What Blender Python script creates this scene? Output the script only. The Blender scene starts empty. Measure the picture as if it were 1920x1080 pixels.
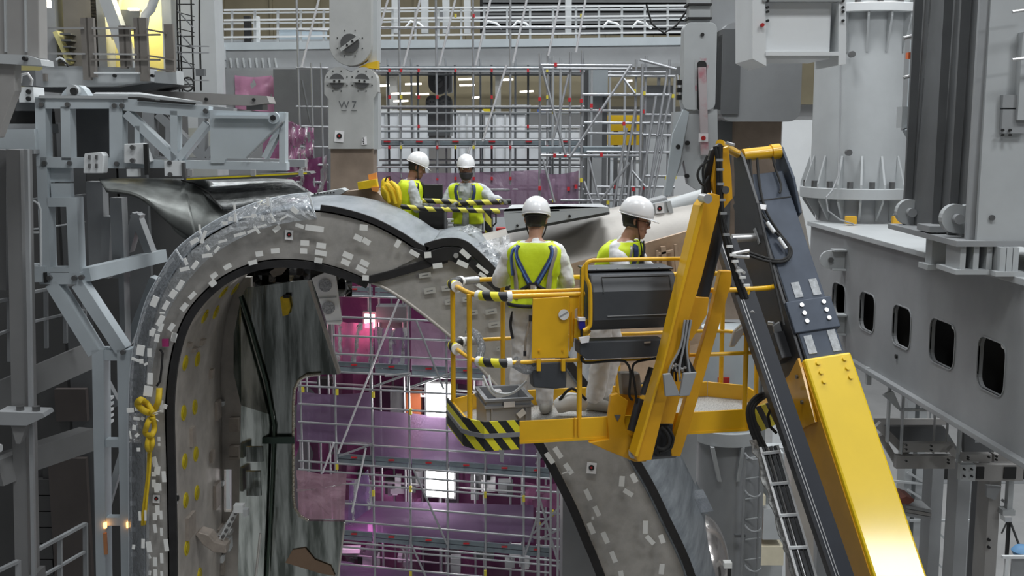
import bpy, bmesh, math, random
from math import sin, cos, pi, atan, tan, radians, sqrt, atan2
from mathutils import Vector, Matrix, Quaternion
from mathutils.geometry import tessellate_polygon, intersect_ray_tri
random.seed(7)
S = bpy.context.scene
C = S.collection
V = Vector

# ------------------------------------------------------------------ camera
FPX = 2100.0                      # focal length in pixels of a 1920 px wide frame
PITCH = atan(300.0 / FPX)         # looking a little down, horizon near row 240
CAM = V((0, 0, 13.0))
cd = bpy.data.cameras.new('camera')
cd.sensor_width = 36.0
cd.lens = 36.0 * FPX / 1920.0
cd.clip_end = 300
co = bpy.data.objects.new('camera', cd)
co.location = CAM
co.rotation_euler = (pi / 2 - PITCH, 0, 0)
C.objects.link(co)
S.camera = co

# ------------------------------------------------------------------ light
S.view_settings.view_transform = 'Standard'
S.view_settings.look = 'None'
S.view_settings.gamma = 1.0
S.view_settings.use_curve_mapping = False
S.view_settings.exposure = 0.0
W = bpy.data.worlds.new('hall_ambient')
S.world = W
W.use_nodes = True
W.node_tree.nodes['Background'].inputs[0].default_value = (0.93, 0.96, 1.0, 1)
W.node_tree.nodes['Background'].inputs[1].default_value = 0.115

def area_light(name, loc, size, size_y, energy, col=(1, 1, 1), rot=(0, 0, 0)):
    d = bpy.data.lights.new(name, 'AREA')
    d.shape = 'RECTANGLE'; d.size = size; d.size_y = size_y
    d.energy = energy; d.color = col
    o = bpy.data.objects.new(name, d)
    o.location = loc; o.rotation_euler = rot
    C.objects.link(o)
    return o
# rows of hall ceiling luminaires high above the crane
for i, (lx, ly, e) in enumerate([(-9, 2, 250), (0, 2, 1500), (10, 2, 1700), (-9, 14, 900), (1, 15, 2100), (11, 14, 2100),
                                 (-9, 28, 1500), (1, 28, 1700), (11, 28, 1800), (-6, 44, 1500), (10, 44, 1900), (19.4, -10.1, 2800)]):
    area_light('ceiling_luminaire_light', (lx, ly, 27), 5.0, 3.0, e * 0.68, (0.955, 0.985, 1.0))

# ------------------------------------------------------------------ pixel -> place
_cp, _sp = cos(PITCH), sin(PITCH)
def ray(px, py):
    u = (px - 960.0) / FPX; v = (540.0 - py) / FPX
    return V((u, _cp + v * _sp, -_sp + v * _cp))
def P(px, py, Y):
    d = ray(px, py); return CAM + d * (Y / d.y)
def PZ(px, py, z):
    d = ray(px, py); return CAM + d * ((z - CAM.z) / d.z)
def PPL(px, py, p0, n):
    d = ray(px, py); return CAM + d * ((p0 - CAM).dot(n) / d.dot(n))
def mpp(Y):
    return Y / FPX            # metres for one pixel at distance Y

# ------------------------------------------------------------------ materials
MATS = {}
def mat(name, col, rough=0.5, metal=0.0, var=0.06, scale=3.0, bump=0.0, bscale=40.0, emit=None, estr=0.0,
        trans=0.0, alpha=1.0, stretch=(1, 1, 1), coat=0.0, col2=None, c2pos=(0.45, 0.65), rvar=0.0, spec=0.5):
    if name in MATS: return MATS[name]
    m = bpy.data.materials.new(name); m.use_nodes = True
    nt = m.node_tree; N = nt.nodes; L = nt.links
    b = N['Principled BSDF']
    b.inputs['Roughness'].default_value = rough
    b.inputs['Metallic'].default_value = metal
    b.inputs['Base Color'].default_value = (*col, 1)
    b.inputs['Specular IOR Level'].default_value = spec
    if coat: b.inputs['Coat Weight'].default_value = coat; b.inputs['Coat Roughness'].default_value = 0.115
    if trans: b.inputs['Transmission Weight'].default_value = trans
    if alpha < 1: b.inputs['Alpha'].default_value = alpha
    if emit: b.inputs['Emission Color'].default_value = (*emit, 1); b.inputs['Emission Strength'].default_value = estr
    if var or bump or col2:
        tc = N.new('ShaderNodeNewGeometry'); mp = N.new('ShaderNodeMapping'); mp.inputs['Scale'].default_value = stretch
        L.new(tc.outputs['Position'], mp.inputs['Vector'])
        n = N.new('ShaderNodeTexNoise'); n.inputs['Scale'].default_value = scale; n.inputs['Detail'].default_value = 5
        n.inputs['Roughness'].default_value = 0.6
        L.new(mp.outputs['Vector'], n.inputs['Vector'])
        r = N.new('ShaderNodeValToRGB')
        if col2:
            r.color_ramp.elements[0].position = c2pos[0]; r.color_ramp.elements[1].position = c2pos[1]
            r.color_ramp.elements[0].color = (*col, 1); r.color_ramp.elements[1].color = (*col2, 1)
        else:
            r.color_ramp.elements[0].position = 0.3; r.color_ramp.elements[1].position = 0.7
            r.color_ramp.elements[0].color = (*[max(0, c * (1 - var * 1.6)) for c in col], 1)
            r.color_ramp.elements[1].color = (*[min(1, c * (1 + var)) for c in col], 1)
        L.new(n.outputs['Fac'], r.inputs['Fac']); L.new(r.outputs['Color'], b.inputs['Base Color'])
        if rvar:
            mr = N.new('ShaderNodeMapRange')
            mr.inputs['To Min'].default_value = max(0.03, rough - rvar); mr.inputs['To Max'].default_value = min(1, rough + rvar)
            L.new(n.outputs['Fac'], mr.inputs['Value']); L.new(mr.outputs['Result'], b.inputs['Roughness'])
        if bump:
            n2 = N.new('ShaderNodeTexNoise'); n2.inputs['Scale'].default_value = bscale; n2.inputs['Detail'].default_value = 3
            L.new(mp.outputs['Vector'], n2.inputs['Vector'])
            bp = N.new('ShaderNodeBump'); bp.inputs['Strength'].default_value = bump; bp.inputs['Distance'].default_value = 0.02
            L.new(n2.outputs['Fac'], bp.inputs['Height']); L.new(bp.outputs['Normal'], b.inputs['Normal'])
    MATS[name] = m
    return m

def stripe_mat(name, c1, c2, axis, freq, rough=0.45):
    """diagonal hazard stripes, printed on the tape"""
    if name in MATS: return MATS[name]
    m = bpy.data.materials.new(name); m.use_nodes = True
    nt = m.node_tree; N = nt.nodes; L = nt.links; b = N['Principled BSDF']; b.inputs['Roughness'].default_value = rough
    g = N.new('ShaderNodeNewGeometry'); d = N.new('ShaderNodeVectorMath'); d.operation = 'DOT_PRODUCT'
    d.inputs[1].default_value = axis; L.new(g.outputs['Position'], d.inputs[0])
    k = N.new('ShaderNodeMath'); k.operation = 'MULTIPLY'; k.inputs[1].default_value = freq; L.new(d.outputs['Value'], k.inputs[0])
    f = N.new('ShaderNodeMath'); f.operation = 'FRACT'; L.new(k.outputs[0], f.inputs[0])
    gt = N.new('ShaderNodeMath'); gt.operation = 'GREATER_THAN'; gt.inputs[1].default_value = 0.48; L.new(f.outputs[0], gt.inputs[0])
    mx = N.new('ShaderNodeMix'); mx.data_type = 'RGBA'; mx.inputs['A'].default_value = (*c1, 1); mx.inputs['B'].default_value = (*c2, 1)
    L.new(gt.outputs[0], mx.inputs['Factor']); L.new(mx.outputs['Result'], b.inputs['Base Color'])
    MATS[name] = m
    return m

def film_mat(name, col, opaq, rough=0.25, bump=0.5, bscale=9.0, transl=0.5):
    """thin plastic film: part see-through, part milky, glossy wrinkles"""
    if name in MATS: return MATS[name]
    m = bpy.data.materials.new(name); m.use_nodes = True
    nt = m.node_tree; N = nt.nodes; L = nt.links
    for n in list(N): N.remove(n)
    out = N.new('ShaderNodeOutputMaterial')
    tr = N.new('ShaderNodeBsdfTransparent'); tr.inputs[0].default_value = (*[min(1, .35 + .65 * c ** 0.5) for c in col], 1)
    di = N.new('ShaderNodeBsdfDiffuse'); di.inputs[0].default_value = (*col, 1)
    tl = N.new('ShaderNodeBsdfTranslucent'); tl.inputs[0].default_value = (*col, 1)
    gl = N.new('ShaderNodeBsdfGlossy'); gl.inputs[0].default_value = (1, 1, 1, 1); gl.inputs['Roughness'].default_value = rough
    geo = N.new('ShaderNodeNewGeometry')
    nz = N.new('ShaderNodeTexNoise'); nz.inputs['Scale'].default_value = bscale; nz.inputs['Detail'].default_value = 4
    nz.inputs['Distortion'].default_value = 1.2
    L.new(geo.outputs['Position'], nz.inputs['Vector'])
    bp = N.new('ShaderNodeBump'); bp.inputs['Strength'].default_value = bump; bp.inputs['Distance'].default_value = 0.06
    L.new(nz.outputs['Fac'], bp.inputs['Height'])
    for s in (di, tl, gl): L.new(bp.outputs['Normal'], s.inputs['Normal'])
    m1 = N.new('ShaderNodeMixShader'); m1.inputs[0].default_value = transl; L.new(di.outputs[0], m1.inputs[1]); L.new(tl.outputs[0], m1.inputs[2])
    m2 = N.new('ShaderNodeMixShader'); m2.inputs[0].default_value = opaq; L.new(tr.outputs[0], m2.inputs[1]); L.new(m1.outputs[0], m2.inputs[2])
    m3 = N.new('ShaderNodeMixShader'); fr = N.new('ShaderNodeFresnel'); fr.inputs[0].default_value = 1.45
    L.new(bp.outputs['Normal'], fr.inputs['Normal'])
    L.new(fr.outputs[0], m3.inputs[0]); L.new(m2.outputs[0], m3.inputs[1]); L.new(gl.outputs[0], m3.inputs[2])
    L.new(m3.outputs[0], out.inputs[0])
    MATS[name] = m
    return m

G_LIGHT = mat('grey_paint_light', (0.47, 0.49, 0.50), 0.45, var=0.05, scale=1.5)
G_BLUE = mat('grey_paint_bluish', (0.50, 0.55, 0.58), 0.45, var=0.05, scale=1.5)
G_MID = mat('grey_paint_mid', (0.32, 0.33, 0.34), 0.5, var=0.06, scale=1.5)
G_WARM = mat('grey_paint_warm', (0.33, 0.32, 0.31), 0.5, var=0.06, scale=1.5)
G_SHADE = mat('grey_paint_left_shaded', (0.20, 0.20, 0.20), 0.55, var=0.06, scale=1.5)  # darker grey: shade on the left steelwork is put into the colour
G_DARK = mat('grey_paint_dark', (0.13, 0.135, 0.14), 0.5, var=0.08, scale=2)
G_WHITE = mat('white_paint', (0.76, 0.78, 0.79), 0.4, var=0.03, scale=1.5)
TAN = mat('tan_metal', (0.36, 0.28, 0.22), 0.5, 0.2, var=0.12, scale=3)
BLACK = mat('black_rubber', (0.018, 0.017, 0.018), 0.55, var=0.2, scale=8)
BOLT = mat('bolt_steel', (0.22, 0.22, 0.22), 0.35, 0.8, var=0)
HOLE = mat('bolt_hole_black', (0.015, 0.015, 0.015), 0.7, var=0)
STEEL = mat('weathered_steel', (0.47, 0.45, 0.425), 0.42, 0.25, var=0.16, scale=5, bump=0.05, bscale=60, rvar=0.12,
            col2=(0.33, 0.315, 0.295), c2pos=(0.4, 0.75))
BRUSH = mat('brushed_steel', (0.33, 0.36, 0.39), 0.42, 0.35, scale=3.5, stretch=(1.0, 0.25, 3.0), bump=0.12, bscale=25, rvar=0.15,
            col2=(0.16, 0.18, 0.20), c2pos=(0.35, 0.7))
WALLST = mat('inner_wall_steel', (0.50, 0.465, 0.43), 0.45, 0.25, var=0.14, scale=4, bump=0.04)
MIRROR = mat('mirror_steel', (0.13, 0.145, 0.13), 0.16, 1.0, scale=1.5, stretch=(5.0, 2.0, 0.55), bump=0.3, bscale=1.6, col2=(0.52, 0.55, 0.52), c2pos=(0.40, 0.62))  # light and dark vertical streaks are reflections painted into the colour
SHELLM = mat('dull_mirror_shell', (0.11, 0.115, 0.11), 0.48, 0.6, scale=2.0, bump=0.2, bscale=2.0, col2=(0.22, 0.235, 0.225), c2pos=(0.4, 0.65))
TUBE = mat('galvanised_tube', (0.42, 0.43, 0.45), 0.38, 0.6, var=0.05, scale=8)
BTUBE = mat('bright_alu_tube', (0.72, 0.72, 0.74), 0.35, 0.3, var=0.03)
DECK = mat('scaffold_deck_steel', (0.26, 0.31, 0.34), 0.45, 0.4, var=0.08, scale=6)
YEL = mat('lift_yellow', (0.84, 0.47, 0.012), 0.36, var=0.05, scale=4, coat=0.4)
YELB = mat('boom_yellow', (0.88, 0.60, 0.008), 0.42, var=0.03, scale=3, coat=0.7)
ORG = mat('jib_orange_yellow', (0.74, 0.37, 0.010), 0.40, var=0.06, scale=4, coat=0.3)
CHAR = mat('boom_charcoal', (0.075, 0.092, 0.125), 0.55, var=0.1, scale=4, spec=0.3)
RAILM = mat('rail_dark_navy', (0.020, 0.024, 0.034), 0.45, var=0.1, scale=4)
CHARB = mat('boom_black', (0.028, 0.029, 0.033), 0.4, var=0.15, scale=5)
PLAST = mat('console_plastic', (0.055, 0.06, 0.068), 0.45, var=0.06, scale=6)
ALU = mat('aluminium', (0.62, 0.62, 0.62), 0.35, 0.7, var=0.05)
WTAPE = mat('white_tape', (0.82, 0.82, 0.80), 0.6, var=0.03)
PAPER = mat('white_paper', (0.85, 0.84, 0.85), 0.7, var=0.02)
RED = mat('red_mark', (0.45, 0.02, 0.02), 0.5, var=0.05)
YPLUG = mat('yellow_plug', (0.62, 0.50, 0.01), 0.5, var=0.08)
HAZ = stripe_mat('hazard_tape_diagonal', (0.80, 0.72, 0.03), (0.02, 0.02, 0.02), (1.0, 0.25, 0.75), 7.2)
HAZ2 = stripe_mat('hazard_foam_wrap', (0.80, 0.72, 0.03), (0.02, 0.02, 0.02), (1.0, -0.4, 0.55), 7.0)
HAZ3 = stripe_mat('hazard_rail_tape', (0.72, 0.66, 0.08), (0.02, 0.02, 0.02), (1.0, 0.2, 0.9), 5.2)

# ------------------------------------------------------------------ mesh helpers
WM = {}                              # full world matrix of scaled pieces
OR = {}                              # world origin of every object, by name
def frame(d, up=V((0, 0, 1))):
    d = d.normalized()
    if abs(d.dot(up)) > 0.98: up = V((0, 1, 0)) if abs(d.y) < 0.9 else V((1, 0, 0))
    x = d.cross(up).normalized(); y = x.cross(d).normalized()
    return x, y, d

class MB:
    def __init__(s): s.v = []; s.f = []
    def add(s, vs, fs):
        n = len(s.v); s.v += [V(v) for v in vs]; s.f += [tuple(i + n for i in f) for f in fs]
        return s
    def box(s, lo, hi):
        x0, y0, z0 = lo; x1, y1, z1 = hi
        return s.add([(x0, y0, z0), (x1, y0, z0), (x1, y1, z0), (x0, y1, z0), (x0, y0, z1), (x1, y0, z1), (x1, y1, z1), (x0, y1, z1)],
                     [(0, 3, 2, 1), (4, 5, 6, 7), (0, 1, 5, 4), (1, 2, 6, 5), (2, 3, 7, 6), (3, 0, 4, 7)])
    def beam(s, a, b, w, h, up=V((0, 0, 1))):
        x, y, d = frame(b - a, up)
        q = [a + x * (sx * w / 2) + y * (sy * h / 2) for sx, sy in ((-1, -1), (1, -1), (1, 1), (-1, 1))]
        r = [p + (b - a) for p in q]
        return s.add(q + r, [(0, 3, 2, 1), (4, 5, 6, 7), (0, 1, 5, 4), (1, 2, 6, 5), (2, 3, 7, 6), (3, 0, 4, 7)])
    def tube(s, pts, r, seg=8, cap=True):
        pts = [V(p) for p in pts]; n = len(pts)
        rr = r if isinstance(r, (list, tuple)) else [r] * n
        tang = []
        for i in range(n):
            t = (pts[min(i + 1, n - 1)] - pts[max(i - 1, 0)]); tang.append(t.normalized() if t.length > 1e-9 else V((0, 0, 1)))
        x, y, _ = frame(tang[0]); vs = []; fs = []
        for i in range(n):
            if i: 
                q = tang[i - 1].rotation_difference(tang[i]); x = q @ x; y = q @ y
            for k in range(seg):
                a = 2 * pi * k / seg; vs.append(pts[i] + (x * cos(a) + y * sin(a)) * rr[i])
        for i in range(n - 1):
            for k in range(seg):
                k2 = (k + 1) % seg
                fs.append((i * seg + k, i * seg + k2, (i + 1) * seg + k2, (i + 1) * seg + k))
        if cap: fs.append(tuple(range(seg - 1, -1, -1))); fs.append(tuple((n - 1) * seg + k for k in range(seg)))
        return s.add(vs, fs)
    def prism(s, pts, vec, holes=()):
        loops = [[V(p) for p in pts]] + [[V(p) for p in h] for h in holes]
        vec = V(vec); flat = [p for l in loops for p in l]; n = len(flat)
        tris = tessellate_polygon(loops)
        fs = []
        for t in tris:
            fs.append(tuple(t)); fs.append(tuple(i + n for i in reversed(t)))
        o = 0
        for l in loops:
            m = len(l)
            for i in range(m):
                j = (i + 1) % m; fs.append((o + i, o + j, o + j + n, o + i + n))
            o += m
        return s.add(flat + [p + vec for p in flat], fs)
    def lathe(s, prof, c, seg=32, axis=V((0, 0, 1))):
        x, y, d = frame(V(axis)); c = V(c); vs = []; fs = []; n = len(prof)
        for (r, h) in prof:
            for k in range(seg):
                a = 2 * pi * k / seg; vs.append(c + d * h + (x * cos(a) + y * sin(a)) * max(r, 1e-4))
        for i in range(n - 1):
            for k in range(seg):
                k2 = (k + 1) % seg; fs.append((i * seg + k, i * seg + k2, (i + 1) * seg + k2, (i + 1) * seg + k))
        fs.append(tuple(range(seg - 1, -1, -1))); fs.append(tuple((n - 1) * seg + k for k in range(seg)))
        return s.add(vs, fs)
    def grid(s, rows):
        n = len(rows); m = len(rows[0]); vs = [p for r in rows for p in r]
        return s.add(vs, [(i * m + j, i * m + j + 1, (i + 1) * m + j + 1, (i + 1) * m + j) for i in range(n - 1) for j in range(m - 1)])
    def build(s, name, m, parent=None, smooth=False, bevel=0.0, solid=0.0, fixn=True):
        if parent is not None: org = OR[parent.name]
        else:
            xs = [v.x for v in s.v]; ys = [v.y for v in s.v]; zs = [v.z for v in s.v]
            org = V(((min(xs) + max(xs)) / 2, (min(ys) + max(ys)) / 2, min(zs)))
        me = bpy.data.meshes.new(name)
        me.from_pydata([v - org for v in s.v], [], s.f)
        if fixn:
            bm = bmesh.new(); bm.from_mesh(me); bmesh.ops.recalc_face_normals(bm, faces=bm.faces); bm.to_mesh(me); bm.free()
        if m: me.materials.append(m)
        if smooth:
            for p in me.polygons: p.use_smooth = True
            me.set_sharp_from_angle(angle=radians(40))
        o = bpy.data.objects.new(name, me); C.objects.link(o)
        OR[o.name] = org
        if parent is not None:
            o.parent = parent
            if parent.name in WM: o.matrix_parent_inverse = WM[parent.name].inverted(); o.location = org
        else: o.location = org
        if solid:
            md = o.modifiers.new('solid', 'SOLIDIFY'); md.thickness = solid; md.offset = 0
        if bevel:
            md = o.modifiers.new('bevel', 'BEVEL'); md.width = bevel; md.segments = 2; md.limit_method = 'ANGLE'; md.angle_limit = radians(50)
        return o

def tag(o, label, cat=None, group=None, kind=None):
    o['label'] = label
    if cat: o['category'] = cat
    if group: o['group'] = group
    if kind: o['kind'] = kind
    return o
def thing(name, label, cat, loc, group=None):
    o = bpy.data.objects.new(name, None); o.empty_display_size = 0.2; C.objects.link(o)
    o.location = loc; OR[o.name] = V(loc)
    return tag(o, label, cat, group)
def struct(o, label=None):
    o['kind'] = 'structure'
    if label: o['label'] = label
    return o

UNIT = {}
def unit_mesh(kind, m):
    k = (kind, m.name)
    if k in UNIT: return UNIT[k]
    b = MB()
    if kind == 'cube': b.box((-.5, -.5, -.5), (.5, .5, .5))
    elif kind == 'rod': b.tube([(0, 0, -.5), (0, 0, .5)], 1.0, 8)
    elif kind == 'cyl': b.tube([(0, 0, -.5), (0, 0, .5)], 1.0, 20)
    elif kind == 'hex': b.tube([(0, 0, -.5), (0, 0, .5)], 1.0, 6)
    elif kind == 'ball': b.lathe([(sin(pi * i / 8), -cos(pi * i / 8)) for i in range(9)], (0, 0, 0), 12)
    me = bpy.data.meshes.new(kind + '_piece'); me.from_pydata(b.v, [], b.f)
    bm = bmesh.new(); bm.from_mesh(me); bmesh.ops.recalc_face_normals(bm, faces=bm.faces); bm.to_mesh(me); bm.free()
    me.materials.append(m)
    if kind in ('rod', 'cyl', 'ball'):
        for p in me.polygons: p.use_smooth = True
        me.set_sharp_from_angle(angle=radians(50))
    UNIT[k] = me
    return me
def inst(name, kind, m, M, parent=None):
    o = bpy.data.objects.new(name, unit_mesh(kind, m)); C.objects.link(o)
    w = M.translation.copy()
    o.matrix_basis = M
    if parent is not None:
        o.parent = parent
        o.matrix_parent_inverse = WM[parent.name].inverted() if parent.name in WM else Matrix.Translation(-OR[parent.name])
    OR[o.name] = w; WM[o.name] = M.copy()
    return o
def fm(x, y, z, c):
    return Matrix(((x.x, y.x, z.x, c.x), (x.y, y.y, z.y, c.y), (x.z, y.z, z.z, c.z), (0, 0, 0, 1)))
def rod(name, a, b, r, m, parent=None, kind='rod'):
    x, y, d = frame(b - a); return inst(name, kind, m, fm(x * r, y * r, d * (b - a).length, (a + b) / 2), parent)
def bar(name, a, b, w, h, m, parent=None, up=V((0, 0, 1))):
    x, y, d = frame(b - a, up); return inst(name, 'cube', m, fm(x * w, y * h, d * (b - a).length, (a + b) / 2), parent)
def block(name, lo, hi, m, parent=None):
    lo = V(lo); hi = V(hi); s = hi - lo
    return inst(name, 'cube', m, fm(V((s.x, 0, 0)), V((0, s.y, 0)), V((0, 0, s.z)), (lo + hi) / 2), parent)
def disc(name, c, n, r, t, m, parent=None, kind='cyl'):
    n = V(n).normalized(); return rod(name, V(c) - n * t / 2, V(c) + n * t / 2, r, m, parent, kind)

def pbar(name, x1, y1, x2, y2, Y, wpx, dep, m, parent=None, Y2=None):
    """bar seen front-on: px ends at distance Y (front face), wpx wide in the picture plane, dep metres deep"""
    Y2 = Y if Y2 is None else Y2
    a = P(x1, y1, Y + dep / 2); b = P(x2, y2, Y2 + dep / 2)
    return bar(name, a, b, wpx * mpp((Y + Y2) / 2) * 1.01, dep, m, parent, up=V((0, 1, 0)))
def pbox(name, x0, y0, x1, y1, Y, dep, m, parent=None):
    a = P(x0, y1, Y); b = P(x1, y0, Y)
    return block(name, (a.x, Y, a.z), (b.x, Y + dep, b.z), m, parent)
def pplate(name, pts, Y, dep, m, parent=None, holes=(), bevel=0.0, vec=None):
    b = MB().prism([P(x, y, Y) for x, y in pts], vec if vec else (0, dep, 0), [[P(x, y, Y) for x, y in h] for h in holes])
    return b.build(name, m, parent, bevel=bevel)
def ptube(name, pts, Y, rpx, m, parent=None, seg=8, Ys=None):
    q = [P(x, y, (Ys[i] if Ys else Y)) for i, (x, y) in enumerate(pts)]
    return MB().tube(q, rpx * mpp(Y), seg).build(name, m, parent, smooth=True)
def spline(pts, n=6):
    """Catmull-Rom through 2-D or 3-D points"""
    pts = [V(p) for p in pts]; out = []
    for i in range(len(pts) - 1):
        p0 = pts[max(i - 1, 0)]; p1 = pts[i]; p2 = pts[i + 1]; p3 = pts[min(i + 2, len(pts) - 1)]
        for k in range(n):
            t = k / n
            out.append(0.5 * ((2 * p1) + (p2 - p0) * t + (2 * p0 - 5 * p1 + 4 * p2 - p3) * t * t + (3 * p1 - p0 - 3 * p2 + p3) * t ** 3))
    out.append(pts[-1]); return out
def rrect(x0, y0, x1, y1, r, n=5):
    out = []
    for cx, cy, a0 in ((x1 - r, y0 + r, -90), (x1 - r, y1 - r, 0), (x0 + r, y1 - r, 90), (x0 + r, y0 + r, 180)):
        for k in range(n + 1):
            a = radians(a0 + 90 * k / n); out.append((cx + r * cos(a), cy + r * sin(a)))
    return out
def fine_text(name, txt, c, size, m, parent, rx=pi / 2, rz=0.0, ext=0.001):
    cu = bpy.data.curves.new(name, 'FONT'); cu.body = txt; cu.size = size; cu.extrude = ext; cu.align_x = 'CENTER'; cu.align_y = 'CENTER'
    t = bpy.data.objects.new('tmp_text', cu); C.objects.link(t)
    bpy.context.view_layer.update()
    me = bpy.data.meshes.new_from_object(t.evaluated_get(bpy.context.evaluated_depsgraph_get()))
    bpy.data.objects.remove(t)
    me.materials.clear(); me.materials.append(m)
    o = bpy.data.objects.new(name, me); C.objects.link(o)
    o.parent = parent; o.location = V(c) - OR[parent.name]; o.rotation_euler = (rx, 0, rz); OR[o.name] = V(c)
    return o
# ================================================================== THE HALL
CONC = mat('hall_floor_concrete', (0.42, 0.42, 0.42), 0.5, var=0.08, scale=0.6)
WBACK = mat('hall_wall_white', (0.74, 0.75, 0.76), 0.7, var=0.03, scale=0.5)
OCHRE = mat('ochre_wall', (0.30, 0.26, 0.17), 0.7, var=0.08, scale=0.6)
YWALL = mat('yellow_lit_wall', (0.72, 0.66, 0.30), 0.7, var=0.08, scale=1.2)
LAMP = mat('lamp_tube_lit', (1, 1, 1), 0.5, var=0, emit=(1.0, 0.93, 0.75), estr=6.0)
LAMPW = mat('lamp_white_lit', (1, 1, 1), 0.5, var=0, emit=(1.0, 0.97, 0.95), estr=7.0)
struct(MB().box((-30, -16, -0.3), (34, 62, 0)).build('floor', CONC))
struct(MB().box((-30, 60, 0), (34, 60.4, 30)).build('wall_back', WBACK))
# ochre sheeting on the back wall behind the gantry, in separate panels
wo = struct(MB().box((-30, 58.6, 14.2), (34, 59.0, 30)).build('trim_1', OCHRE))
wo['label'] = 'ochre cladding band high on the far wall'
for i in range(26):
    block('cladding_rib', (-29.5 + i * 2.45, 58.45, 14.2), (-29.35 + i * 2.45, 58.6, 30), OCHRE, wo)
# dark louvre bank top right of the gantry
lv = thing('louvre_bank', 'dark louvre bank high on the wall behind the walkway', 'louvre', P(1120, 60, 50))
for i in range(9):
    y = -8 + i * 8
    pbox('louvre_blade', 905, y, 1300, y + 4.5, 50, .3, G_DARK, lv)
pbox('backing', 900, -10, 1305, 66, 50.4, .1, HOLE, lv)

# ---- left service building: dark wall behind the left steel frame
LW = mat('service_wall_shaded', (0.085, 0.085, 0.085), 0.6, var=0.08, scale=1.0)  # shade behind the left frame painted into the wall grey
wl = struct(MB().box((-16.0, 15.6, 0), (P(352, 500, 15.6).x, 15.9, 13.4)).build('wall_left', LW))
for k, (x, w) in enumerate([(95, 9), (150, 6), (205, 8), (262, 8)]):      # panel joints and pipes on it
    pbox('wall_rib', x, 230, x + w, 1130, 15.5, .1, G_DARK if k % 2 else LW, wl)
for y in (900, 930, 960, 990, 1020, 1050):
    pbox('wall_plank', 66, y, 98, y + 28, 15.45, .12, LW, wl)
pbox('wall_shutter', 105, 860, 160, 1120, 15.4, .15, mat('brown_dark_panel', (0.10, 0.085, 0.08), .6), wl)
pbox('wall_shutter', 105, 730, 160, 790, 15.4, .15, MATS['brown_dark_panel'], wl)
# yellow lit interior high on the left
yi = thing('lit_interior', 'yellow lit building bay behind the upper left platform', 'wall', P(210, 140, 24))
pbox('back_panel', 40, -30, 400, 240, 24, .2, YWALL, yi)
for x0, x1, m_ in ((130, 178, mat('brown_pillar', (.20, .185, .16), .5)), (182, 194, G_MID), (86, 100, G_MID), (312, 328, G_LIGHT), (330, 400, G_LIGHT)):
    pbox('pillar', x0, -30, x1, 240, 23, .5, m_, yi)
pbar('stair_stringer', 200, -5, 250, 130, 22.5, 22, .3, G_LIGHT, yi)
pbar('stair_stringer', 108, 60, 135, 120, 22.8, 8, .3, YWALL, yi)
pbar('slanted_beam', 225, -10, 200, 120, 23.3, 7, .2, G_DARK, yi)
ptube('pipe', [(292, -10), (282, 18), (272, 28), (268, 60)], 22.6, 9, G_LIGHT, yi, 12)
pbox('lamp_strip', 240, 15, 258, 19, 22.2, .1, LAMP, yi)
pbox('lamp_strip', 88, 0, 92, 14, 22.2, .1, LAMP, yi)
pbox('dark_duct', 228, 18, 262, 55, 22.9, .4, G_DARK, yi)
_l = bpy.data.lights.new('interior_lamp_glow', 'POINT'); _l.energy = 170; _l.color = (1, .86, .42); _l.shadow_soft_size = .5
_lo = bpy.data.objects.new('interior_lamp_glow', _l); _lo.location = P(250, 10, 23.2); C.objects.link(_lo)
for k in range(5): pbox('stair_tread', 112 + k * 3, 62 + k * 12, 132, 65 + k * 12, 22.7, .3, G_DARK, yi)

# ---- things in the hall behind the scaffold
WRAP = mat('white_wrapped_crate', (0.74, 0.77, 0.80), 0.6, var=0.05, scale=2, bump=0.2, bscale=3)
for i, (x0, y0, x1, y1, lab) in enumerate([
        (700, 212, 800, 335, 'white wrapped crate beside the tan lifting column'),
        (848, 212, 903, 340, 'narrow white wrapped crate right of the dark far link'),
        (910, 214, 985, 345, 'white wrapped crate near the middle of the upper scaffold'),
        (990, 240, 1085, 345, 'low white wrapped crate left of the dark pillar'),
        (1150, 300, 1255, 390, 'white wrapped crate at the foot of the right scaffold tower')]):
    t = thing('wrapped_crate', lab, 'crate', P((x0 + x1) / 2, y1, 36), 'wrapped crates behind the scaffold')
    zb = 0.0
    a = P(x0, y1, 36); b = P(x1, y0, 36)
    block('crate_body', (a.x, 36, 0), (b.x, 38, b.z), WRAP, t)
    for k in range(1, 4):
        xx = a.x + (b.x - a.x) * k / 4
        block('batten', (xx - .03, 35.95, a.z - .8), (xx + .03, 36.0, b.z), G_LIGHT, t)
    block('lid', (a.x - .04, 35.94, b.z), (b.x + .04, 38.05, b.z + .08), G_WHITE, t)
bw = thing('storage_mezzanine', 'dim storage mezzanine with lamps behind the upper scaffold', 'mezzanine', P(900, 200, 44))
pbox('rear_panel', 690, 130, 1300, 214, 45, .2, OCHRE, bw)
pbox('rear_panel', 1140, 200, 1300, 330, 45, .2, G_MID, bw)
pbox('ceiling_beam', 690, 118, 1300, 140, 43, .5, G_DARK, bw)
for x in (735, 930, 1095, 1225): pbox('post', x, 130, x + 9, 880, 43.5, .3, G_MID, bw)
for (x0, x1, y) in ((734, 770, 176), (738, 765, 190), (780, 804, 177), (862, 890, 160), (860, 884, 149), (885, 902, 183), (760, 790, 158),
                    (940, 962, 150), (700, 730, 161), (1170, 1185, 152), (975, 1000, 172)):
    pbar('lamp_strip', x0, y, x1, y - 1, 42.5, 3.2, .1, LAMP, bw)
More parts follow.
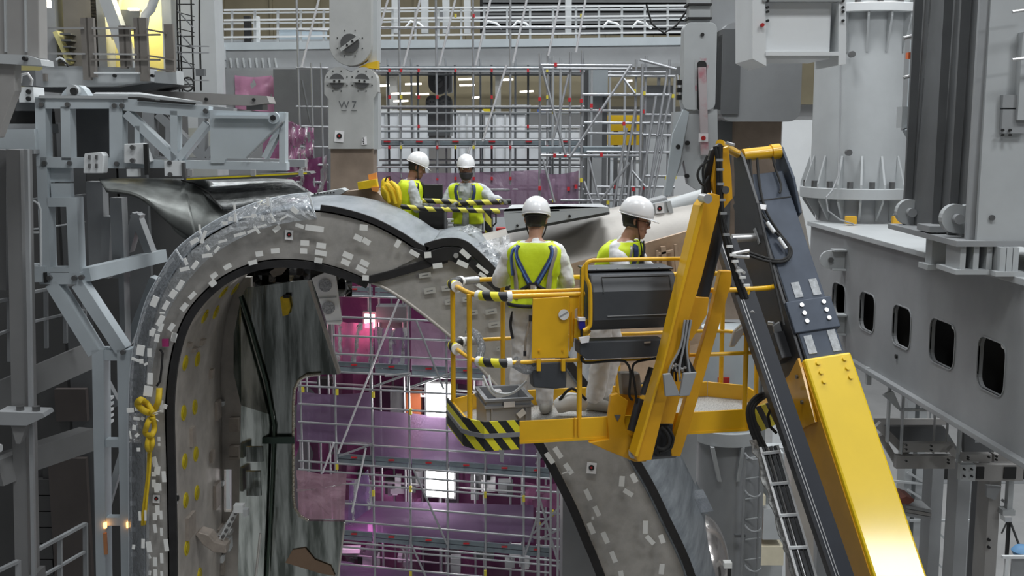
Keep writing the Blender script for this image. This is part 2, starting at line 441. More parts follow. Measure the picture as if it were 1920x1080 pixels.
for k, (x0, y0, x1, y1, m_) in enumerate([(700, 200, 735, 214, G_LIGHT), (905, 200, 925, 212, YPLUG), (960, 196, 995, 214, G_MID),
                                          (1008, 205, 1028, 214, mat('blue_bin', (0.05, 0.12, 0.45), .5)), (1050, 204, 1070, 214, YPLUG)]):
    pbox('stored_box', x0, y0, x1, y1, 42.8, .5, m_, bw)
dp = thing('dark_pillar', 'dark grey building pillar behind the right scaffold tower', 'pillar', (P(1115, 300, 32).x, 32, 0))
a = P(1093, 400, 32); b = P(1140, 118, 32); block('shaft', (a.x, 32, 0), (b.x, 33, b.z), G_DARK, dp)
a = P(1100, 400, 32); b = P(1130, 118, 32); block('panel', (a.x, 31.9, a.z), (b.x, 32, b.z), G_MID, dp)
pbox('grey_cabinet', 1105, 128, 1140, 180, 31.7, .3, G_BLUE, dp)
ym = thing('yellow_machine', 'yellow machine behind the right scaffold tower', 'machine', P(1172, 275, 34))
YM = mat('machine_yellow', (0.72, 0.46, 0.02), .45)
for (x0, y0, x1, y1) in ((1142, 216, 1206, 228), (1146, 233, 1206, 246), (1142, 250, 1206, 272)): pbox('deck_unit', x0, y0, x1, y1, 34, 1.0, YM, ym)
for x in (1150, 1175, 1200): pbox('upright', x - 2, 216, x + 2, 1075, 34.1, .2, G_DARK, ym)
gb = thing('grey_housing', 'pale grey housing behind the right edge of the scaffold', 'housing', (P(1235, 300, 31).x, 31, 0))
a = P(1208, 400, 31); b = P(1262, 160, 31); block('body', (a.x, 31, 0), (b.x, 32.5, b.z), G_MID, gb)
a = P(1213, 380, 31); b = P(1256, 260, 31); block('access_panel', (a.x, 30.92, a.z), (b.x, 31, b.z), G_LIGHT, gb)
# far hall behind the columns on the right: rack and pale fence
fr = thing('mesh_fence', 'white mesh fence panel between the rounded box and the cylinder column', 'fence', P(1497, 440, 27))
for k in range(9): x = 1466 + k * 8; pbox('upright', x, 225, x + 2, 1290, 27, .04, G_WHITE, fr)
for y in (232, 290, 345, 400): pbox('rail', 1462, y, 1535, y + 2.5, 27.05, .04, G_WHITE, fr)
for k, (x0, y0, x1, y1) in enumerate([(1468, 300, 1500, 322), (1480, 272, 1505, 284)]): pbox('control_box', x0, y0, x1, y1, 27.3, .2, G_DARK, fr)
# cream and orange equipment seen right of the vessel, low
ce = thing('cream_cabinet', 'cream equipment cabinet right of the vessel under the basket', 'cabinet', (P(1300, 900, 19).x, 19, 0))
CREAM = mat('cream_paint', (0.72, 0.66, 0.50), .5); ORANGE = mat('orange_cover', (0.75, 0.30, 0.08), .5)
a = P(1262, 930, 19); b = P(1312, 800, 19); block('body', (a.x, 19, 0), (b.x, 20, b.z), CREAM, ce)
for y in (815, 842, 868, 900): pbox('door_panel', 1272, y, 1292, y + 20, 18.93, .07, G_WHITE, ce)
pplate('side_cover', [(1262, 862), (1294, 885), (1294, 915), (1285, 935), (1264, 890)], 18.6, .3, ORANGE, ce)
for x in (1296, 1303): pbox('conduit', x, 800, x + 4, 935, 18.85, .05, CREAM, ce)
cf = thing('cream_machine_stack', 'cream and orange machine parts seen behind the caged ladder', 'machine', (P(1430, 950, 24).x, 24, 0))
for k, (x0, y0, x1, y1, m_) in enumerate([(1412, 850, 1432, 905, G_WHITE), (1412, 930, 1436, 948, CREAM), (1414, 960, 1424, 1000, mat('salmon_paint', (.7, .35, .25), .5)),
                                          (1412, 1025, 1470, 1060, CREAM), (1440, 850, 1470, 900, G_LIGHT), (1430, 955, 1470, 1012, G_LIGHT)]):
    pbox('unit', x0, y0, x1, y1, 24, .8, m_, cf)
a = P(1408, 1060, 24.8); b = P(1475, 840, 24.8); block('rear_frame', (a.x, 24.8, 0), (b.x, 25.2, b.z), G_LIGHT, cf)
# ================================================================== RIGHT SIDE STEEL
# ---- long box girder running towards the camera
BD = V((-0.0457, 1, 0)).normalized()
def bx(Y): return 5.26 - 0.0457 * (Y - 14.5)          # left face of the girder
ZT = P(1530, 428, 18.3).z; ZB = P(1570, 640, 18.0).z
g = thing('box_girder', 'long grey box girder with rounded windows running back along the right', 'girder', (6.2, 14.5, 0))
def gpt(Y, z, off=0.0): return V((bx(Y) + off, Y, z))
y0g, y1g = 10.2, 18.9
nP = V((1, 0.0457, 0)).normalized()
holes = []; HW = []
for (px, t, b_, wpx) in ((1573, 528, 595, 24), (1626, 546, 625, 28), (1691, 571, 655, 34), (1767, 598, 690, 47), (1859, 633, 740, 52)):
    c0 = gpt(14, 11)
    def q(x, y): return PPL(x, y, c0, nP)
    A = q(px - wpx / 2, (t + b_) / 2 - 4); B_ = q(px + wpx / 2, (t + b_) / 2 + 4)
    zt = q(px, t + 4).z; zb = q(px, b_ - 4).z
    HW.append((B_.y, A.y, zb, zt))
for (ya, yb, zb, zt) in HW:
    r = rrect(ya, zb, yb, zt, min(.13, (yb - ya) * .3))
    holes.append([gpt(y, z) for y, z in r])
web = MB().prism([gpt(y0g, ZB), gpt(y1g, ZB), gpt(y1g, ZT), gpt(y0g, ZT)], (0.06, 0, 0), holes).build('web_plate', G_MID, g)
MB().prism([gpt(y0g, ZB, 1.3), gpt(y1g, ZB, 1.3), gpt(y1g, ZT, 1.3), gpt(y0g, ZT, 1.3)], (0.06, 0, 0)).build('rear_web_plate', G_DARK, g)
MB().prism([gpt(y0g, ZB, .5), gpt(y1g, ZB, .5), gpt(y1g, ZT, .5), gpt(y0g, ZT, .5)], (0.04, 0, 0)).build('dark_liner', HOLE, g)  # black plate added behind the windows so the inside reads dark
MB().prism([gpt(y0g, ZB, 0), gpt(y0g, ZB, 1.3), gpt(y0g, ZT, 1.3), gpt(y0g, ZT, 0)], (0, .05, 0)).build('end_plate', G_MID, g)
MB().prism([gpt(y0g, ZT, -.07), gpt(y1g, ZT, -.07), gpt(y1g, ZT, 1.5), gpt(y0g, ZT, 1.5)], (0, 0, .07)).build('top_flange', G_LIGHT, g, bevel=.01)
MB().prism([gpt(y0g, ZB, -.09), gpt(y1g, ZB, -.09), gpt(y1g, ZB, 1.5), gpt(y0g, ZB, 1.5)], (0, 0, -.06)).build('bottom_flange', G_MID, g, bevel=.01)
MB().prism([gpt(y1g - .05, ZB), gpt(y1g - .05, ZB, 1.3), gpt(y1g - .05, ZT, 1.3), gpt(y1g - .05, ZT)], (0, .06, 0)).build('end_plate', G_MID, g)
for (ya, yb, zb, zt) in HW:                            # raised window frames
    o_ = rrect(ya - .015, zb - .015, yb + .015, zt + .015, min(.15, (yb - ya) * .33)); i_ = rrect(ya, zb, yb, zt, min(.13, (yb - ya) * .3))
    MB().prism([gpt(y, z, -.012) for y, z in o_], (0.03, 0, 0), [[gpt(y, z, -.012) for y, z in i_]]).build('window_frame', G_MID, g)
for (ya, yb, zb, zt) in HW[3:]:                        # paper left in the window corner
    MB().prism([gpt(y, z, .02) for y, z in ((ya + .03, zt - .07), (ya + .16, zt - .05), (ya + .18, zt), (ya + .06, zt + .0))], (.01, 0, 0)).build('paper_scrap', WTAPE, g)
for py in (487, 608):                                  # lifting lugs on the web
    c = PPL(1584, py, gpt(14, 11), nP)
    pts = [(c.y + .35 * cos(a), c.z + .16 * sin(a)) for a in [radians(70 + 220 * k / 10) for k in range(11)]]
    lug = MB().prism([V((bx(c.y) - .24 + .14 * cos(a), c.y, c.z + .14 * sin(a))) for a in [radians(90 + 180 * k / 10) for k in range(11)]]
                     + [V((bx(c.y), c.y, c.z - .14)), V((bx(c.y), c.y, c.z + .14))], (0, .05, 0)).build('lifting_lug', G_LIGHT, g)
    disc('lug_eye', (bx(c.y) - .22, c.y, c.z), (0, 1, 0), .04, .08, BOLT, g)
    for s in (-.15, .15): block('lug_rib', (bx(c.y) - .2, c.y - .1, c.z + s - .012), (bx(c.y), c.y + .1, c.z + s + .012), G_LIGHT, g)
disc('bolt', PPL(1682, 668, gpt(14, 11), nP), (1, 0, 0), .03, .05, HOLE, g)
# girder legs reach the floor beyond the frame
for Y in (10.6, 18.4):
    block('leg', (bx(Y) + .1, Y - .2, 0), (bx(Y) + .5, Y + .3, ZB - .06), G_MID, g)

# ---- flanged cylinder column standing on the girder end
cx, cy = P(1612, 300, 19.1).x, 19.1
cc = thing('cylinder_column', 'tall pale grey cylindrical column with ribbed flanges standing on the girder', 'column', (cx, cy, ZT + .07))
zf = P(1610, 365, 18.2).z; zu = P(1610, 12, 18.2).z; R = .80
MB().lathe([(R, zf), (R, zu + 1.6)], (cx, cy, 0), 56).build('shaft', G_LIGHT, cc, smooth=True)
MB().lathe([(R * 1.21, zf - .09), (R * 1.21, zf + .09)], (cx, cy, 0), 56).build('lower_flange', G_LIGHT, cc, smooth=True, bevel=.01)
MB().lathe([(R * 1.21, zu - .07), (R * 1.21, zu + .07)], (cx, cy, 0), 56).build('upper_flange', G_WHITE, cc, smooth=True, bevel=.01)
MB().lathe([(R * .86, ZT + .07), (R * .86, zf - .09)], (cx, cy, 0), 48).build('pedestal', G_MID, cc, smooth=True)
def rib(name, c, r0, r1, ang, z0, z1, par, m=G_LIGHT, up=True, t=.035):
    d = V((cos(ang), sin(ang), 0)); n = V((-sin(ang), cos(ang), 0)) * t
    cc_ = V((c[0], c[1], 0))
    pts = [cc_ + d * r0 + V((0, 0, z0)), cc_ + d * r1 + V((0, 0, z0)), cc_ + d * (r0 + .02) + V((0, 0, z1))] if True else []
    pts = [pts[0], pts[1], pts[1] + V((0, 0, (z1 - z0) * .12)), pts[2]]
    return MB().prism([p - n / 2 for p in pts], n).build(name, m, par)
for k in range(16):
    a = 2 * pi * (k + .35) / 16
    if sin(a) < .35:
        rib('gusset', (cx, cy), R * .99, R * 1.2, a, zf + .09, zf + .62, cc)
        rib('gusset', (cx, cy), R * .99, R * 1.18, a, zu - .07, zu - .70, cc)
        rib('gusset', (cx, cy), R * .85, R * 1.15, a, zf - .09, ZT + .1, cc)
    b_ = a + pi / 16
    if sin(b_) < .3:
        c = V((cx + R * 1.1 * cos(b_), cy + R * 1.1 * sin(b_), zf + .14)); disc('bolt', c, (0, 0, 1), .05, .12, BOLT, cc, 'hex')
        disc('bolt', c + V((0, 0, zu + .0 - zf)), (0, 0, 1), .05, .14, BOLT, cc, 'hex')
for (px, py) in ((1597, 102), (1591, 286)):
    disc('lifting_boss', P(px, py, cy - R - .02), (0, 1, 0), .05, .1, BOLT, cc)
ptube('cable', [(1577, 40), (1576, 200), (1572, 330), (1560, 358), (1549, 370), (1552, 395), (1575, 412), (1600, 420)], 18.0, 1.6, G_MID, cc,
      Ys=[18.3, 18.3, 18.25, 18.1, 18.0, 17.95, 17.9, 17.95])
for px in (1597, 1685): pbox('yellow_clamp', px - 10, 406, px + 10, 420, 18.0, .1, mat('clamp_yellow', (.75, .42, .03), .5), cc)

# ---- big column at the right edge, dark ribbed side and pale front
rc = thing('ribbed_column', 'massive grey column with dark ribbed side at the right edge', 'column', (5.9, 13, ZT + .07))
xf = P(1845, 200, 12.0).x
zt_ = 17.0; z0_ = P(1840, 452, 12.0).z
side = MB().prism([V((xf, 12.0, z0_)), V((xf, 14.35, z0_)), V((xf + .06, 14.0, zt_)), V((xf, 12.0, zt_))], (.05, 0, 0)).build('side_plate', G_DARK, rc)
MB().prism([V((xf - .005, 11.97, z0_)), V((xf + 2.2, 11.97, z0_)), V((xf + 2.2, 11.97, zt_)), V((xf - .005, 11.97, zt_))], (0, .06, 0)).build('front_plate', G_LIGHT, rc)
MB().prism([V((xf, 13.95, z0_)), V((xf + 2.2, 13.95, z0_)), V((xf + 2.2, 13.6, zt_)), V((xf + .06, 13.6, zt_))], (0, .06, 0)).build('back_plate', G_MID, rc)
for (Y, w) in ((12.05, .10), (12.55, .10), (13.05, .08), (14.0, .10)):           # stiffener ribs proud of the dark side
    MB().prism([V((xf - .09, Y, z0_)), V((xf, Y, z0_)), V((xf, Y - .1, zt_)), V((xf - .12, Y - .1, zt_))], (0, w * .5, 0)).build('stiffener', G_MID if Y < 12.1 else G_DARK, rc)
MB().prism([V((xf - .25, 11.9, z0_ - .05)), V((xf + 2.2, 11.9, z0_ - .05)), V((xf + 2.2, 14.1, z0_ - .05)), V((xf - .25, 14.1, z0_ - .05))], (0, 0, .06)).build('base_plate', G_MID, rc)
# pads between column and girder
for (px0, px1, Y) in ((1800, 1862, 11.95), (1875, 1912, 11.8)):
    a = P(px0, 490, Y); b = P(px1, 456, Y)
    for xx in (a.x, (a.x + b.x) / 2 - .03, b.x - .06): block('pad_web', (xx, Y, ZT + .07), (xx + .06, Y + .4, z0_ - .05), G_LIGHT, rc)
    block('pad_shoe', (a.x - .06, Y - .05, ZT + .07), (b.x + .05, Y + .5, ZT + .12), G_LIGHT, rc)
    block('pad_core', (a.x + .04, Y + .2, ZT + .1), (b.x - .04, Y + .4, z0_ - .05), G_DARK, rc)
# hanging clamp bracket over the flange
a = P(1740, 497, 12.9); b = P(1772, 425, 12.9)
block('clamp_stem', (a.x, 12.8, a.z), (b.x, 13.0, b.z), G_LIGHT, rc)
block('clamp_foot', (a.x - .06, 12.75, a.z - .04), (b.x + .05, 13.05, a.z + .02), G_LIGHT, rc)
block('clamp_head', (a.x - .08, 12.7, b.z - .05), (b.x + .3, 13.1, b.z + .02), G_MID, rc)
for (px, py, Y) in ((1706, 398, 13.9), (1793, 410, 12.3)):
    c = P(px, py, Y)
    pts = [c + V((.16 * cos(t), 0, .16 * sin(t))) for t in [radians(60 + 200 * k / 12) for k in range(13)]]
    MB().prism(pts + [c + V((.45, 0, -.22)), c + V((.45, 0, .3))], (0, .1, 0)).build('pivot_lug', G_LIGHT, rc)
    disc('pivot_pin', c + V((0, -.02, 0)), (0, 1, 0), .055, .16, G_MID, rc)
for k, (x0, y0, x1, y1) in enumerate([(1880, 178, 1912, 202), (1878, 205, 1925, 250)]):
    pbox('front_bracket', x0, y0, x1, y1, 11.9, .1, G_MID, rc)
for py in (22, 112): ptube('stub_rod', [(1898, py), (1960, py - 8)], 11.7, 3, ALU, rc)
pbox('front_strip', 1908, 60, 1960, 225, 11.85, .15, G_LIGHT, rc)
for dx in (0, 14):
    for dy in (0, 9): disc('bolt', P(1880 + dx, 244 + dy, 11.88), (0, 1, 0), .014, .03, HOLE, rc)
disc('bolt', P(1859, 408, 11.97), (0, 1, 0), .03, .06, BOLT, rc)
# narrow bracket frame between cylinder and ribbed column
nb = thing('bracket_frame', 'narrow pale bracket with stub rods left of the ribbed column', 'bracket', P(1712, 250, 14.4))
pbox('upright', 1714, 72, 1732, 240, 14.3, .3, G_BLUE, nb); pbox('upright', 1704, 70, 1720, 245, 14.5, .3, G_MID, nb)
for py in (66, 140): ptube('stub_rod', [(1694, py + 6), (1742, py - 6)], 14.2, 3.5, ALU, nb)
pbox('shelf', 1690, 200, 1722, 240, 14.4, .2, G_LIGHT, nb)
pbox('red_valve', 1703, 98, 1711, 110, 14.2, .1, mat('orange_red', (.7, .16, .05), .5), nb)
pbar('foot', 1702, 240, 1722, 275, 14.3, 14, .2, G_BLUE, nb); pbar('foot', 1718, 238, 1735, 400, 14.35, 10, .3, G_BLUE, nb)

# ---- white box hanging top right of centre
wb = thing('white_box_beam', 'white painted box beam hanging in from the top above the boom', 'box beam', P(1500, 125, 12.6))
a = P(1425, 118, 12.5); b = P(1587, -60, 12.5)
block('core', (a.x, 12.6, a.z + .05), (b.x - .12, 13.5, b.z), G_WHITE, wb)
MB().prism([P(1411, -60, 12.5), P(1433, -60, 12.5), P(1437, 124, 12.5), P(1411, 110, 12.5)], (0, .95, 0)).build('left_flange', G_WHITE, wb)
MB().prism([P(1573, -60, 12.5), P(1587, -60, 12.5), P(1586, 120, 12.5), P(1572, 122, 12.5)], (0, .95, 0)).build('right_flange', G_WHITE, wb)
pbox('bottom_flange', 1436, 97, 1573, 104, 12.48, .95, G_WHITE, wb)
pbox('top_flange', 1430, 3, 1580, -3, 12.48, .1, G_MID, wb)
for py in (2, 14, 22, 39):
    for px in (1439, 1580): disc('bolt', P(px, py, 12.5), (0, 1, 0), .014, .06, HOLE, wb)
disc('red_button', P(1429, 47, 12.48), (0, 1, 0), .02, .06, RED, wb)

# ---- big rounded box and the flat link beside it
rb = thing('rounded_box', 'large grey rounded housing under the white box beam', 'housing', P(1430, 235, 15.4))
a = P(1350, 228, 15.4); b = P(1507, 42, 15.4)
pts = [(x, y) for x, y in rrect(a.x, a.z, b.x, b.z, .16)]
MB().prism([V((x, 15.4, z)) for x, z in pts], (0, 1.3, 0)).build('housing_body', G_MID, rb, smooth=True)
a = P(1345, 228, 15.6); b = P(1384, 50, 15.6)
block('side_panel', (a.x, 15.36, a.z + .1), (b.x, 15.9, b.z - .05), G_DARK, rb)
a = P(1335, 60, 15.7); b = P(1418, -60, 15.7); block('neck', (a.x, 15.7, a.z), (b.x, 16.4, b.z), G_MID, rb)
a = P(1345, 560, 15.8); b = P(1466, 226, 15.8); block('tan_column', (a.x, 15.8, a.z - .3), (b.x, 16.5, b.z), TAN, rb)
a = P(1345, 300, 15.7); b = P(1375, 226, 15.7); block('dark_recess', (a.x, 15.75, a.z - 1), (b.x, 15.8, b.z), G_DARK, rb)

fl = thing('flat_link', 'tall grey link plate with a red stained slot beside the rounded housing', 'link', P(1312, 350, 15.0))
a = P(1280, 206, 15.0); b = P(1345, 42, 15.0)
slot = [P(x, y, 15.0) for x, y in rrect(1308, 115, 1324, 208, 6, 3)]
MB().prism([V((x, 15.0, z)) for x, z in rrect(a.x, a.z, b.x, b.z, .09)], (0, .3, 0)).build('link_plate', G_LIGHT, fl, bevel=.01)
REDS = mat('red_primer_stain', (.47, .49, .50), .5, scale=6, col2=(.45, .05, .10), c2pos=(.5, .7))
pplate('slot_recess', rrect(1307, 114, 1325, 208, 7, 3), 14.99, .02, HOLE, fl)
pplate('slot_stain', rrect(1303, 108, 1329, 175, 7, 3), 14.995, .004, REDS, fl)
pbar('swing_arm', 1316, 126, 1321, 290, 14.93, 14, .07, mat('pinkish_arm', (.50, .44, .45), .5, col2=(.45, .1, .14), c2pos=(.55, .8), scale=3), fl)
disc('hole', P(1317, 65, 14.99), (0, 1, 0), .024, .03, HOLE, fl)
pbox('neck_column', 1292, -40, 1333, 44, 15.05, .25, G_LIGHT, fl)
for y in (6, 32): pbox('strap', 1290, y, 1335, y + 4, 15.0, .35, HOLE, fl)
ptube('hanging_cable', [(1212, 8), (1222, 45), (1245, 62), (1268, 48), (1292, 14)], 15.3, 1.8, HOLE, fl)
pplate('lower_flange', [(1262, 210), (1345, 205), (1347, 350), (1320, 365), (1290, 345), (1282, 300), (1268, 330), (1243, 372), (1262, 300)], 15.05, .2, G_LIGHT, fl)
pplate('side_wing', [(1262, 250), (1282, 205), (1292, 210), (1276, 300), (1258, 365), (1246, 368)], 14.98, .1, G_BLUE, fl)
for (px, py) in ((1289, 268), (1271, 275), (1288, 330)): disc('bolt', P(px, py, 15.0), (0, 1, 0), .03, .06, HOLE, fl)
for k, (px, py) in enumerate([(1319, 259)]):
    pbox('target_paper', px - 9, py - 9, px + 9, py + 7, 14.9, .01, PAPER, fl); disc('target_dot', P(px, py, 14.89), (0, 1, 0), .03, .01, RED, fl)
for k, y in enumerate((150, 164, 178)): pbox('latch', 1270, y, 1282, y + 9, 15.1, .1, HOLE, fl)

# ---- leaning beige plate behind the boom
lp = thing('curved_plate', 'tall pale curved steel plate standing behind the boom head', 'plate', P(1500, 560, 13.2))
PALE = mat('pale_steel', (.46, .43, .40), .4, .3, var=.06)
pplate('plate_body', [(1463, 338), (1482, 334), (1497, 360), (1510, 420), (1525, 500), (1542, 590), (1528, 700), (1524, 1180), (1486, 1180), (1482, 700), (1490, 520), (1478, 400)], 13.2, .35, PALE, lp)
pplate('edge_strip', [(1468, 345), (1476, 345), (1505, 470), (1530, 600), (1522, 600), (1497, 470)], 13.15, .06, G_LIGHT, lp)
disc('bolt', P(1505, 465, 13.12), (0, 1, 0), .025, .08, BOLT, lp)

# ---- pedestal column behind the right half of the basket
pc = thing('pedestal_column', 'blue grey pedestal column with a flange seen behind the basket', 'column', (P(1366, 900, 15.5).x, 15.5, 0))
px_ = P(1366, 700, 15.5).x
z1 = P(1366, 625, 15.0).z; z2 = P(1366, 816, 15.0).z; z3 = P(1366, 842, 15.0).z
MB().lathe([(.40, z2), (.40, z1)], (px_, 15.5, 0), 40).build('upper_drum', G_BLUE, pc, smooth=True)
MB().lathe([(.46, z3), (.46, z2)], (px_, 15.5, 0), 40).build('flange', G_LIGHT, pc, smooth=True, bevel=.01)
a = P(1306, 845, 15.5); b = P(1400, 842, 15.5)
MB().lathe([(.44, 0), (.44, z3)], (px_ + .04, 15.6, 0), 40).build('lower_shaft', G_MID, pc, smooth=True)
for dx in (-.30, .12):
    MB().prism([V((px_ + dx, 15.06, z3)), V((px_ + dx + .05, 15.06, z3)), V((px_ + dx * .6 + .05, 15.1, z3 - .5)), V((px_ + dx * .6, 15.1, z3 - .5))], (0, .12, 0)).build('gusset', G_LIGHT, pc)
pbox('red_label', 1346, 708, 1368, 719, 15.05, .03, RED, pc)
ca = thing('grey_switch_cabinet', 'pale grey cabinet with a door handle right of the pedestal', 'cabinet', (P(1405, 740, 17).x, 17, 0))
a = P(1385, 760, 17); b = P(1440, 655, 17); block('body', (a.x, 17, 0), (b.x, 17.6, b.z), G_LIGHT, ca)
for x in (1400, 1428): pbox('seam', x, 665, x + 1.5, 760, 16.97, .05, G_DARK, ca)
ptube('handle', [(1388, 702), (1388, 708), (1412, 708), (1412, 702)], 16.9, 1.3, G_WHITE, ca)
# caged ladder
la = thing('caged_ladder', 'grey caged ladder beside the pedestal column', 'ladder', (P(1410, 1060, 15.2).x, 15.2, 0))
for (x, Y) in ((1397, 15.0), (1409, 15.5), (1426, 15.2)):
    p = P(x, 850, Y); rod('rail', V((p.x, Y, 0)), p, .018, G_MID, la)
for y in range(860, 1090, 38):
    rod('rung', P(1397, y, 15.2), P(1426, y - 4, 15.2), .012, G_LIGHT, la)
for y in (850, 920, 985, 1060):
    q = [P(x, yy, Yh) for x, yy, Yh in ((1397, y, 15.0), (1404, y + 8, 14.7), (1415, y + 12, 14.6), (1424, y + 9, 14.8), (1426, y + 5, 15.2))]
    MB().tube(spline(q, 4), .014, 6).build('hoop', G_MID, la, smooth=True)
pbox('foot_arm', 1378, 1003, 1398, 1008, 15.0, .05, G_DARK, la)

# ---- steel platforms and columns under the girder (lower right)
def zcol(t, name, x0, x1, Y, ytop, m):
    a = P(x0, 1080, Y); b = P(x1, ytop, Y); return block(name, (a.x, Y, 0), (b.x, Y + .4, b.z), m, t)
pt = thing('access_platform', 'grey bolted steel access platform on columns under the girder', 'platform', (P(1800, 900, 15.5).x, 15.5, 0))
zcol(pt, 'column', 1738, 1771, 17.2, 875, G_MID); zcol(pt, 'column', 1786, 1822, 16.2, 870, G_MID); zcol(pt, 'column', 1832, 1848, 16.8, 880, G_DARK)
zcol(pt, 'column', 1845, 1880, 15.0, 868, G_WARM)
for (x0, y0, x1, y1, Y) in ((1680, 855, 1792, 879, 15.6), (1800, 872, 1920, 902, 14.7), (1693, 832, 1790, 848, 15.5), (1806, 852, 1860, 866, 14.8), (1864, 852, 1960, 866, 14.8)):
    pbox('edge_beam', x0, y0, x1, y1, Y, .12, G_WARM, pt)
pplate('deck', [(1650, 800), (1770, 800), (1800, 848), (1700, 842)], 16.2, .1, G_DARK, pt)
pplate('deck', [(1808, 808), (1905, 822), (1940, 850), (1808, 850)], 15.4, .1, G_DARK, pt)
for (x, y0, y1, w, Y) in ((1694, 715, 852, 5, 15.5), (1754, 750, 852, 5, 15.6), (1778, 765, 850, 6, 15.6), (1801, 780, 870, 10, 15.0), (1864, 815, 872, 3, 14.9), (1668, 705, 830, 10, 15.6), (1630, 690, 722, 10, 15.9), (1830, 796, 816, 3, 15.4)):
    pbox('post', x - w / 2, y0, x + w / 2, y1, Y, .08, G_LIGHT, pt)
pbox('guard_rail', 1688, 767, 1780, 771, 15.6, .05, G_LIGHT, pt)
pbox('toe_plate', 1640, 786, 1780, 797, 17.6, .06, G_WARM, pt)
pbox('toe_plate', 1828, 816, 1866, 830, 15.4, .06, G_LIGHT, pt)
pbar('stringer', 1645, 795, 1700, 850, 15.7, 14, .1, G_WARM, pt); pbar('stringer', 1780, 840, 1802, 862, 15.3, 12, .1, G_WARM, pt)
pbar('stringer', 1650, 815, 1682, 870, 15.8, 10, .1, G_WARM, pt)
pplate('knee_plate', [(1656, 742), (1668, 735), (1676, 735), (1690, 768), (1684, 768), (1668, 752)], 15.55, .06, G_LIGHT, pt)
pbox('end_plate', 1800, 872, 1830, 902, 14.6, .1, G_LIGHT, pt); pbox('dark_bay', 1831, 876, 1846, 898, 14.68, .02, HOLE, pt); pbox('dark_bay', 1882, 876, 1906, 898, 14.68, .02, HOLE, pt)
for (px, py) in ((1699, 834), (1699, 842), (1746, 836), (1746, 844), (1699, 864), (1778, 862), (1778, 868), (1815, 857), (1815, 861), (1854, 857), (1868, 856), (1868, 862), (1808, 880), (1822, 880), (1808, 893), (1822, 893)):
    disc('bolt', P(px, py, 14.58), (0, 1, 0), .014, .04, HOLE, pt)
for (px, py) in ((1858, 912), (1857, 928), (1854, 1012), (1854, 1026)): disc('bolt', P(px, py, 14.98), (0, 1, 0), .02, .04, HOLE, pt)
pplate('bracket', [(1850, 910), (1878, 912), (1866, 938), (1850, 932)], 14.95, .06, G_MID, pt)
# staircase rails and lattice behind
st = thing('stair_tower', 'light stair tower with handrails behind the platform columns', 'stairs', (P(1745, 1000, 20).x, 20, 0))
for x in (1700, 1722, 1832, 1843): zcol(st, 'upright', x, x + 6, 20, 700 if x < 1800 else 890, G_LIGHT)
for x in (1705, 1722, 1736, 1745, 1752, 1760): pbox('baluster', x, 705, x + 4, 800, 20.2, .06, G_LIGHT, st)
for (x1, y1, x2, y2) in ((1702, 745, 1762, 748), (1702, 885, 1745, 912), (1702, 918, 1745, 945), (1675, 902, 1745, 908), (1705, 976, 1835, 976), (1750, 990, 1782, 1020), (1752, 1052, 1784, 1078), (1820, 940, 1850, 955), (1818, 996, 1850, 1005), (1820, 1000, 1845, 1020), (1815, 1033, 1850, 1033), (1700, 1035, 1740, 1040)):
    pbar('handrail', x1, y1, x2, y2, 19.9, 4, .05, G_LIGHT, st)
for k in range(5): pbar('tread', 1702 + 9 * k, 890 + k * 7, 1712 + 9 * k, 892 + k * 7, 20.3, 3, .4, G_LIGHT, st)
# clamped timber / beam stub with red cover
bs = thing('beam_stub', 'layered grey beam stub with a dark red cover beside the boom', 'beam', P(1715, 960, 15.9))
for k in range(3): pbar('layer', 1690, 942 + k * 7, 1737, 950 + k * 7, 15.9, 6.2, .4, G_WARM if k % 2 else G_MID, bs)
pplate('red_cover', [(1688, 945), (1690, 935), (1700, 931), (1714, 936), (1713, 940), (1704, 946)], 15.85, .4, mat('dark_red_cover', (.22, .07, .05), .6), bs)
# railing and tripod far right bottom
tp = thing('black_mast', 'black telescopic mast with a stay leg near the right edge', 'mast', (P(1890, 1000, 19).x, 19, 0))
a = P(1886, 1080, 19); b = P(1896, 975, 19); block('mast_tube', (a.x, 19, 0), (b.x, 19.1, b.z), HOLE, tp)
rod('stay_leg', P(1893, 975, 19), P(1925, 1060, 18.5), .02, HOLE, tp); rod('stay_leg', P(1890, 975, 19), P(1878, 1000, 18.9), .015, HOLE, tp)
pbox('mast_head', 1884, 970, 1898, 979, 18.95, .2, ALU, tp)
br = thing('low_railing', 'low white railing in the bottom right corner', 'railing', (P(1905, 1050, 18).x, 18, 0))
pbox('rail', 1880, 1043, 1960, 1048, 18, .06, G_WHITE, br); pbox('panel', 1895, 1048, 1960, 1090, 18.05, .04, G_MID, br)
a = P(1884, 1080, 18); block('post', (a.x, 18, 0), (a.x + .05, 18.05, P(1884, 1045, 18).z), G_WHITE, br)
be = thing('hanging_clamp', 'pale drop clamp hanging from the platform at the right edge', 'clamp', P(1893, 960, 14.9))
pbox('hanger', 1888, 898, 1902, 962, 14.9, .1, G_LIGHT, be); pbox('foot_plate', 1880, 957, 1904, 967, 14.85, .2, G_LIGHT, be)
pbar('tie', 1880, 938, 1894, 950, 14.95, 5, .08, G_MID, be)
fb = thing('far_beam', 'grey horizontal beam across the far white wall at right', 'beam', P(1800, 925, 40))
pbox('beam_web', 1690, 915, 1960, 935, 40, .4, G_LIGHT, fb); pbox('beam_cap', 1690, 905, 1960, 912, 39.9, .5, G_MID, fb)
pbox('dark_opening', 1722, 872, 1800, 915, 40.3, .1, HOLE, fb); pbox('dark_opening', 1890, 880, 1960, 910, 40.3, .1, HOLE, fb)
pbox('support', 1760, 935, 1766, 1140, 40.1, .2, G_LIGHT, fb); pbox('support', 1905, 935, 1911, 1140, 40.1, .2, G_LIGHT, fb)
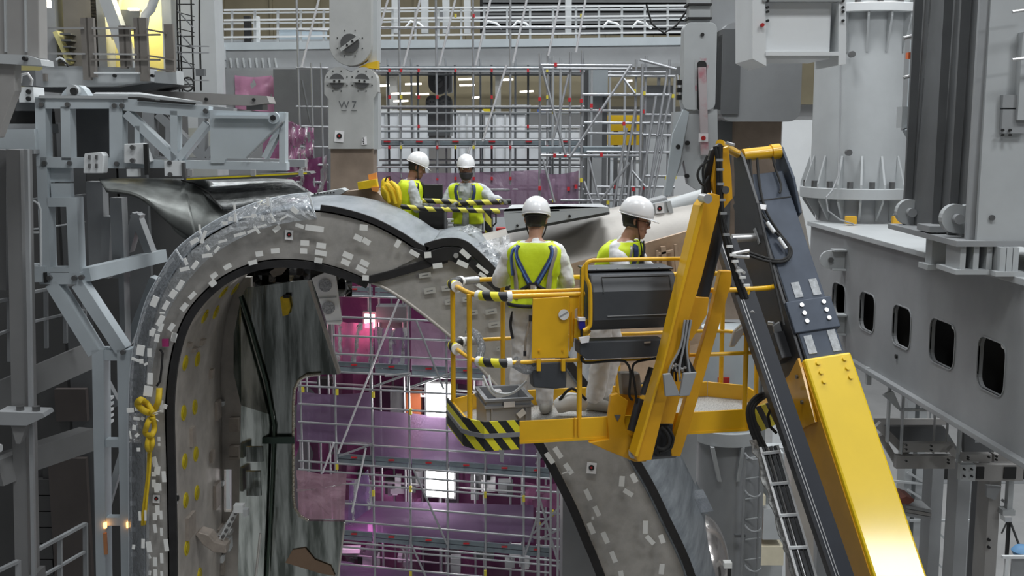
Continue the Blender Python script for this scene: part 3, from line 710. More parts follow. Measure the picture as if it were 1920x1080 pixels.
bl = thing('blue_tarp', 'small blue tarpaulin bundle near the right edge bottom', 'tarpaulin', P(1918, 1045, 18.4))
MB().lathe([(.02, 0), (.16, .02), (.2, .1), (.14, .17), (.03, .2)], P(1918, 1043, 18.35), 14).build('bundle', mat('blue_plastic', (.10, .25, .45), .5), bl, smooth=True)
# ================================================================== LEFT SIDE STEEL
YT = 12.5
tf = thing('truss_bracket', 'blue grey welded truss bracket with diagonal braces on the left', 'truss', P(300, 320, YT + .5))
def tbar(n, x1, y1, x2, y2, w, Y=YT, d=.18, m=G_BLUE): return pbar(n, x1, y1, x2, y2, Y, w, d, m, tf)
def frame_set(Y, m, dx=0, dy=0):
    s = YT / Y
    def t(n, x1, y1, x2, y2, w):
        def q(x, y): return (960 + (x - 960) * s, 240 + (y - 240) * s)
        if Y > YT and x1 > 385: return
        a = q(x1, y1); b = q(x2, y2); tbar(n, a[0], a[1], b[0], b[1], w * s, Y, .18, m)
    t('top_chord', 72, 193, 238, 193, 21); t('top_chord', 236, 196, 395, 211, 22); t('top_chord', 390, 214, 536, 219, 14)
    t('bottom_chord', 82, 304, 240, 306, 19); t('bottom_chord', 236, 306, 540, 312, 15)
    t('post', 81, 184, 84, 312, 19); t('post', 128, 200, 130, 300, 17); t('post', 222, 190, 223, 312, 24)
    t('post', 330, 208, 331, 305, 13); t('post', 532, 210, 532, 312, 11)
    t('diagonal', 240, 212, 332, 300, 15); t('diagonal', 338, 298, 390, 232, 13); t('post', 262, 236, 262, 285, 9)
frame_set(YT, G_BLUE); frame_set(YT + 1.1, G_MID)
tbar('diagonal', 498, 296, 530, 230, 10)
pplate('gusset_plate', [(393, 206), (536, 212), (534, 226), (462, 298), (424, 297), (420, 306), (395, 306)], YT - .02, .05, G_BLUE, tf)
pbar('stiffener', 402, 219, 505, 220, YT - .1, 5, .1, G_BLUE, tf)
ptube('rim', [(462, 296), (498, 260), (530, 228)], YT - .06, 1.5, G_MID, tf)
c = P(514, 221, YT - .03); disc('boss', c, (0, 1, 0), .065, .1, G_BLUE, tf); disc('boss_hole', c + V((0, -.01, 0)), (0, 1, 0), .03, .12, HOLE, tf)
# top plates
MB().prism([P(74, 184, YT - .03), P(240, 185, YT - .03), P(240, 185, YT + 1.2), P(74, 184, YT + 1.2)], (0, 0, .03)).build('top_plate', G_LIGHT, tf)
MB().prism([P(175, 181, YT), P(262, 182, YT), P(380, 196, YT), P(262, 178, YT + .6), P(180, 178, YT + .6)], (0, 0, .03)).build('top_plate', G_LIGHT, tf)
MB().prism([P(258, 189, YT - .02), P(365, 197, YT - .02), P(368, 193, YT - .02), P(260, 185, YT - .02)], (0, -.02, 0)).build('slot', HOLE, tf)
# lifting eye on top
pplate('lifting_eye', [(112, 184), (118, 172), (127, 164), (137, 159), (148, 160), (156, 166), (163, 176), (168, 184)], YT + .2, .18, G_BLUE, tf)
disc('eye_ring', P(139, 171, YT + .18), (0, 1, 0), .07, .12, G_LIGHT, tf); disc('eye_hole', P(139, 171, YT + .1), (0, 1, 0), .04, .05, HOLE, tf)
# bolted hardware on the lower chord
pplate('clamp_box', [(158, 288), (190, 285), (195, 292), (193, 325), (156, 325), (157, 296)], YT - .15, .15, G_WHITE, tf, bevel=.01)
for x in (168, 181):
    for y in (295, 311): pbar('clamp_bolt', x, y - 4, x, y + 4, YT - .19, 3, .04, BOLT, tf)
pplate('hinge_bracket', [(232, 270), (270, 268), (283, 303), (270, 308), (232, 305)], YT - .12, .12, G_WHITE, tf, bevel=.01)
for (x, y) in ((249, 276), (249, 301), (319, 305), (320, 327)): disc('bolt', P(x, y, YT - .14), (0, 1, 0), .025, .06, BOLT, tf)
pbox('screw_jack', 271, 270, 276, 328, YT - .2, .05, HOLE, tf); pbox('nut_block', 238, 317, 258, 331, YT - .1, .1, G_WHITE, tf)
pbox('jack_block', 309, 302, 340, 330, YT - .15, .15, G_WHITE, tf); pbox('screw_jack', 341, 305, 346, 334, YT - .18, .05, BOLT, tf)
for (x, y) in ((78, 196), (127, 196), (215, 198), (229, 198), (386, 208), (84, 306), (131, 306), (219, 307)):
    disc('bolt', P(x, y, YT - .01), (0, 1, 0), .026, .05, BOLT, tf); 
pbox('sheet_panel', 140, 205, 208, 296, YT + 1.0, .04, G_DARK, tf)

# support tower under the truss
tw = thing('support_tower', 'blue grey steel support tower with sloping braces under the truss bracket', 'tower', (P(210, 900, YT).x, YT + .3, 0))
def wbar(n, x1, y1, x2, y2, w, Y=YT, d=.2, m=G_BLUE, Y2=None): return pbar(n, x1, y1, x2, y2, Y, w, d, m, tw, Y2)
wbar('post', 85, 313, 92, 528, 19); wbar('post', 140, 370, 146, 520, 20); wbar('cross_rail', 94, 378, 150, 378, 17)
wbar('cross_rail', 98, 504, 140, 504, 8); wbar('cross_rail', 80, 520, 158, 520, 22)
pbox('step_plate', 95, 314, 131, 341, YT + .1, .1, G_BLUE, tw); pbox('step_plate', 96, 344, 132, 370, YT + .05, .1, G_BLUE, tw)
pbox('walk_beam', 18, 500, 84, 529, YT - .05, .35, G_BLUE, tw); pbox('beam_seam', 82, 511, 85, 530, YT - .07, .05, HOLE, tw)
wbar('cross_beam', 155, 516, 300, 480, 24, Y=YT, Y2=14.0)
wbar('brace', 102, 530, 182, 660, 24); wbar('brace', 150, 530, 232, 655, 23)
for (x0, x1) in ((172, 194), (219, 243)):
    a = P(x0, 656, YT); b = P(x1, 656, YT)
    a2 = P(x0 + 8, 1080, YT); b2 = P(x1 + 4, 1080, YT)
    MB().prism([a, b, V((b2.x, YT, 0)) if False else b2, a2], (0, .22, 0)).build('column', G_BLUE, tw)
    block('column', (a2.x, YT, 0), (b2.x, YT + .22, a2.z), G_BLUE, tw)
wbar('cross_rail', 178, 664, 238, 664, 20, Y=YT + .03, d=.15); wbar('cross_rail', 184, 829, 238, 829, 15, Y=YT + .03, d=.12); wbar('cross_rail', 186, 975, 242, 975, 16, Y=YT + .03, d=.12)
wbar('rear_brace', 232, 845, 198, 960, 12, Y=YT + .5, d=.1, m=G_LIGHT); wbar('rear_brace', 190, 700, 222, 760, 12, Y=YT + .5, d=.1, m=G_MID)
wbar('rear_post', 232, 500, 236, 660, 10, Y=YT + .9, m=G_MID); wbar('rear_post', 222, 370, 228, 520, 22, Y=YT + 1.0, m=G_MID)
wbar('rear_post', 182, 340, 188, 505, 30, Y=YT + 1.3, m=G_MID); wbar('rear_post', 205, 405, 200, 520, 16, Y=YT + 1.2, m=G_MID)
wbar('rear_brace', 255, 400, 285, 480, 14, Y=YT + 1.3, m=G_MID); wbar('rear_brace', 292, 520, 245, 640, 14, Y=YT + 1.2, m=G_BLUE)
wbar('rear_brace', 260, 400, 240, 470, 16, Y=YT + 1.3, m=G_MID)
for (x, y) in ((93, 521), (140, 521), (153, 520), (231, 660)): disc('bolt', P(x, y, YT - .02), (0, 1, 0), .028, .06, BOLT, tw)
# small orange work lights low on the posts
for (x, y) in ((196, 986), (239, 985)):
    pbox('marker_lamp', x - 2, y - 5, x + 2, y + 5, YT - .03, .04, mat('orange_lamp', (1, .6, .2), .5, var=0, emit=(1, .45, .12), estr=5), tw)
pbox('reflector_strip', 195, 1000, 199, 1040, YT - .02, .03, mat('orange_cover2', (.6, .25, .1), .5), tw)
# white ladder rungs in the tower bay
for k in range(5): pbox('rung', 196, 745 + k * 11, 208, 750 + k * 11, YT + .35, .1, G_WHITE, tw)
# little guard rail left of the tower
gr = thing('guard_rail', 'white tubular guard rail beside the support tower', 'railing', P(50, 500, YT))
ptube('hoop', [(20, 500), (19, 376), (64, 377), (72, 382), (76, 393), (77, 500)], YT, 2.3, G_WHITE, gr)
ptube('mid_rail', [(19, 436), (76, 436)], YT, 2, G_WHITE, gr); ptube('side_rail', [(20, 375), (78, 372), (160, 365)], YT, 1.8, G_LIGHT, gr, Ys=[YT, YT + .6, YT + 1.4])
ptube('side_rail', [(20, 434), (78, 428), (160, 416)], YT, 1.8, G_LIGHT, gr, Ys=[YT, YT + .6, YT + 1.4])

# ---- main left building columns and beams, shade painted into their grey
lb = thing('left_steelwork', 'grey columns and sloping beams of the left building edge, painted as shaded', 'steelwork', (P(40, 900, 12).x, 12, 0))
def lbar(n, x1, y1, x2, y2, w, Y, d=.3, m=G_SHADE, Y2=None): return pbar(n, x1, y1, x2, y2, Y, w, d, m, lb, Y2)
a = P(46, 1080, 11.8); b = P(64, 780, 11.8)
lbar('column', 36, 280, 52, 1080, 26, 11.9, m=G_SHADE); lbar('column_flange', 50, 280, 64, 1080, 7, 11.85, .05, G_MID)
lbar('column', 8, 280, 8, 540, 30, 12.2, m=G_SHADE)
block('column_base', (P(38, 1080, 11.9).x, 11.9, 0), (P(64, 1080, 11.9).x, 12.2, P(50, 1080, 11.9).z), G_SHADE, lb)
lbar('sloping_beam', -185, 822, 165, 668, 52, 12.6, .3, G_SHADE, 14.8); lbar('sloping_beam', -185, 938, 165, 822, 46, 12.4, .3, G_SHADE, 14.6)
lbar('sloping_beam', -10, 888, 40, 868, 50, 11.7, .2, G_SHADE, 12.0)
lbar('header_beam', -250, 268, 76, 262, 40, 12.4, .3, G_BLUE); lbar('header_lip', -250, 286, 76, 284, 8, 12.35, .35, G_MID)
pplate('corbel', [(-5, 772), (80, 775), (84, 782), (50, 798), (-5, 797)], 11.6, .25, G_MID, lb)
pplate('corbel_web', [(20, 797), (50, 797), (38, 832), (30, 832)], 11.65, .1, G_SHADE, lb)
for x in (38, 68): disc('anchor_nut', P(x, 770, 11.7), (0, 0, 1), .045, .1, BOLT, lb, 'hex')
ptube('round_pipe', [(-5, 840), (2, 840)], 11.6, 8, G_WHITE, lb)
# stair railings
def rail_set(pts_top, drop, Y0, Y1, w, lab, n):
    t = thing('stair_railing', lab, 'railing', P(pts_top[0][0], pts_top[0][1] + drop, Y0))
    (x1, y1), (x2, y2) = pts_top
    pbar('top_rail', x1, y1, x2, y2, Y0, w, .05, G_MID, t, Y1); pbar('mid_rail', x1, y1 + drop * .5, x2, y2 + drop * .47, Y0, w * .8, .04, G_MID, t, Y1)
    for k in range(n):
        f = k / (n - 1); x = x1 + (x2 - x1) * f; y = y1 + (y2 - y1) * f; Y = Y0 + (Y1 - Y0) * f
        pbar('post', x, y, x + 1, y + drop * (1 - .06 * f), Y, w * 1.3, .05, G_MID, t)
    return t
rail_set([(50, 550), (158, 528)], 112, 13.0, 14.6, 5, 'grey stair railing above the sloping beam on the left', 4)
rail_set([(-8, 566), (18, 560)], 125, 12.0, 12.3, 6, 'short grey railing at the left edge beside the column', 2)
rail_set([(64, 1034), (160, 982)], 110, 12.4, 13.6, 6, 'sloping grey railing at the lower left', 3)
rail_set([(-8, 1072), (34, 1052)], 80, 11.4, 11.7, 6, 'grey railing stub in the bottom left corner', 2)

# ---- heavy grey column top left with chamfered foot
hc = thing('hanging_column', 'heavy warm grey column block at the top left corner', 'column', P(40, 250, 11.0))
pplate('upper_block', [(-220, -60), (72, -60), (74, 110), (-220, 95)], 11.0, .2, G_WARM, hc, bevel=.01)
for x in (10, 48): pbar('weld_rib', x, -60, x + 2, 98, 10.97, 3, .05, G_LIGHT, hc)
pplate('collar', [(-220, 92), (48, 103), (76, 112), (78, 123), (-220, 108)], 10.93, .3, G_LIGHT, hc)
pplate('lower_block', [(-220, 109), (28, 113), (28, 170), (-4, 258), (-220, 265)], 11.0, .15, G_WARM, hc, bevel=.01)
disc('bolt', P(47, 110, 10.9), (0, 1, 0), .02, .06, HOLE, hc)
# ---- upper left service platform with railings
up = thing('service_platform', 'pale grey service platform with brown posts and rails upper left', 'platform', P(190, 160, 14))
pplate('fascia', [(64, 137), (92, 124), (165, 124), (280, 128), (280, 152), (210, 162), (64, 163)], 13.6, .3, G_LIGHT, up)
pplate('fascia_end', [(278, 134), (330, 132), (332, 158), (278, 154)], 13.8, .3, G_LIGHT, up)
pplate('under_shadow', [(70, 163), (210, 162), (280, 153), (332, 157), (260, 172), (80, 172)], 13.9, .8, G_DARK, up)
BRN = mat('brownish_post', (.24, .22, .20), .5, .3)
for (x, y0, y1, w) in ((160, 33, 150, 8), (170, 33, 145, 8), (257, 33, 138, 6), (268, 33, 152, 11), (230, 48, 128, 9), (238, 48, 126, 7), (317, 45, 135, 13), (80, 138, 152, 10)):
    pbox('post', x - w / 2, y0, x + w / 2, y1, 13.5, .07, BRN, up)
for (x1, y1, x2, y2) in ((86, 53, 157, 53), (173, 53, 254, 53), (88, 100, 160, 101), (175, 101, 256, 102), (176, 68, 300, 65), (172, 112, 300, 112), (275, 55, 312, 62), (277, 104, 325, 112), (278, 127, 325, 134)):
    pbar('rail', x1, y1, x2, y2, 13.45, 3.2, .04, ALU if y1 in (53, 100, 101) else BRN, up)
pbox('inner_step', 176, 135, 258, 138, 13.4, .1, G_WHITE, up)
for x in (215, 286): disc('bolt', P(x, 142, 13.58), (0, 1, 0), .02, .05, HOLE, up)
ptube('hose_coil', [(105, 112), (112, 108), (120, 112), (124, 122)], 13.45, 2, G_WHITE, up); ptube('hose_coil', [(110, 118), (116, 114), (126, 120), (128, 125)], 13.4, 2, HOLE, up)
# long flat arm behind the truss top
fa = thing('long_flat_arm', 'long flat grey arm lying behind the top of the truss bracket', 'beam', P(380, 195, 14.2))
pplate('arm_body', [(180, 168), (270, 169), (500, 180), (505, 193), (470, 198), (370, 195), (180, 180)], 14.2, .4, G_WARM, fa)
for (x, y) in ((387, 186), (476, 187)): disc('bolt', P(x, y, 14.19), (0, 1, 0), .02, .05, HOLE, fa)
pbox('jack_foot', 462, 196, 492, 206, 14.3, .3, BOLT, fa)
# block stack left of the truss
bk = thing('bearing_stack', 'pale bearing blocks on dark beams between column and truss', 'bearing', P(55, 200, 12.8))
pbox('block', 36, 163, 62, 192, 12.8, .3, G_WHITE, bk); pbox('beam', 30, 192, 74, 208, 12.9, .4, G_DARK, bk); pbox('beam', 14, 208, 76, 232, 13.0, .4, HOLE, bk); pbox('beam', 8, 232, 76, 250, 12.9, .5, G_MID, bk)
ptube('shackle', [(38, 155), (40, 140), (52, 138), (60, 150), (58, 160)], 12.75, 3, ALU, bk)
pbox('plate', 38, 132, 66, 162, 12.95, .2, G_DARK, bk)
for (x, y) in ((54, 172), (54, 185)): disc('bolt', P(x, y, 12.79), (0, 1, 0), .025, .05, HOLE, bk)
# rebar like cable ladder behind
cl = thing('cable_ladder', 'dark cable ladder with loose cables on the pale wall upper left', 'cable ladder', P(345, 170, 21))
for x in (331, 336, 358): ptube('cable_run', [(x, -10), (x + 2, 60), (x + 4, 120), (x + 6, 172)], 21, 1.6, HOLE, cl)
for k in range(11): pbar('rung', 332, 8 + 15 * k, 364, 12 + 15 * k + (4 if k % 2 else -4), 20.9, 1.6, .05, HOLE, cl)
for k in range(4): pbar('lacing', 333, 20 + 38 * k, 362, 52 + 38 * k, 20.85, 1.6, .05, G_DARK, cl)
ptube('single_cable', [(374, -10), (374, 60), (376, 125), (377, 170)], 21, 1.8, HOLE, cl)
pbox('junction_box', 367, 129, 382, 142, 20.9, .15, G_DARK, cl)
ptube('coil', [(352 + 11 * cos(a), 158 + 13 * sin(a)) for a in [2 * pi * k / 16 for k in range(17)]], 20.8, 1.5, HOLE, cl)
for y in (86, 98, 150): pbar('cross_tube', 330, y, 392, y + 1, 20.9, 2.2, .05, G_MID, cl)
# dark mirror shell under the truss
ms = thing('mirror_shell', 'dark mirror polished curved shell between truss and vessel', 'shell', P(330, 440, 12.0))
def shell(name, top, bot, Y0, Y1, m, bulge):
    rows = []
    n = len(top)
    for k in range(9):
        t = k / 8; row = []
        for (x1, y1), (x2, y2) in zip(top, bot):
            row.append(P(x1 + (x2 - x1) * t, y1 + (y2 - y1) * t, Y0 + (Y1 - Y0) * t - bulge * sin(pi * t)))
        rows.append(row)
    return MB().grid(rows).build(name, m, ms, smooth=True, solid=.02)
tp_ = spline([(186, 336), (230, 336), (300, 335), (345, 336)], 5); bt_ = spline([(200, 360), (262, 372), (318, 420), (372, 456)], 5)
shell('shell_skin', tp_, bt_, 12.6, 11.9, SHELLM, .25)
tp_ = spline([(345, 336), (390, 340), (415, 360), (440, 385)], 5); bt_ = spline([(318, 420), (335, 440), (360, 448), (420, 420)], 5)
shell('shell_skin', tp_, bt_, 12.55, 12.0, SHELLM, .15)
tp_ = spline([(350, 338), (420, 337), (500, 336), (548, 338)], 5); bt_ = spline([(418, 392), (450, 390), (500, 378), (590, 366)], 5)
SCR = mat('scratched_mirror', (.26, .27, .27), .35, .8, var=.3, scale=8, bump=.5, bscale=14)
shell('shell_skin', tp_, bt_, 12.7, 12.1, SCR, .1)
ptube('edge_seam', [(340, 338), (365, 345), (392, 362), (416, 392)], 12.0, 1.6, HOLE, ms, Ys=[12.4, 12.3, 12.2, 12.05])
# thin strip of yellow tape rail with hardware
ys = thing('taped_ledge', 'thin ledge edged with yellow tape below the truss end', 'ledge', P(450, 335, 12.2))
pplate('ledge', [(345, 334), (580, 322), (584, 326), (545, 333), (350, 339)], 12.2, .3, BOLT, ys)
pbar('yellow_tape', 350, 336, 575, 325, 12.17, 2.6, .02, YPLUG, ys)
for x in (352, 470, 560): pbox('clip', x, 318, x + 8, 330, 12.15, .05, ALU, ys)
# ================================================================== VESSEL SECTOR (the D shaped ring)
YV = 11.0; YB = 13.1
ves = thing('vessel_sector', 'large D shaped steel vessel sector with black sealing strips and white tape', 'vessel', (P(760, 900, YV + 1).x, YV + 1, 0))
outer_px = [(272, 1260), (272, 1080), (271, 900), (271, 760), (274, 680), (283, 620), (300, 560), (330, 505), (370, 458), (420, 425), (480, 404), (540, 394), (600, 395),
            (650, 404), (700, 420), (750, 446), (782, 467), (802, 474)]
outer2_px = [(800, 473), (832, 464), (862, 465), (885, 482), (915, 512), (960, 562), (1010, 622), (1060, 688), (1110, 757), (1150, 815), (1185, 870), (1215, 922), (1245, 985), (1270, 1037), (1290, 1090), (1340, 1260)]
inner_px = [(318, 1260), (318, 1080), (315, 900), (312, 780), (315, 720), (322, 670), (335, 622), (355, 582), (385, 547), (420, 519), (460, 500), (500, 490), (545, 488), (590, 493), (630, 503), (660, 514), (692, 528)]
inner2_px = [(692, 528), (722, 541), (760, 565), (800, 595), (850, 637), (900, 690), (950, 745), (990, 792), (1020, 835), (1050, 890), (1080, 950), (1105, 1010), (1130, 1070), (1200, 1260)]
so = spline([(x, y, 0) for x, y in outer_px], 4); so2 = spline([(x, y, 0) for x, y in outer2_px], 4)
si = spline([(x, y, 0) for x, y in inner_px], 4); si2 = spline([(x, y, 0) for x, y in inner2_px], 4)
def v2(l): return [(p.x, p.y) for p in l]
# two face plates, meeting on the diagonal joint
pplate('face_plate', v2(so) + [(800, 474), (692, 528)] + v2(si)[::-1], YV, .08, STEEL, ves)
pplate('arm_plate', v2(so2) + v2(si2)[::-1], YV + .02, .08, STEEL, ves)
# shells reaching back
def flare(p): return max(0.0, min(1.0, (p.x - 850) / 350.0)) * .56
def sweep(name, l, m, Y1, fl=False, th=.03):
    rows = []
    for k in range(7):
        t = k / 6; row = []
        for p in l:
            q = P(p.x, p.y, YV); q = V((q.x + (flare(p) * t ** .7 if fl else 0), YV + (Y1 - YV) * t, q.z)); row.append(q)
        rows.append(row)
    return MB().grid(rows).build(name, m, ves, smooth=True, solid=th), rows
sweep('outer_shell', so, BRUSH, YB + .1)
sweep('outer_shell', so2, BRUSH, YB + .1, True)
ishell, irows = sweep('inner_shell', si, WALLST, YB)
sweep('inner_shell', si2, WALLST, YB - .3)
# black sealing strips
def strip_px(l, w, side, Y, name, t=.03, n0=0, n1=None):
    q = [V((p.x, p.y, 0)) for p in l][n0:n1]
    A = []; B = []
    for i, p in enumerate(q):
        t_ = (q[min(i + 1, len(q) - 1)] - q[max(i - 1, 0)]).normalized(); nn = V((t_.y, -t_.x, 0)) * side
        A.append((p.x, p.y)); B.append((p.x + nn.x * w, p.y + nn.y * w))
    return pplate(name, A + B[::-1], Y, t, BLACK, ves, bevel=.006)
strip_px(si, 14, -1 if False else 1, YV - .03, 'seal_strip') if False else None
def strip(l, off0, off1, name):
    q = [V((p.x, p.y, 0)) for p in l]; A = []; B = []
    for i, p in enumerate(q):
        t_ = (q[min(i + 1, len(q) - 1)] - q[max(i - 1, 0)]).normalized(); nn = V((t_.y, -t_.x, 0))
        A.append((p.x + nn.x * off0, p.y + nn.y * off0)); B.append((p.x + nn.x * off1, p.y + nn.y * off1))
    return pplate(name, A + B[::-1], YV - .035, .04, BLACK, ves, bevel=.006)
strip(si, 0, -14, 'seal_strip')                                   # inner edge of the D (towards the plate)
strip([p for p in so if p.x > 590 and p.y < 480], 0, 11, 'seal_strip')
strip([V((690, 524, 0)), V((730, 514, 0)), V((775, 501, 0)), V((812, 490, 0)), V((838, 484, 0))], -9, 6, 'seal_strip')
strip([p for p in so2 if p.y < 1300], 2, 17, 'seal_strip')
strip([p for p in si2 if p.y > 815], 1, -15, 'seal_strip')
pplate('seal_joint', [(768, 462), (800, 472), (832, 463), (862, 464), (886, 482), (872, 500), (842, 488), (812, 497), (794, 486)], YV - .05, .05, BLACK, ves, bevel=.008)
pbar('seal_joint', 880, 490, 960, 566, YV - .06, 12, .04, BLACK, ves)
disc('joint_bolt', P(855, 479, YV - .06), (0, 1, 0), .025, .04, ALU, ves)
ptube('plate_weld', [(796, 494), (740, 508), (700, 518)], YV - .02, 2, ALU, ves)

# white tape patches: (px, py, long px, short px, angle)
TP = [(541 + 104 / 3.6 * 0, 0, 0, 0, 0)]
T = []
def tz(x, y, l, s, a, k=3.6, ox=230, oy=350): T.append((ox + x / k, oy + y / k, l / k, s / k, a))
for v in ((1295, 282, 125, 38, 8), (1195, 265, 60, 25, 20), (1040, 285, 55, 32, -38), (1228, 380, 55, 36, 3), (1222, 434, 48, 36, 2), (1340, 398, 64, 38, 8), (1338, 448, 80, 34, 10),
          (1030, 433, 58, 34, -4), (922, 453, 50, 36, -8), (708, 540, 56, 32, -30), (616, 600, 50, 34, -35), (878, 512, 60, 30, -14), (608, 652, 48, 40, -38), (1320, 497, 50, 34, 8),
          (488, 530, 62, 30, -52), (388, 665, 72, 34, -57), (340, 725, 58, 42, -55), (292, 802, 66, 32, -58), (470, 735, 60, 30, -45), (415, 812, 60, 36, -50), (255, 905, 80, 38, -60),
          (258, 952, 60, 28, -70), (330, 948, 56, 34, -55), (232, 1022, 54, 30, -75), (202, 983, 56, 30, -70), (348, 1018, 62, 34, -72), (268, 852, 36, 12, 0), (215, 775, 75, 45, -65),
          (675, 368, 60, 16, -15), (790, 322, 80, 20, -15), (868, 300, 56, 18, -22), (940, 266, 64, 14, -15), (905, 292, 60, 16, 55), (1012, 210, 66, 14, 60), (1160, 160, 52, 34, 40),
          (945, 212, 38, 14, 85), (885, 196, 34, 24, -5), (760, 210, 56, 18, 95), (728, 218, 30, 28, 0), (690, 248, 34, 22, 0), (545, 340, 90, 22, -68), (520, 285, 60, 14, 88), (484, 368, 60, 30, -30),
          (425, 505, 50, 22, 70), (418, 556, 66, 26, -12), (575, 412, 40, 20, 60), (635, 425, 52, 20, -50), (570, 465, 70, 26, -8), (1085, 210, 60, 12, -30), (840, 205, 60, 10, -8), (980, 100, 60, 18, 88), (755, 140, 34, 14, 88)):
    tz(*v)
for v in ((403, 240, 54, 40, 5), (365, 310, 58, 38, 26), (421, 334, 56, 36, 32), (632, 350, 52, 34, -60), (745, 415, 70, 30, 30), (836, 425, 46, 40, -5), (1088, 418, 78, 34, 42), (1205, 520, 96, 22, 38),
          (1070, 485, 80, 34, 24), (902, 497, 66, 34, -8), (1205, 562, 54, 24, 35), (296, 428, 70, 38, 24), (280, 475, 60, 36, 24), (408, 480, 62, 34, 26), (388, 522, 74, 36, 28), (416, 580, 44, 36, 4), (15, 345, 40, 36, 3), (1210, 650, 100, 26, 33), (98, 462, 50, 36, 10)):
    tz(*v, k=3.6, ox=570, oy=360)
for v in ((240, 20, 30, 50, 5), (290, 65, 36, 62, 8), (150, 165, 66, 90, 12), (226, 185, 36, 72, 3), (108, 245, 70, 24, 20), (158, 258, 34, 40, 0), (196, 282, 36, 20, -25), (232, 405, 46, 100, 4), (215, 510, 76, 90, 10),
          (430, 55, 42, 76, 12), (328, 640, 32, 104, 2), (358, 640, 34, 40, 20), (65, 672, 60, 40, -4), (122, 660, 36, 36, 0), (168, 742, 30, 32, 30), (118, 742, 55, 28, 8), (98, 818, 32, 44, 10), (65, 880, 14, 66, -6), (122, 882, 36, 28, -40), (134, 1004, 30, 32, 0), (306, 915, 24, 40, 0), (308, 960, 20, 26, 0)):
    x, y, w, h, a = v; tz(x, y, h, w, 90 + a, k=4.5, ox=230, oy=620)
for v in ((270, 115, 44, 86, -12), (348, 242, 36, 98, -2), (292, 190, 50, 78, 8), (285, 335, 40, 84, -3), (314, 330, 26, 66, 0), (294, 525, 38, 88, 0), (272, 580, 36, 64, 0), (324, 566, 24, 80, 0), (145, 575, 22, 84, 0), (192, 570, 18, 94, 2), (274, 680, 30, 76, -6), (328, 708, 24, 72, 0),
          (368, 820, 38, 108, -4), (172, 806, 30, 86, 4), (222, 835, 46, 96, -6), (92, 835, 26, 40, 10), (225, 915, 22, 42, -20), (274, 960, 36, 82, 2), (330, 930, 28, 92, 0), (228, 1055, 24, 44, 10), (276, 1055, 34, 70, 0), (330, 1064, 24, 50, 0), (262, 300, 34, 66, 0), (262, 220, 36, 40, 0)):
    x, y, w, h, a = v; tz(x, y, h, w, 90 + a, k=4.5, ox=230, oy=840)
for v in ((178, 188, 92, 38, 57), (118, 228, 94, 38, 56), (255, 305, 92, 38, 55), (236, 330, 60, 10, -20), (395, 492, 90, 36, 66), (640, 395, 78, 40, 94), (686, 478, 78, 34, 32), (728, 372, 72, 40, 62), (460, 612, 82, 36, 64), (418, 735, 92, 38, 66), (520, 803, 92, 38, 66), (810, 728, 100, 38, 90), (845, 820, 84, 34, 48), (930, 812, 68, 38, 70), (580, 942, 90, 36, 68), (928, 1030, 80, 38, 96), (634, 1065, 50, 38, 80), (430, 662, 20, 22, 0)):
    tz(*v, k=3.8575, ox=1000, oy=800)
TAPES = T
def tape_patch(px, py, l, s, a, Y, m=WTAPE):
    s = max(s, 2.5); c = P(px, py, Y); k = mpp(Y); ar = radians(a)
    x = V((cos(ar), 0, -sin(ar))); z = V((sin(ar), 0, cos(ar)))
    return inst('tape_patch', 'cube', m, fm(x * l * k, V((0, .006, 0)), z * s * k, c), ves)
_band = [(238, 1260), (238, 760), (246, 680), (258, 618), (276, 558), (304, 508), (330, 468), (372, 434), (420, 405), (480, 380), (540, 366), (582, 362),
         (594, 410), (548, 416), (495, 428), (440, 452), (390, 486), (350, 530), (318, 580), (298, 632), (286, 690), (280, 760), (280, 1260)]
def in_band(x, y):
    c = False
    for (x1, y1), (x2, y2) in zip(_band, _band[1:] + _band[:1]):
        if (y1 > y) != (y2 > y) and x < (x2 - x1) * (y - y1) / (y2 - y1) + x1: c = not c
    return c
for (px, py, l, s, a) in TAPES: tape_patch(px, py, l, s, a, YV - .19 if in_band(px, py) else YV - .075)
# embossed tags on the arm plate
TAG = mat('etched_tag', (.50, .49, .46), .5, .2, var=.05)
for (px, py, l, s, a) in ((797, 516, 23, 9, 8), (806, 545, 22, 11, 8), (840, 540, 24, 10, 8), (844, 566, 19, 10, 8), (876, 561, 18, 9, 8), (886, 586, 20, 9, 8), (921, 584, 22, 10, 8), (927, 609, 22, 10, 8), (934, 654, 6, 8, 8), (901, 530, 22, 8, 8)):
    tg = tape_patch(px, py, l, s, -a, YV - .01, TAG)
    pbar('tag_scribble', px - l * .25, py + 1, px + l * .25, py - 1, YV - .016, 1.2, .003, G_DARK, tg)
# survey targets
def target(par, px, py, s, Y, rot=0):
    par = pbar('target_paper', px - s / 2, py, px + s / 2, py + rot * s, Y, s * 1.2, .006, PAPER, par)
    disc('target_dot', P(px, py, Y - .004), (0, 1, 0), s * .30 * mpp(Y), .006, HOLE, par); disc('target_centre', P(px, py, Y - .009), (0, 1, 0), s * .12 * mpp(Y), .006, RED, par)
for (px, py, s) in ((542, 440, 15), (1109, 877, 18), (293, 935, 13)): target(ves, px, py, s, YV - .02, .08)
# magenta tag and loose black strip on the inner seal
pbox('magenta_tag', 304, 636, 315, 650, YV - .08, .03, mat('magenta_plastic', (.35, .03, .15), .5), ves)
ptube('loose_seal', [(300, 655), (305, 662), (303, 690), (300, 715), (294, 724)], YV - .05, 2.2, BLACK, ves)

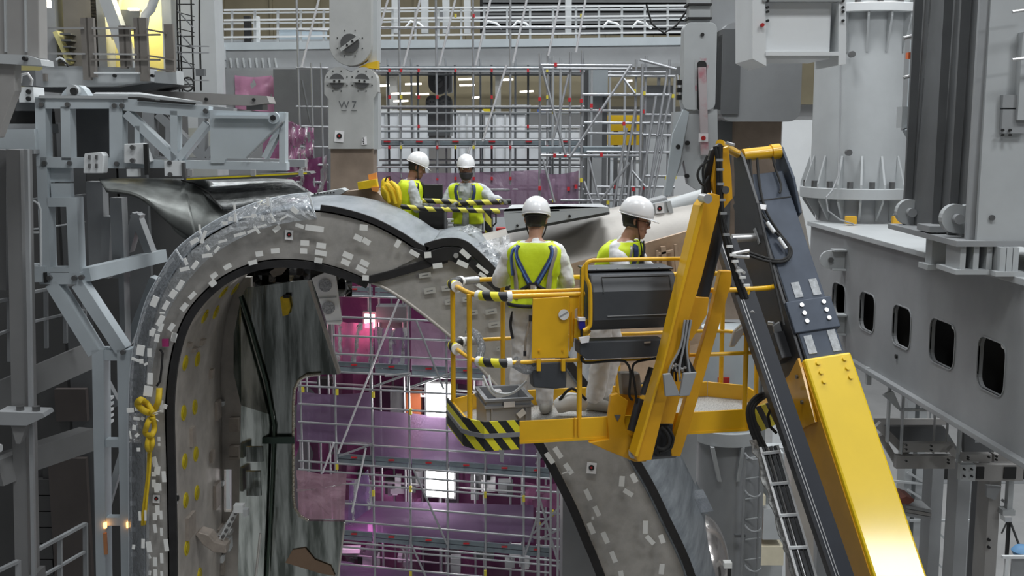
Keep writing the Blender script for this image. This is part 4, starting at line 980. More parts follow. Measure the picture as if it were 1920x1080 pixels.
# ray against the inner wall
def hit_wall(px, py):
    d = ray(px, py)
    for i in range(len(irows) - 1):
        for j in range(len(irows[0]) - 1):
            a, b, c, e = irows[i][j], irows[i][j + 1], irows[i + 1][j + 1], irows[i + 1][j]
            for tri in ((a, b, c), (a, c, e)):
                h = intersect_ray_tri(tri[0], tri[1], tri[2], d, CAM, True)
                if h: 
                    n = (b - a).cross(e - a).normalized()
                    if n.dot(d) > 0: n = -n
                    return h, n
    return None, None
PLUG_R = .083
for (px, py) in ((344, 680), (367, 673), (341, 774), (362, 763), (343, 865), (364, 851), (345, 938), (366, 924), (347, 1027), (371, 1078), (381, 592), (402, 584), (416, 546), (438, 540)):
    h, n = hit_wall(px, py)
    if h:
        yp = disc('yellow_plug', h + n * .01, n, PLUG_R, .03, YPLUG, ves); disc('plug_cap', h + n * .02, n, PLUG_R * .68, .03, mat('yellow_plug_inner', (.45, .36, .01), .5), yp)
BEIGE = mat('beige_block', (.40, .35, .31), .5, .2, var=.12, scale=9)
rnd = random.Random(3)
for (px, py, w, h_) in ((356, 818, 14, 34), (404, 768, 18, 34), (352, 985, 30, 40), (402, 928, 22, 44), (392, 700, 12, 16), (422, 613, 26, 30), (452, 548, 22, 22), (375, 640, 16, 10), (360, 655, 14, 8), (350, 645, 10, 8), (393, 855, 12, 20), (413, 990, 40, 16), (414, 1062, 14, 24), (418, 790, 14, 24), (420, 840, 14, 20)):
    h, n = hit_wall(px, py)
    if h:
        x, y, z = frame(n); k = (h - CAM).length / FPX
        inst('mounting_block', 'cube', BEIGE, fm(x * w * k * 1.5, y * h_ * k, z * .05, h + n * .025), ves)
for i in range(46):
    px = rnd.choice([326, 330, 334, 338, 345, 352, 358, 372, 380]) + rnd.random() * 8; py = rnd.choice([640, 710, 716, 722, 740, 745, 830, 832, 838, 900, 905, 912, 990, 1000, 996, 1062, 1070]) + rnd.random() * 6
    h, n = hit_wall(px, py)
    if h:
        x, y, z = frame(n); k = (h - CAM).length / FPX
        inst('small_label', 'cube', WTAPE if rnd.random() < .6 else BEIGE, fm(x * 9 * k, y * rnd.uniform(7, 14) * k, z * .008, h + n * .006), ves)
h, n = hit_wall(338, 934)
pbox('target_paper', 323, 925, 332, 944, 11.15, .005, PAPER, ves); disc('target_dot', P(330, 934, 11.1), (1, 0, 0), .03, .05, HOLE, ves)
# rear bulkhead inside the ring on the left, with openings and racks
pplate('rear_bulkhead', [(392, 560), (440, 520), (470, 520), (470, 1200), (388, 1200), (390, 800)], YB - .02, .1, WALLST, ves, holes=[[(398, 800), (414, 800), (414, 880), (398, 880)], [(420, 880), (434, 880), (434, 960), (420, 960)]])
for (x0, y0, x1, y1, m_) in ((430, 785, 447, 810, BEIGE), (430, 838, 447, 862, BEIGE), (395, 905, 418, 912, G_WHITE), (395, 1045, 418, 1056, G_WHITE), (404, 755, 418, 762, G_WHITE), (396, 940, 402, 985, YPLUG), (430, 855, 446, 858, BEIGE)):
    pbox('rack_unit', x0, y0, x1, y1, YB - .12, .1, m_, ves)
pbox('cable_tray', 395, 1000, 430, 1008, YB - .3, .2, ALU, ves)

# ---- transparent protective film over the outer edge
FILM = film_mat('clear_film', (.80, .85, .90), .34, .18, .6, 14)
film_out = [(240, 1260), (242, 1080), (241, 900), (241, 760), (246, 680), (258, 618), (276, 558), (304, 508), (330, 468), (372, 434), (420, 405), (480, 380), (540, 366), (582, 362)]
film_in = [(280, 1260), (280, 1080), (279, 900), (280, 760), (286, 690), (298, 632), (318, 580), (350, 530), (390, 486), (440, 452), (495, 428), (548, 416), (590, 411), (594, 410)]
fo = spline([(x, y, 0) for x, y in film_out], 6); fi = spline([(x, y, 0) for x, y in film_in], 6)
rows = []
rnd = random.Random(5)
nz = [[rnd.uniform(-1, 1) for _ in fo] for _ in range(9)]
for k in range(9):
    t = k / 8; row = []
    for j, (a, b) in enumerate(zip(fo, fi)):
        x = a.x + (b.x - a.x) * t; y = a.y + (b.y - a.y) * t
        row.append(P(x, y, YV + .25 - .36 * t ** .6 - .05 * sin(pi * t) + .018 * nz[k][j]))
    rows.append(row)
fo_ = MB().grid(rows).build('protective_film', FILM, ves, smooth=True)
back = [[P(a.x, a.y, YV + .25 + 1.6 * k / 4) for a in fo] for k in range(5)]
MB().grid(back).build('protective_film', FILM, ves, smooth=True)
ptube('film_hem', v2(fo)[::2], YV + .25, 1.3, mat('film_edge', (.62, .66, .70), .3, var=0), ves, 6)
# film seams taped across
for (x1, y1, x2, y2) in ((505, 372, 513, 412), (578, 362, 592, 408), (440, 396, 448, 428), (375, 432, 382, 456), (330, 468, 350, 500)):
    pbar('film_tape', x1, y1, x2, y2, YV - .02, 3, .01, mat('clear_tape', (.72, .75, .78), .25, var=.05), ves)
# ladder of small spacer squares along the outer rim
SPC = mat('spacer_square', (.42, .44, .46), .4, .3)
rim = spline([(253, 1180, 0), (252, 1080, 0), (249, 900, 0), (249, 760, 0), (253, 690, 0), (264, 625, 0), (282, 565, 0), (308, 515, 0), (322, 490, 0)], 4)
for i, p in enumerate(rim[::1]):
    tape_patch(p.x, p.y, 9, 11, 90 if p.y > 640 else 60, YV + .12, SPC)
# rim backing band behind the film
ro = [(248, 1260), (249, 1080), (247, 900), (247, 760), (252, 680), (264, 618), (282, 558), (308, 510)]
pplate('rim_band', ro + [(330, 505), (300, 560), (283, 620), (274, 680), (271, 760), (271, 900), (272, 1080), (272, 1260)], YV + .16, .3, G_DARK, ves)
# yellow sling tied to the rim
SL = mat('yellow_sling', (.72, .50, .02), .6, var=.12, scale=12)
sl = thing('yellow_sling', 'yellow lifting sling knotted and hanging on the vessel rim', 'sling', P(278, 985, YV - .1))
def ribbon(name, pts, wpx, m, par, Y=YV - .12, tw=.0):
    q = [P(x, y, Y - (tw * (i % 2))) for i, (x, y) in enumerate(pts)]; q = spline(q, 5); rows = [[], []]
    for i, p in enumerate(q):
        t_ = (q[min(i + 1, len(q) - 1)] - q[max(i - 1, 0)]).normalized(); n_ = t_.cross(V((0, 1, 0))).normalized() * wpx * mpp(Y) / 2
        rows[0].append(p + n_); rows[1].append(p - n_)
    return MB().grid(rows).build(name, m, par, smooth=True, solid=.02)
ribbon('sling_tail', [(279, 850), (277, 890), (272, 930), (268, 965), (267, 985)], 5, SL, sl); ribbon('sling_tail', [(283, 830), (281, 880), (276, 930), (271, 984)], 4, SL, sl, YV - .14)
ribbon('sling_loop', [(299, 728), (297, 752), (290, 768), (285, 780)], 11, SL, sl, YV - .16, .05); ribbon('sling_loop', [(285, 776), (270, 770), (258, 758), (264, 750), (276, 758), (286, 774)], 12, SL, sl, YV - .18, .06)
ribbon('sling_loop', [(284, 780), (276, 796), (273, 812), (284, 816), (290, 802), (286, 782)], 10, SL, sl, YV - .17, .05); ribbon('sling_loop', [(280, 814), (276, 835), (280, 845), (286, 832), (284, 816)], 9, SL, sl, YV - .17, .04)
for (x1, y1, x2, y2) in ((282, 777, 302, 770), (282, 778, 298, 790), (278, 780, 296, 776)): ptube('white_string', [(x1, y1), (x2, y2)], YV - .2, 1.1, WTAPE, sl, 6)
# crumpled clear bag with paper labels beside the sling
cbg = thing('clear_plastic_bag', 'crumpled clear plastic bag with paper labels on the rim beside the yellow sling', 'bag', P(254, 835, YV - .05))
rows = [[P(242 + 26 * j / 9, 775 + 55 * i / 11, YV + .02 - .12 * sin(pi * j / 9) - .06 * rnd.random()) for j in range(10)] for i in range(12)]
MB().grid(rows).build('bag_film', film_mat('bag_film', (.7, .74, .8), .5, .15, .8, 25), cbg)

# ---- mirror polished thermal panel inside the ring, notched on its right
mp_ = thing('thermal_shield', 'dark mirror polished panel with a rounded notch inside the vessel', 'panel', P(530, 1080, 12.9))
notch = [(637, 702), (578, 703), (562, 710), (553, 724), (550, 745), (550, 940), (554, 956), (564, 969), (580, 977), (646, 978)]
pplate('main_sheet', [(452, 556), (462, 540), (578, 524), (587, 532)] + notch + [(632, 1095), (505, 1095), (515, 780)], 12.75, .06, MIRROR, mp_)
MB().prism([P(452, 556, 12.75), P(515, 780, 12.75), P(505, 1095, 12.75), P(446, 1095, 12.5), P(452, 760, 12.5), P(438, 700, 12.45), P(438, 630, 12.5)], (0, .05, 0)).build('folded_sheet', MIRROR, mp_)
pbar('edge_frame', 580, 526, 636, 700, 12.72, 6, .08, WALLST, mp_)
ptube('fold_seam', [(450, 556), (470, 615), (500, 720), (514, 800), (508, 950), (500, 1095)], 12.7, 3.0, mat('dark_green_seam', (.06, .09, .075), .35, .5), mp_)
pbox('green_strap', 452, 820, 552, 832, 12.66, .03, MATS['dark_green_seam'], mp_)
ptube('notch_edge', [(600, 702), (575, 704), (560, 713), (552, 730), (550, 760), (550, 930), (553, 952), (562, 967), (578, 976)], 12.7, 3.2, mat('gold_film', (.55, .52, .45), .2, .9, bump=.6, bscale=40), mp_)
ptube('lower_edge', [(646, 980), (640, 1030), (632, 1095)], 12.7, 2.2, ALU, mp_)
for (x0, y0, x1, y1) in ((462, 838, 492, 866), (462, 884, 488, 930)): pbox('stiffener_frame', x0, y0, x1, y1, 12.45, .04, MIRROR, mp_)
ptube('brace_tube', [(488, 1000), (484, 1040), (478, 1095)], 12.3, 2.5, ALU, mp_)
pplate('copper_patch', [(535, 1055), (548, 1032), (572, 1028), (590, 1050), (620, 1062), (628, 1080), (600, 1075)], 12.72, .02, mat('copper_tint', (.27, .18, .12), .4, .4), mp_)
yb = thing('yellow_tag_bundle', 'small yellow tag bundle hanging on the mirror panel', 'tag', P(534, 592, 12.65))
pplate('tag_cloth', [(525, 558), (540, 556), (544, 576), (540, 590), (530, 593), (528, 578)], 12.66, .06, SL, yb); pbox('tag_clip', 531, 553, 541, 559, 12.65, .06, HOLE, yb)
# dark reflective backdrop above the panel
bd = thing('inner_shield_sheet', 'dark crumpled reflective sheet above the mirror panel', 'shield', P(520, 540, 13.4))
rows = [[P(400 + 260 * j / 20, 476 + 80 * i / 6, 13.4 + .25 * rnd.random()) for j in range(21)] for i in range(7)]
MB().grid(rows).build('crumpled_sheet', mat('crumpled_mirror', (.16, .155, .15), .18, 1.0, var=.3, scale=5, bump=.3, bscale=10), bd, smooth=True, solid=.01)
pplate('beige_patch', [(505, 510), (530, 493), (540, 500), (528, 515), (512, 520)], 13.1, .03, BEIGE, bd)
# white board with two round gauges
wbd = thing('gauge_board', 'white board with two grey round grilles beside the mirror panel', 'board', P(612, 608, 11.3))
pplate('board', [(584, 522), (623, 505), (627, 505), (641, 604), (638, 609), (614, 608)], 11.3, .05, PAPER, wbd, bevel=.004)
GRL = mat('grille_grey', (.40, .40, .42), .5, .3, var=.35, scale=60)
for (x, y) in ((610, 535), (616, 577)): disc('round_grille', P(x, y, 11.29), (0, 1, 0), .066, .02, GRL, wbd)
pbar('board_joint', 597, 559, 631, 557, 11.285, 1.2, .01, G_MID, wbd); pbar('board_joint', 612, 602, 640, 601, 11.285, 1.2, .01, G_MID, wbd)
# white articulated tool low on the left inside the ring
tl = thing('positioning_tool', 'white jointed positioning tool inside the vessel lower left', 'tool', P(430, 1010, 12.2))
pbar('arm', 415, 1012, 446, 950, 12.0, 10, .06, G_WHITE, tl); pbar('arm', 408, 1004, 440, 960, 12.05, 4, .05, ALU, tl); pbox('head', 438, 948, 455, 962, 11.95, .1, G_WHITE, tl); pbox('head', 455, 956, 464, 968, 11.95, .08, G_LIGHT, tl)
for k in range(5): disc('pivot', P(418 + 6 * k, 1006 - 11 * k, 11.98), (0, 1, 0), .018, .04, BOLT, tl)
pplate('base_shell', [(366, 1003), (372, 998), (392, 1004), (402, 1016), (424, 1022), (424, 1038), (400, 1036), (380, 1022)], 11.9, .2, BEIGE, tl, bevel=.01)
pbox('foot_block', 402, 1012, 430, 1034, 12.05, .15, G_LIGHT, tl)

# ================================================================== PORT DUCT AND BRACKETS behind the basket
PORT = mat('port_duct_steel', (.40, .375, .345), .48, .15, var=.12, scale=2, rvar=.1, bump=.03)
TANM = mat('port_lining_tan', (.50, .36, .25), .5, .15, var=.18, scale=3)
pd = thing('port_duct', 'large pale steel port duct behind the two basket workers', 'duct', (P(1130, 560, 13).x, 13.2, P(1130, 700, 13).z))
rows = []
for k in range(13):                     # curved upper shell, axis running right and a little up
    t = k / 12; a = radians(-10 + 100 * t); row = []
    for j in range(15):
        s = j / 14; xc = 860 + 460 * s; yt = 452 - 92 * s ** .9; R = .95
        top = P(xc, yt, 13.2)
        row.append(V((top.x, 13.2 - R * cos(a), top.z - R + R * sin(a) * 1.0)))
    rows.append(row)
MB().grid(rows).build('duct_shell', PORT, pd, smooth=True, solid=.03)
rows = [[P(x, y, 12.28) for x in (880, 1000, 1120, 1240, 1335)] for y in (470, 560, 660, 760)]
MB().grid([[P(985 + 330 * j / 8, 520 - 95 * j / 8 + (260) * i / 6, 12.22 + .05 * (i % 2)) for j in range(9)] for i in range(7)]).build('lining_panel', TANM, pd, solid=.03)
for (x1, y1, x2, y2, w) in ((1243, 462, 1250, 560, 9), (1266, 458, 1272, 560, 5), (1232, 476, 1262, 470, 4), (1232, 470, 1236, 560, 4)):
    pbar('lining_rib', x1, y1, x2, y2, 12.12, w, .06, TANM, pd)
a = P(1180, 700, 13.2); block('duct_cradle', (a.x - .8, 13.0, 0), (a.x + .8, 13.8, a.z), G_MID, pd)
wg = thing('wedge_bracket', 'flat grey wedge bracket lying on the port duct', 'bracket', P(1040, 430, 12.4))
pplate('wedge_side', [(944, 400), (950, 433), (1143, 397), (1142, 392), (1050, 396), (1048, 393)], 12.1, .06, G_LIGHT, wg)
MB().prism([P(944, 400, 12.1), P(948, 395, 12.1), P(1048, 390, 12.1), P(1142, 392, 12.1), P(1125, 385, 13.0), P(960, 387, 13.0)], (0, 0, .02)).build('wedge_top', G_LIGHT, wg)
for (x, y) in ((970, 423), (1068, 405)): disc('bolt', P(x, y, 12.09), (0, 1, 0), .014, .03, HOLE, wg)
pplate('wedge_under', [(950, 433), (1143, 397), (1143, 402), (952, 438)], 12.2, .5, G_DARK, wg)
am = thing('reach_arm', 'grey tubular reach arm with a red target box behind the right worker', 'arm', P(1270, 400, 12.8))
rod('arm_tube', P(1250, 394, 12.9), P(1345, 366, 12.9), .12, G_LIGHT, am, 'cyl')
pplate('knuckle', [(1212, 378), (1250, 368), (1260, 405), (1236, 412), (1218, 410)], 12.75, .3, G_MID, am, bevel=.02)
pplate('knuckle_face', [(1222, 382), (1251, 376), (1254, 402), (1226, 406)], 12.72, .05, G_LIGHT, am, bevel=.01)
target(am, 1237, 391, 16, 12.7, -.1)
pbar('tube_collar', 1250, 376, 1258, 408, 12.7, 8, .3, G_LIGHT, am)
pbar('pillar', 1275, 405, 1290, 470, 13.0, 16, .2, PALE, am)
# clear film sheets draped on the joint right of the top shell
fs = thing('draped_film', 'clear plastic film draped over the vessel shoulder beside the left worker', 'plastic film', P(930, 500, 11.6))
def drape(name, quad, Y0, Y1, m, par, n=12, amp=.06, seed=1):
    r = random.Random(seed); rows = []
    (ax, ay), (bx_, by), (cx_, cy_), (dx, dy) = quad
    for i in range(n):
        t = i / (n - 1); row = []
        for j in range(n):
            s = j / (n - 1)
            x = (ax + (bx_ - ax) * s) * (1 - t) + (dx + (cx_ - dx) * s) * t; y = (ay + (by - ay) * s) * (1 - t) + (dy + (cy_ - dy) * s) * t
            row.append(P(x, y, Y0 + (Y1 - Y0) * t + amp * r.uniform(-1, 1)))
        rows.append(row)
    return MB().grid(rows).build(name, m, par, smooth=True)
FILM2 = film_mat('clear_film_bright', (.74, .77, .8), .45, .12, .8, 9)
drape('film_sheet', ((872, 462), (955, 440), (962, 545), (905, 505)), 11.8, 11.1, FILM2, fs, 14, .05, 4)
drape('film_sheet', ((842, 438), (880, 420), (905, 432), (862, 445)), 12.7, 12.3, FILM2, fs, 10, .05, 6)
drape('film_sheet', ((1150, 868), (1262, 845), (1290, 900), (1200, 930)), 11.4, 12.4, FILM, fs, 8, .02, 8) if False else None
# bright duct end low right and clear box
de = thing('polished_elbow', 'bright polished elbow duct beside the lower right arm of the vessel', 'duct', (P(1330, 1060, 12.6).x, 12.6, P(1330, 1200, 12.6).z))
pts = [P(1300, 1150, 12.5), P(1310, 1060, 12.5), P(1322, 1010, 12.6), P(1320, 985, 12.9)]
POL = mat('polished_pinkish', (.70, .66, .64), .2, .9, var=.1, scale=3, bump=.05)
MB().tube(spline([P(1316, 1250, 12.45), P(1318, 1090, 12.45), P(1316, 1040, 12.55), P(1306, 1010, 12.8), P(1296, 1000, 13.1)], 6), .30, 28).build('elbow_tube', POL, de, smooth=True)
pbox('white_cap', 1358, 1056, 1373, 1066, 12.15, .1, WTAPE, de); pbox('black_strip', 1364, 1066, 1371, 1130, 12.15, .05, HOLE, de)
cb = thing('clear_cover_box', 'small clear plastic cover on the vessel outer shell', 'cover', P(1315, 960, 12.7))
pplate('cover_shell', [(1298, 936), (1326, 933), (1338, 958), (1312, 962)], 12.5, .3, film_mat('clear_cover', (.6, .64, .7), .5, .1, .4, 30), cb)
# ================================================================== GANTRY WALKWAY, LIFTING LINKS, SCAFFOLD, PINK SHEETS
YG = 29.5
gw = thing('gantry_walkway', 'grey gantry walkway with handrails crossing the top of the hall', 'walkway', P(840, 130, YG))
pplate('girder_web', [(395, 92), (1480, 80), (1480, 118), (395, 130)], YG, .4, G_MID, gw)
pplate('girder_flange', [(390, 128), (1480, 116), (1480, 122), (390, 137)], YG - .15, .8, G_MID, gw)
pplate('girder_top', [(395, 80), (1480, 66), (1480, 82), (395, 94)], YG - .05, .5, G_BLUE, gw)
for k in range(9): pbar('web_stiffener', 420 + 9 * k + k * 3, 109, 423 + 12 * k, 127, YG - .1, 2.5, .1, G_LIGHT, gw)
pbox('end_bracket', 392, 88, 420, 112, YG - .2, .3, G_LIGHT, gw)
for k in range(20):
    x = 435 + 43 * k
    pbar('rail_post', x, 18 - (x - 435) * .012, x, 86 - (x - 435) * .014, YG - .02, 4, .06, G_LIGHT, gw)
for (y1, y2) in ((19, 8), (38, 27), (55, 46), (70, 58)): pbar('hand_rail', 420, y1, 1480, y2, YG - .04, 3.2, .05, G_WHITE, gw)
for (y1, y2) in ((25, 14), (44, 34)): pbar('hand_rail', 392, y1, 1480, y2, YG + 1.3, 3, .05, G_LIGHT, gw)
pbox('blue_panel', 520, 55, 612, 88, YG + .6, .1, mat('pale_blue_panel', (.42, .50, .56), .5), gw)
pbox('walk_deck', 395, 74, 1480, 80, YG + .4, 1.2, G_MID, gw)
for (x, w) in ((458, 10), (476, 8)): pbox('stanchion', x, 30, x + w, 80, YG + .3, .2, HOLE if w > 9 else G_WHITE, gw)
for x in (735, 790, 830, 870, 1060): pbox('rear_post', x, -5, x + 12, 62, YG + 2.5, .3, G_LIGHT, gw)
for x in (800, 870): pbox('dark_gap', x + 14, 12, x + 30, 40, YG + 2.4, .1, G_DARK, gw)
for k, x in enumerate((760, 905, 960, 1130, 1185)): ptube('equipment_hose', [(x, 52), (x + 10, 40), (x + 26, 44), (x + 36, 54)], YG + 1.0, 2.2, G_WHITE, gw)
# wall block under the walkway on the left
wk = thing('pale_wall_block', 'pale grey wall block under the left end of the walkway', 'building block', (P(360, 200, 25).x, 25, 0))
a = P(328, 400, 26); b = P(394, -60, 26); block('upper', (a.x, 26, 0), (b.x, 27, b.z), G_LIGHT, wk)
a = P(394, 400, 28); b = P(560, 132, 28); block('lower', (a.x, 28, 0), (b.x, 29, b.z), G_MID, wk)
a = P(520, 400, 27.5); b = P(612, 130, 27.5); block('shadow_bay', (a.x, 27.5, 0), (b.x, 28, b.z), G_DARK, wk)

# ---- lifting links
LK = mat('link_grey', (.47, .475, .465), .5, var=.04, scale=4)
def link(name, lab, Y, s, ox, oy, m, tan, text):
    """clevis link: picture coordinates about (ox, oy), scale s"""
    def q(l): return [(ox + (x - 658) * s, oy + (y - 150) * s) for x, y in l]
    t = thing(name, lab, 'lifting link', P(ox, oy + 230 * s, Y))
    def arc(cx, cy, r, a0, a1, n=14): return [(cx + r * cos(radians(a0 + (a1 - a0) * k / n)), cy + r * sin(radians(a0 + (a1 - a0) * k / n))) for k in range(n + 1)]
    pplate('upper_plate', q([(617, -80), (697, -80)] + arc(657, 84, 39.5, 0, 180)), Y, .35, m, t, bevel=.008)
    pplate('upper_core', q([(700, -80), (707, -80), (707, 115), (690, 120)]), Y + .2, .5, G_LIGHT, t)
    heart = arc(633, 152, 26, 120, 302, 10); heart2 = arc(682, 152, 26, 238, 420, 10)
    pplate('lower_plate', q([(608, 152)] + arc(634, 152, 26, 180, 300, 8) + [(658, 136)] + arc(681, 152, 26, 240, 360, 8) + [(708, 172), (700, 186), (699, 279), (616, 279), (616, 186), (608, 176)]), Y - .02, .35, m, t, bevel=.008)
    pplate('shaft', q([(620, 279), (700, 279), (700, 420), (620, 420)]), Y + .05, .45, tan, t)
    pplate('side_plate', q([(700, 186), (709, 174), (709, 280), (700, 280)]), Y + .1, .4, G_LIGHT, t)
    for (x, y, r, a) in ((656, 81, 17, -35), (632, 152, 13.5, 0), (679, 152, 13.5, 4)):
        c = q([(x, y)])[0]; k = s * mpp(Y)
        pn_ = disc('pin', P(*c, Y - .03), (0, 1, 0), r * k, .06, BOLT, t)
        d = V((cos(radians(a)), 0, -sin(radians(a)))); p = P(*c, Y - .08)
        bar('keeper_bar', p - d * r * 1.25 * k, p + d * r * 1.25 * k, 6 * k, .03, m, pn_, up=V((0, 1, 0)))
        for sg in (-.35, .35): disc('keeper_bolt', p + d * r * sg * k + V((0, -.02, 0)), (0, 1, 0), 2 * k, .02, HOLE, pn_)
        for b_ in range(8):
            an = 2 * pi * (b_ + .5) / 8; disc('bolt_hole', P(c[0] + r * 1.5 * s * cos(an), c[1] + r * 1.5 * s * sin(an), Y - .022), (0, 1, 0), 1.2 * k, .012, HOLE, t)
    return t, q
lk, q = link('lifting_link', 'tall pale grey lifting link plates marked W 7 with round pins', 17.0, 1.0, 658, 150, LK, TAN, 'W 7')
fine_text('stencil_text', 'W', P(645, 197, 16.975), .15, G_DARK, lk); fine_text('stencil_text', '7', P(664, 197, 16.975), .15, G_DARK, lk)
for x in (645, 664): pbar('stencil_underline', x - 5, 207, x + 5, 207, 16.97, 1, .006, G_DARK, lk)
target(lk, 636, 255, 17, 16.96, .1)
pplate('paper_strip', [(679, 258), (687, 256), (688, 271), (678, 272)], 16.96, .01, PAPER, lk)
for k in range(4): disc('paper_mark', P(681 + (k % 2), 259 + 3.2 * k, 16.955), (0, 1, 0), .009, .006, HOLE, lk)
pplate('yellow_wedge', [(672, 126), (690, 118), (708, 114), (708, 129), (690, 128)], 17.1, .25, YM, lk)
lk2, _ = link('lifting_link', 'smaller dark grey lifting link far behind the scaffold', 31.0, .50, 823, 190, G_DARK, G_WARM, None)

# ---- scaffold builder
SRED = mat('scaffold_red_clip', (.50, .02, .03), .5, var=0); SYEL = mat('scaffold_yellow_clip', (.65, .55, .05), .5, var=0)
RT = .026
def pole(t, name, a, b, m=TUBE, r=RT): return rod(name, a, b, r, m, t)
# upper scaffold (front and rear row)
us = thing('scaffold', 'tall galvanised tube scaffold across the upper centre of the hall', 'scaffold', (P(900, 300, 26.8).x, 26.8, 0))
YU = 26.3
ux = [706, 752, 820, 888, 957, 1026, 1090]
for x in ux:
    p = P(x, 300, YU); top = P(x, -60, YU).z if x < 1000 else P(x, 95, YU).z
    pole(us, 'standard', V((p.x, YU, 0)), V((p.x, YU, top)))
    pole(us, 'standard', V((p.x + .12, YU + 1.6, 0)), V((p.x + .12, YU + 1.6, P(x, 110, YU + 1.6).z)))
for x in (730, 785, 854, 922, 990):
    p = P(x, 300, YU + .8); pole(us, 'standard', V((p.x, YU + .8, 0)), V((p.x, YU + .8, P(x, 122, YU + .8).z)), G_DARK)  # middle row tubes coloured dark to read as silhouettes
for y in (52, 128, 134, 200, 237, 262, 276, 313, 355, 392):
    z = P(900, y, YU).z
    pole(us, 'ledger', V((P(702, 300, YU).x, YU - .05, z)), V((P(1095, 300, YU).x, YU - .05, z)))
    if y > 100: pole(us, 'ledger', V((P(702, 300, YU).x, YU + 1.55, z)), V((P(1095, 300, YU).x, YU + 1.55, z)), G_DARK)  # rear ledgers too, silhouette put into the colour
for y in (212, 246, 300): 
    z = P(900, y, YU + .8).z; pole(us, 'ledger', V((P(704, 300, YU).x, YU + .75, z)), V((P(1090, 300, YU).x, YU + .75, z)), G_MID)
for (x1, y1, x2, y2) in ((600, -10, 566, 125), (730, -10, 704, 80), (790, -10, 757, 124), (856, -10, 824, 122), (922, -10, 892, 122), (990, -10, 962, 118), (1050, 0, 1028, 105), (1098, 0, 1080, 98),
                         (950, 122, 905, 265), (882, 274, 868, 318), (770, 330, 745, 380)):
    pole(us, 'brace', P(x1, y1, YU - .1), P(x2, y2, YU - .1), BTUBE)
# decks with red marks
for (x0, x1) in ((703, 748), (756, 816), (824, 884), (892, 953), (961, 1022), (1030, 1086)):
    dk = pbox('deck_board', x0, 262, x1, 272, YU + .1, 1.3, DECK, us); pbox('deck_mark', (x0 + x1) / 2 - 6, 264, (x0 + x1) / 2 + 6, 267, YU + .07, .03, SRED, dk)
    pbox('deck_board', x0, 124, x1, 129, YU + .1, 1.3, DECK, us)
rr = random.Random(11)
for x in ux + [730, 785, 854, 922, 990]:
    for y in (29, 132, 182, 237, 276, 335):
        if rr.random() < .5: pbox('clip', x - 2, y - 3.2, x + 2, y + 3.2, YU - .08, .1, SRED if rr.random() < .65 else SYEL, us)
# left continuation beside the link
for x in (564, 588, 606):
    p = P(x, 300, YU); pole(us, 'standard', V((p.x, YU, 0)), V((p.x, YU, P(x, 118 if x > 564 else -30, YU).z)))
for y in (127, 200, 237, 275, 308, 341): pole(us, 'ledger', P(555, y, YU), P(616, y + 1, YU))
pole(us, 'ledger', P(555, 56, YU), P(616, 57, YU)); pole(us, 'brace', P(566, 150, YU), P(582, 230, YU), G_DARK)

# right scaffold tower with leaning tubes
rt = thing('scaffold', 'leaning right scaffold tower with many loose diagonal tubes', 'scaffold', (P(1150, 300, 23).x, 23, 0))
YR = 22.5
for (x, yt) in ((1012, 100), (1036, 105), (1050, 108), (1068, 98), (1090, 103), (1108, 130), (1142, 128), (1170, 150), (1190, 112), (1208, 105), (1252, 112), (1262, 140)):
    dY = .0 if x in (1012, 1068, 1090, 1190, 1208, 1252) else 1.4
    p = P(x, 300, YR + dY); pole(rt, 'standard', V((p.x, YR + dY, 0)), V((p.x, YR + dY, P(x, yt, YR + dY).z)), TUBE if dY == 0 else G_MID)
for (x1, x2, y) in ((1014, 1185, 122), (1014, 1185, 128), (1014, 1205, 207), (1100, 1205, 250), (1014, 1200, 291), (1014, 1185, 375), (1095, 1180, 364), (1092, 1260, 177), (1210, 1265, 215), (1205, 1265, 253), (1140, 1265, 142), (1140, 1250, 135), (1100, 1265, 285), (1115, 1265, 350), (1210, 1260, 330), (1095, 1270, 230)):
    pole(rt, 'ledger', P(x1, y, YR - .06), P(x2, y + 1, YR - .06))
for (x1, y1, x2, y2) in ((1016, 125, 1060, 290), (1066, 140, 1038, 260), (1182, 124, 1068, 295), (1205, 120, 1200, 300), (1018, 298, 1040, 380), (1125, 378, 1180, 305), (1105, 300, 1122, 370), (1192, 200, 1160, 395), (1230, 180, 1200, 370), (1240, 210, 1215, 375), (1252, 130, 1232, 255), (1258, 175, 1212, 380), (1175, 240, 1150, 390), (1185, 320, 1210, 350), (1170, 148, 1190, 175), (1270, 140, 1280, 220), (1185, 300, 1175, 390), (1245, 260, 1222, 378), (1095, 340, 1112, 385), (1200, 112, 1268, 130)):
    pole(rt, 'brace', P(x1, y1, YR - .15), P(x2, y2, YR - .25))
for x in (1014, 1095):
    pbox('deck_board', x, 276, x + 75, 286, YR + .1, 1.2, DECK, rt); pbox('deck_board', x + 20, 292, x + 90, 296, YR + .1, 1.2, DECK, rt)
for (x, y, m_) in ((1012, 186, SRED), (1068, 187, SRED), (1090, 189, SRED), (1109, 198, SRED), (1126, 207, SRED), (1060, 291, SRED), (1038, 210, SYEL), (1190, 171, SYEL), (1208, 175, SYEL), (1262, 180, SYEL), (1090, 338, SYEL), (1012, 353, SRED), (1066, 354, SRED), (1080, 350, SRED), (1188, 355, SRED), (1206, 352, SRED), (1154, 351, SRED), (1038, 376, SYEL), (1140, 380, SYEL), (1250, 334, SYEL), (1266, 332, SYEL), (1170, 232, SRED), (1206, 209, SRED), (1042, 121, SRED), (1268, 320, SRED), (1128, 290, SRED), (1040, 292, SRED)):
    pbox('clip', x - 2.6, y - 3.6, x + 2.6, y + 3.6, YR - .12, .1, m_, rt)

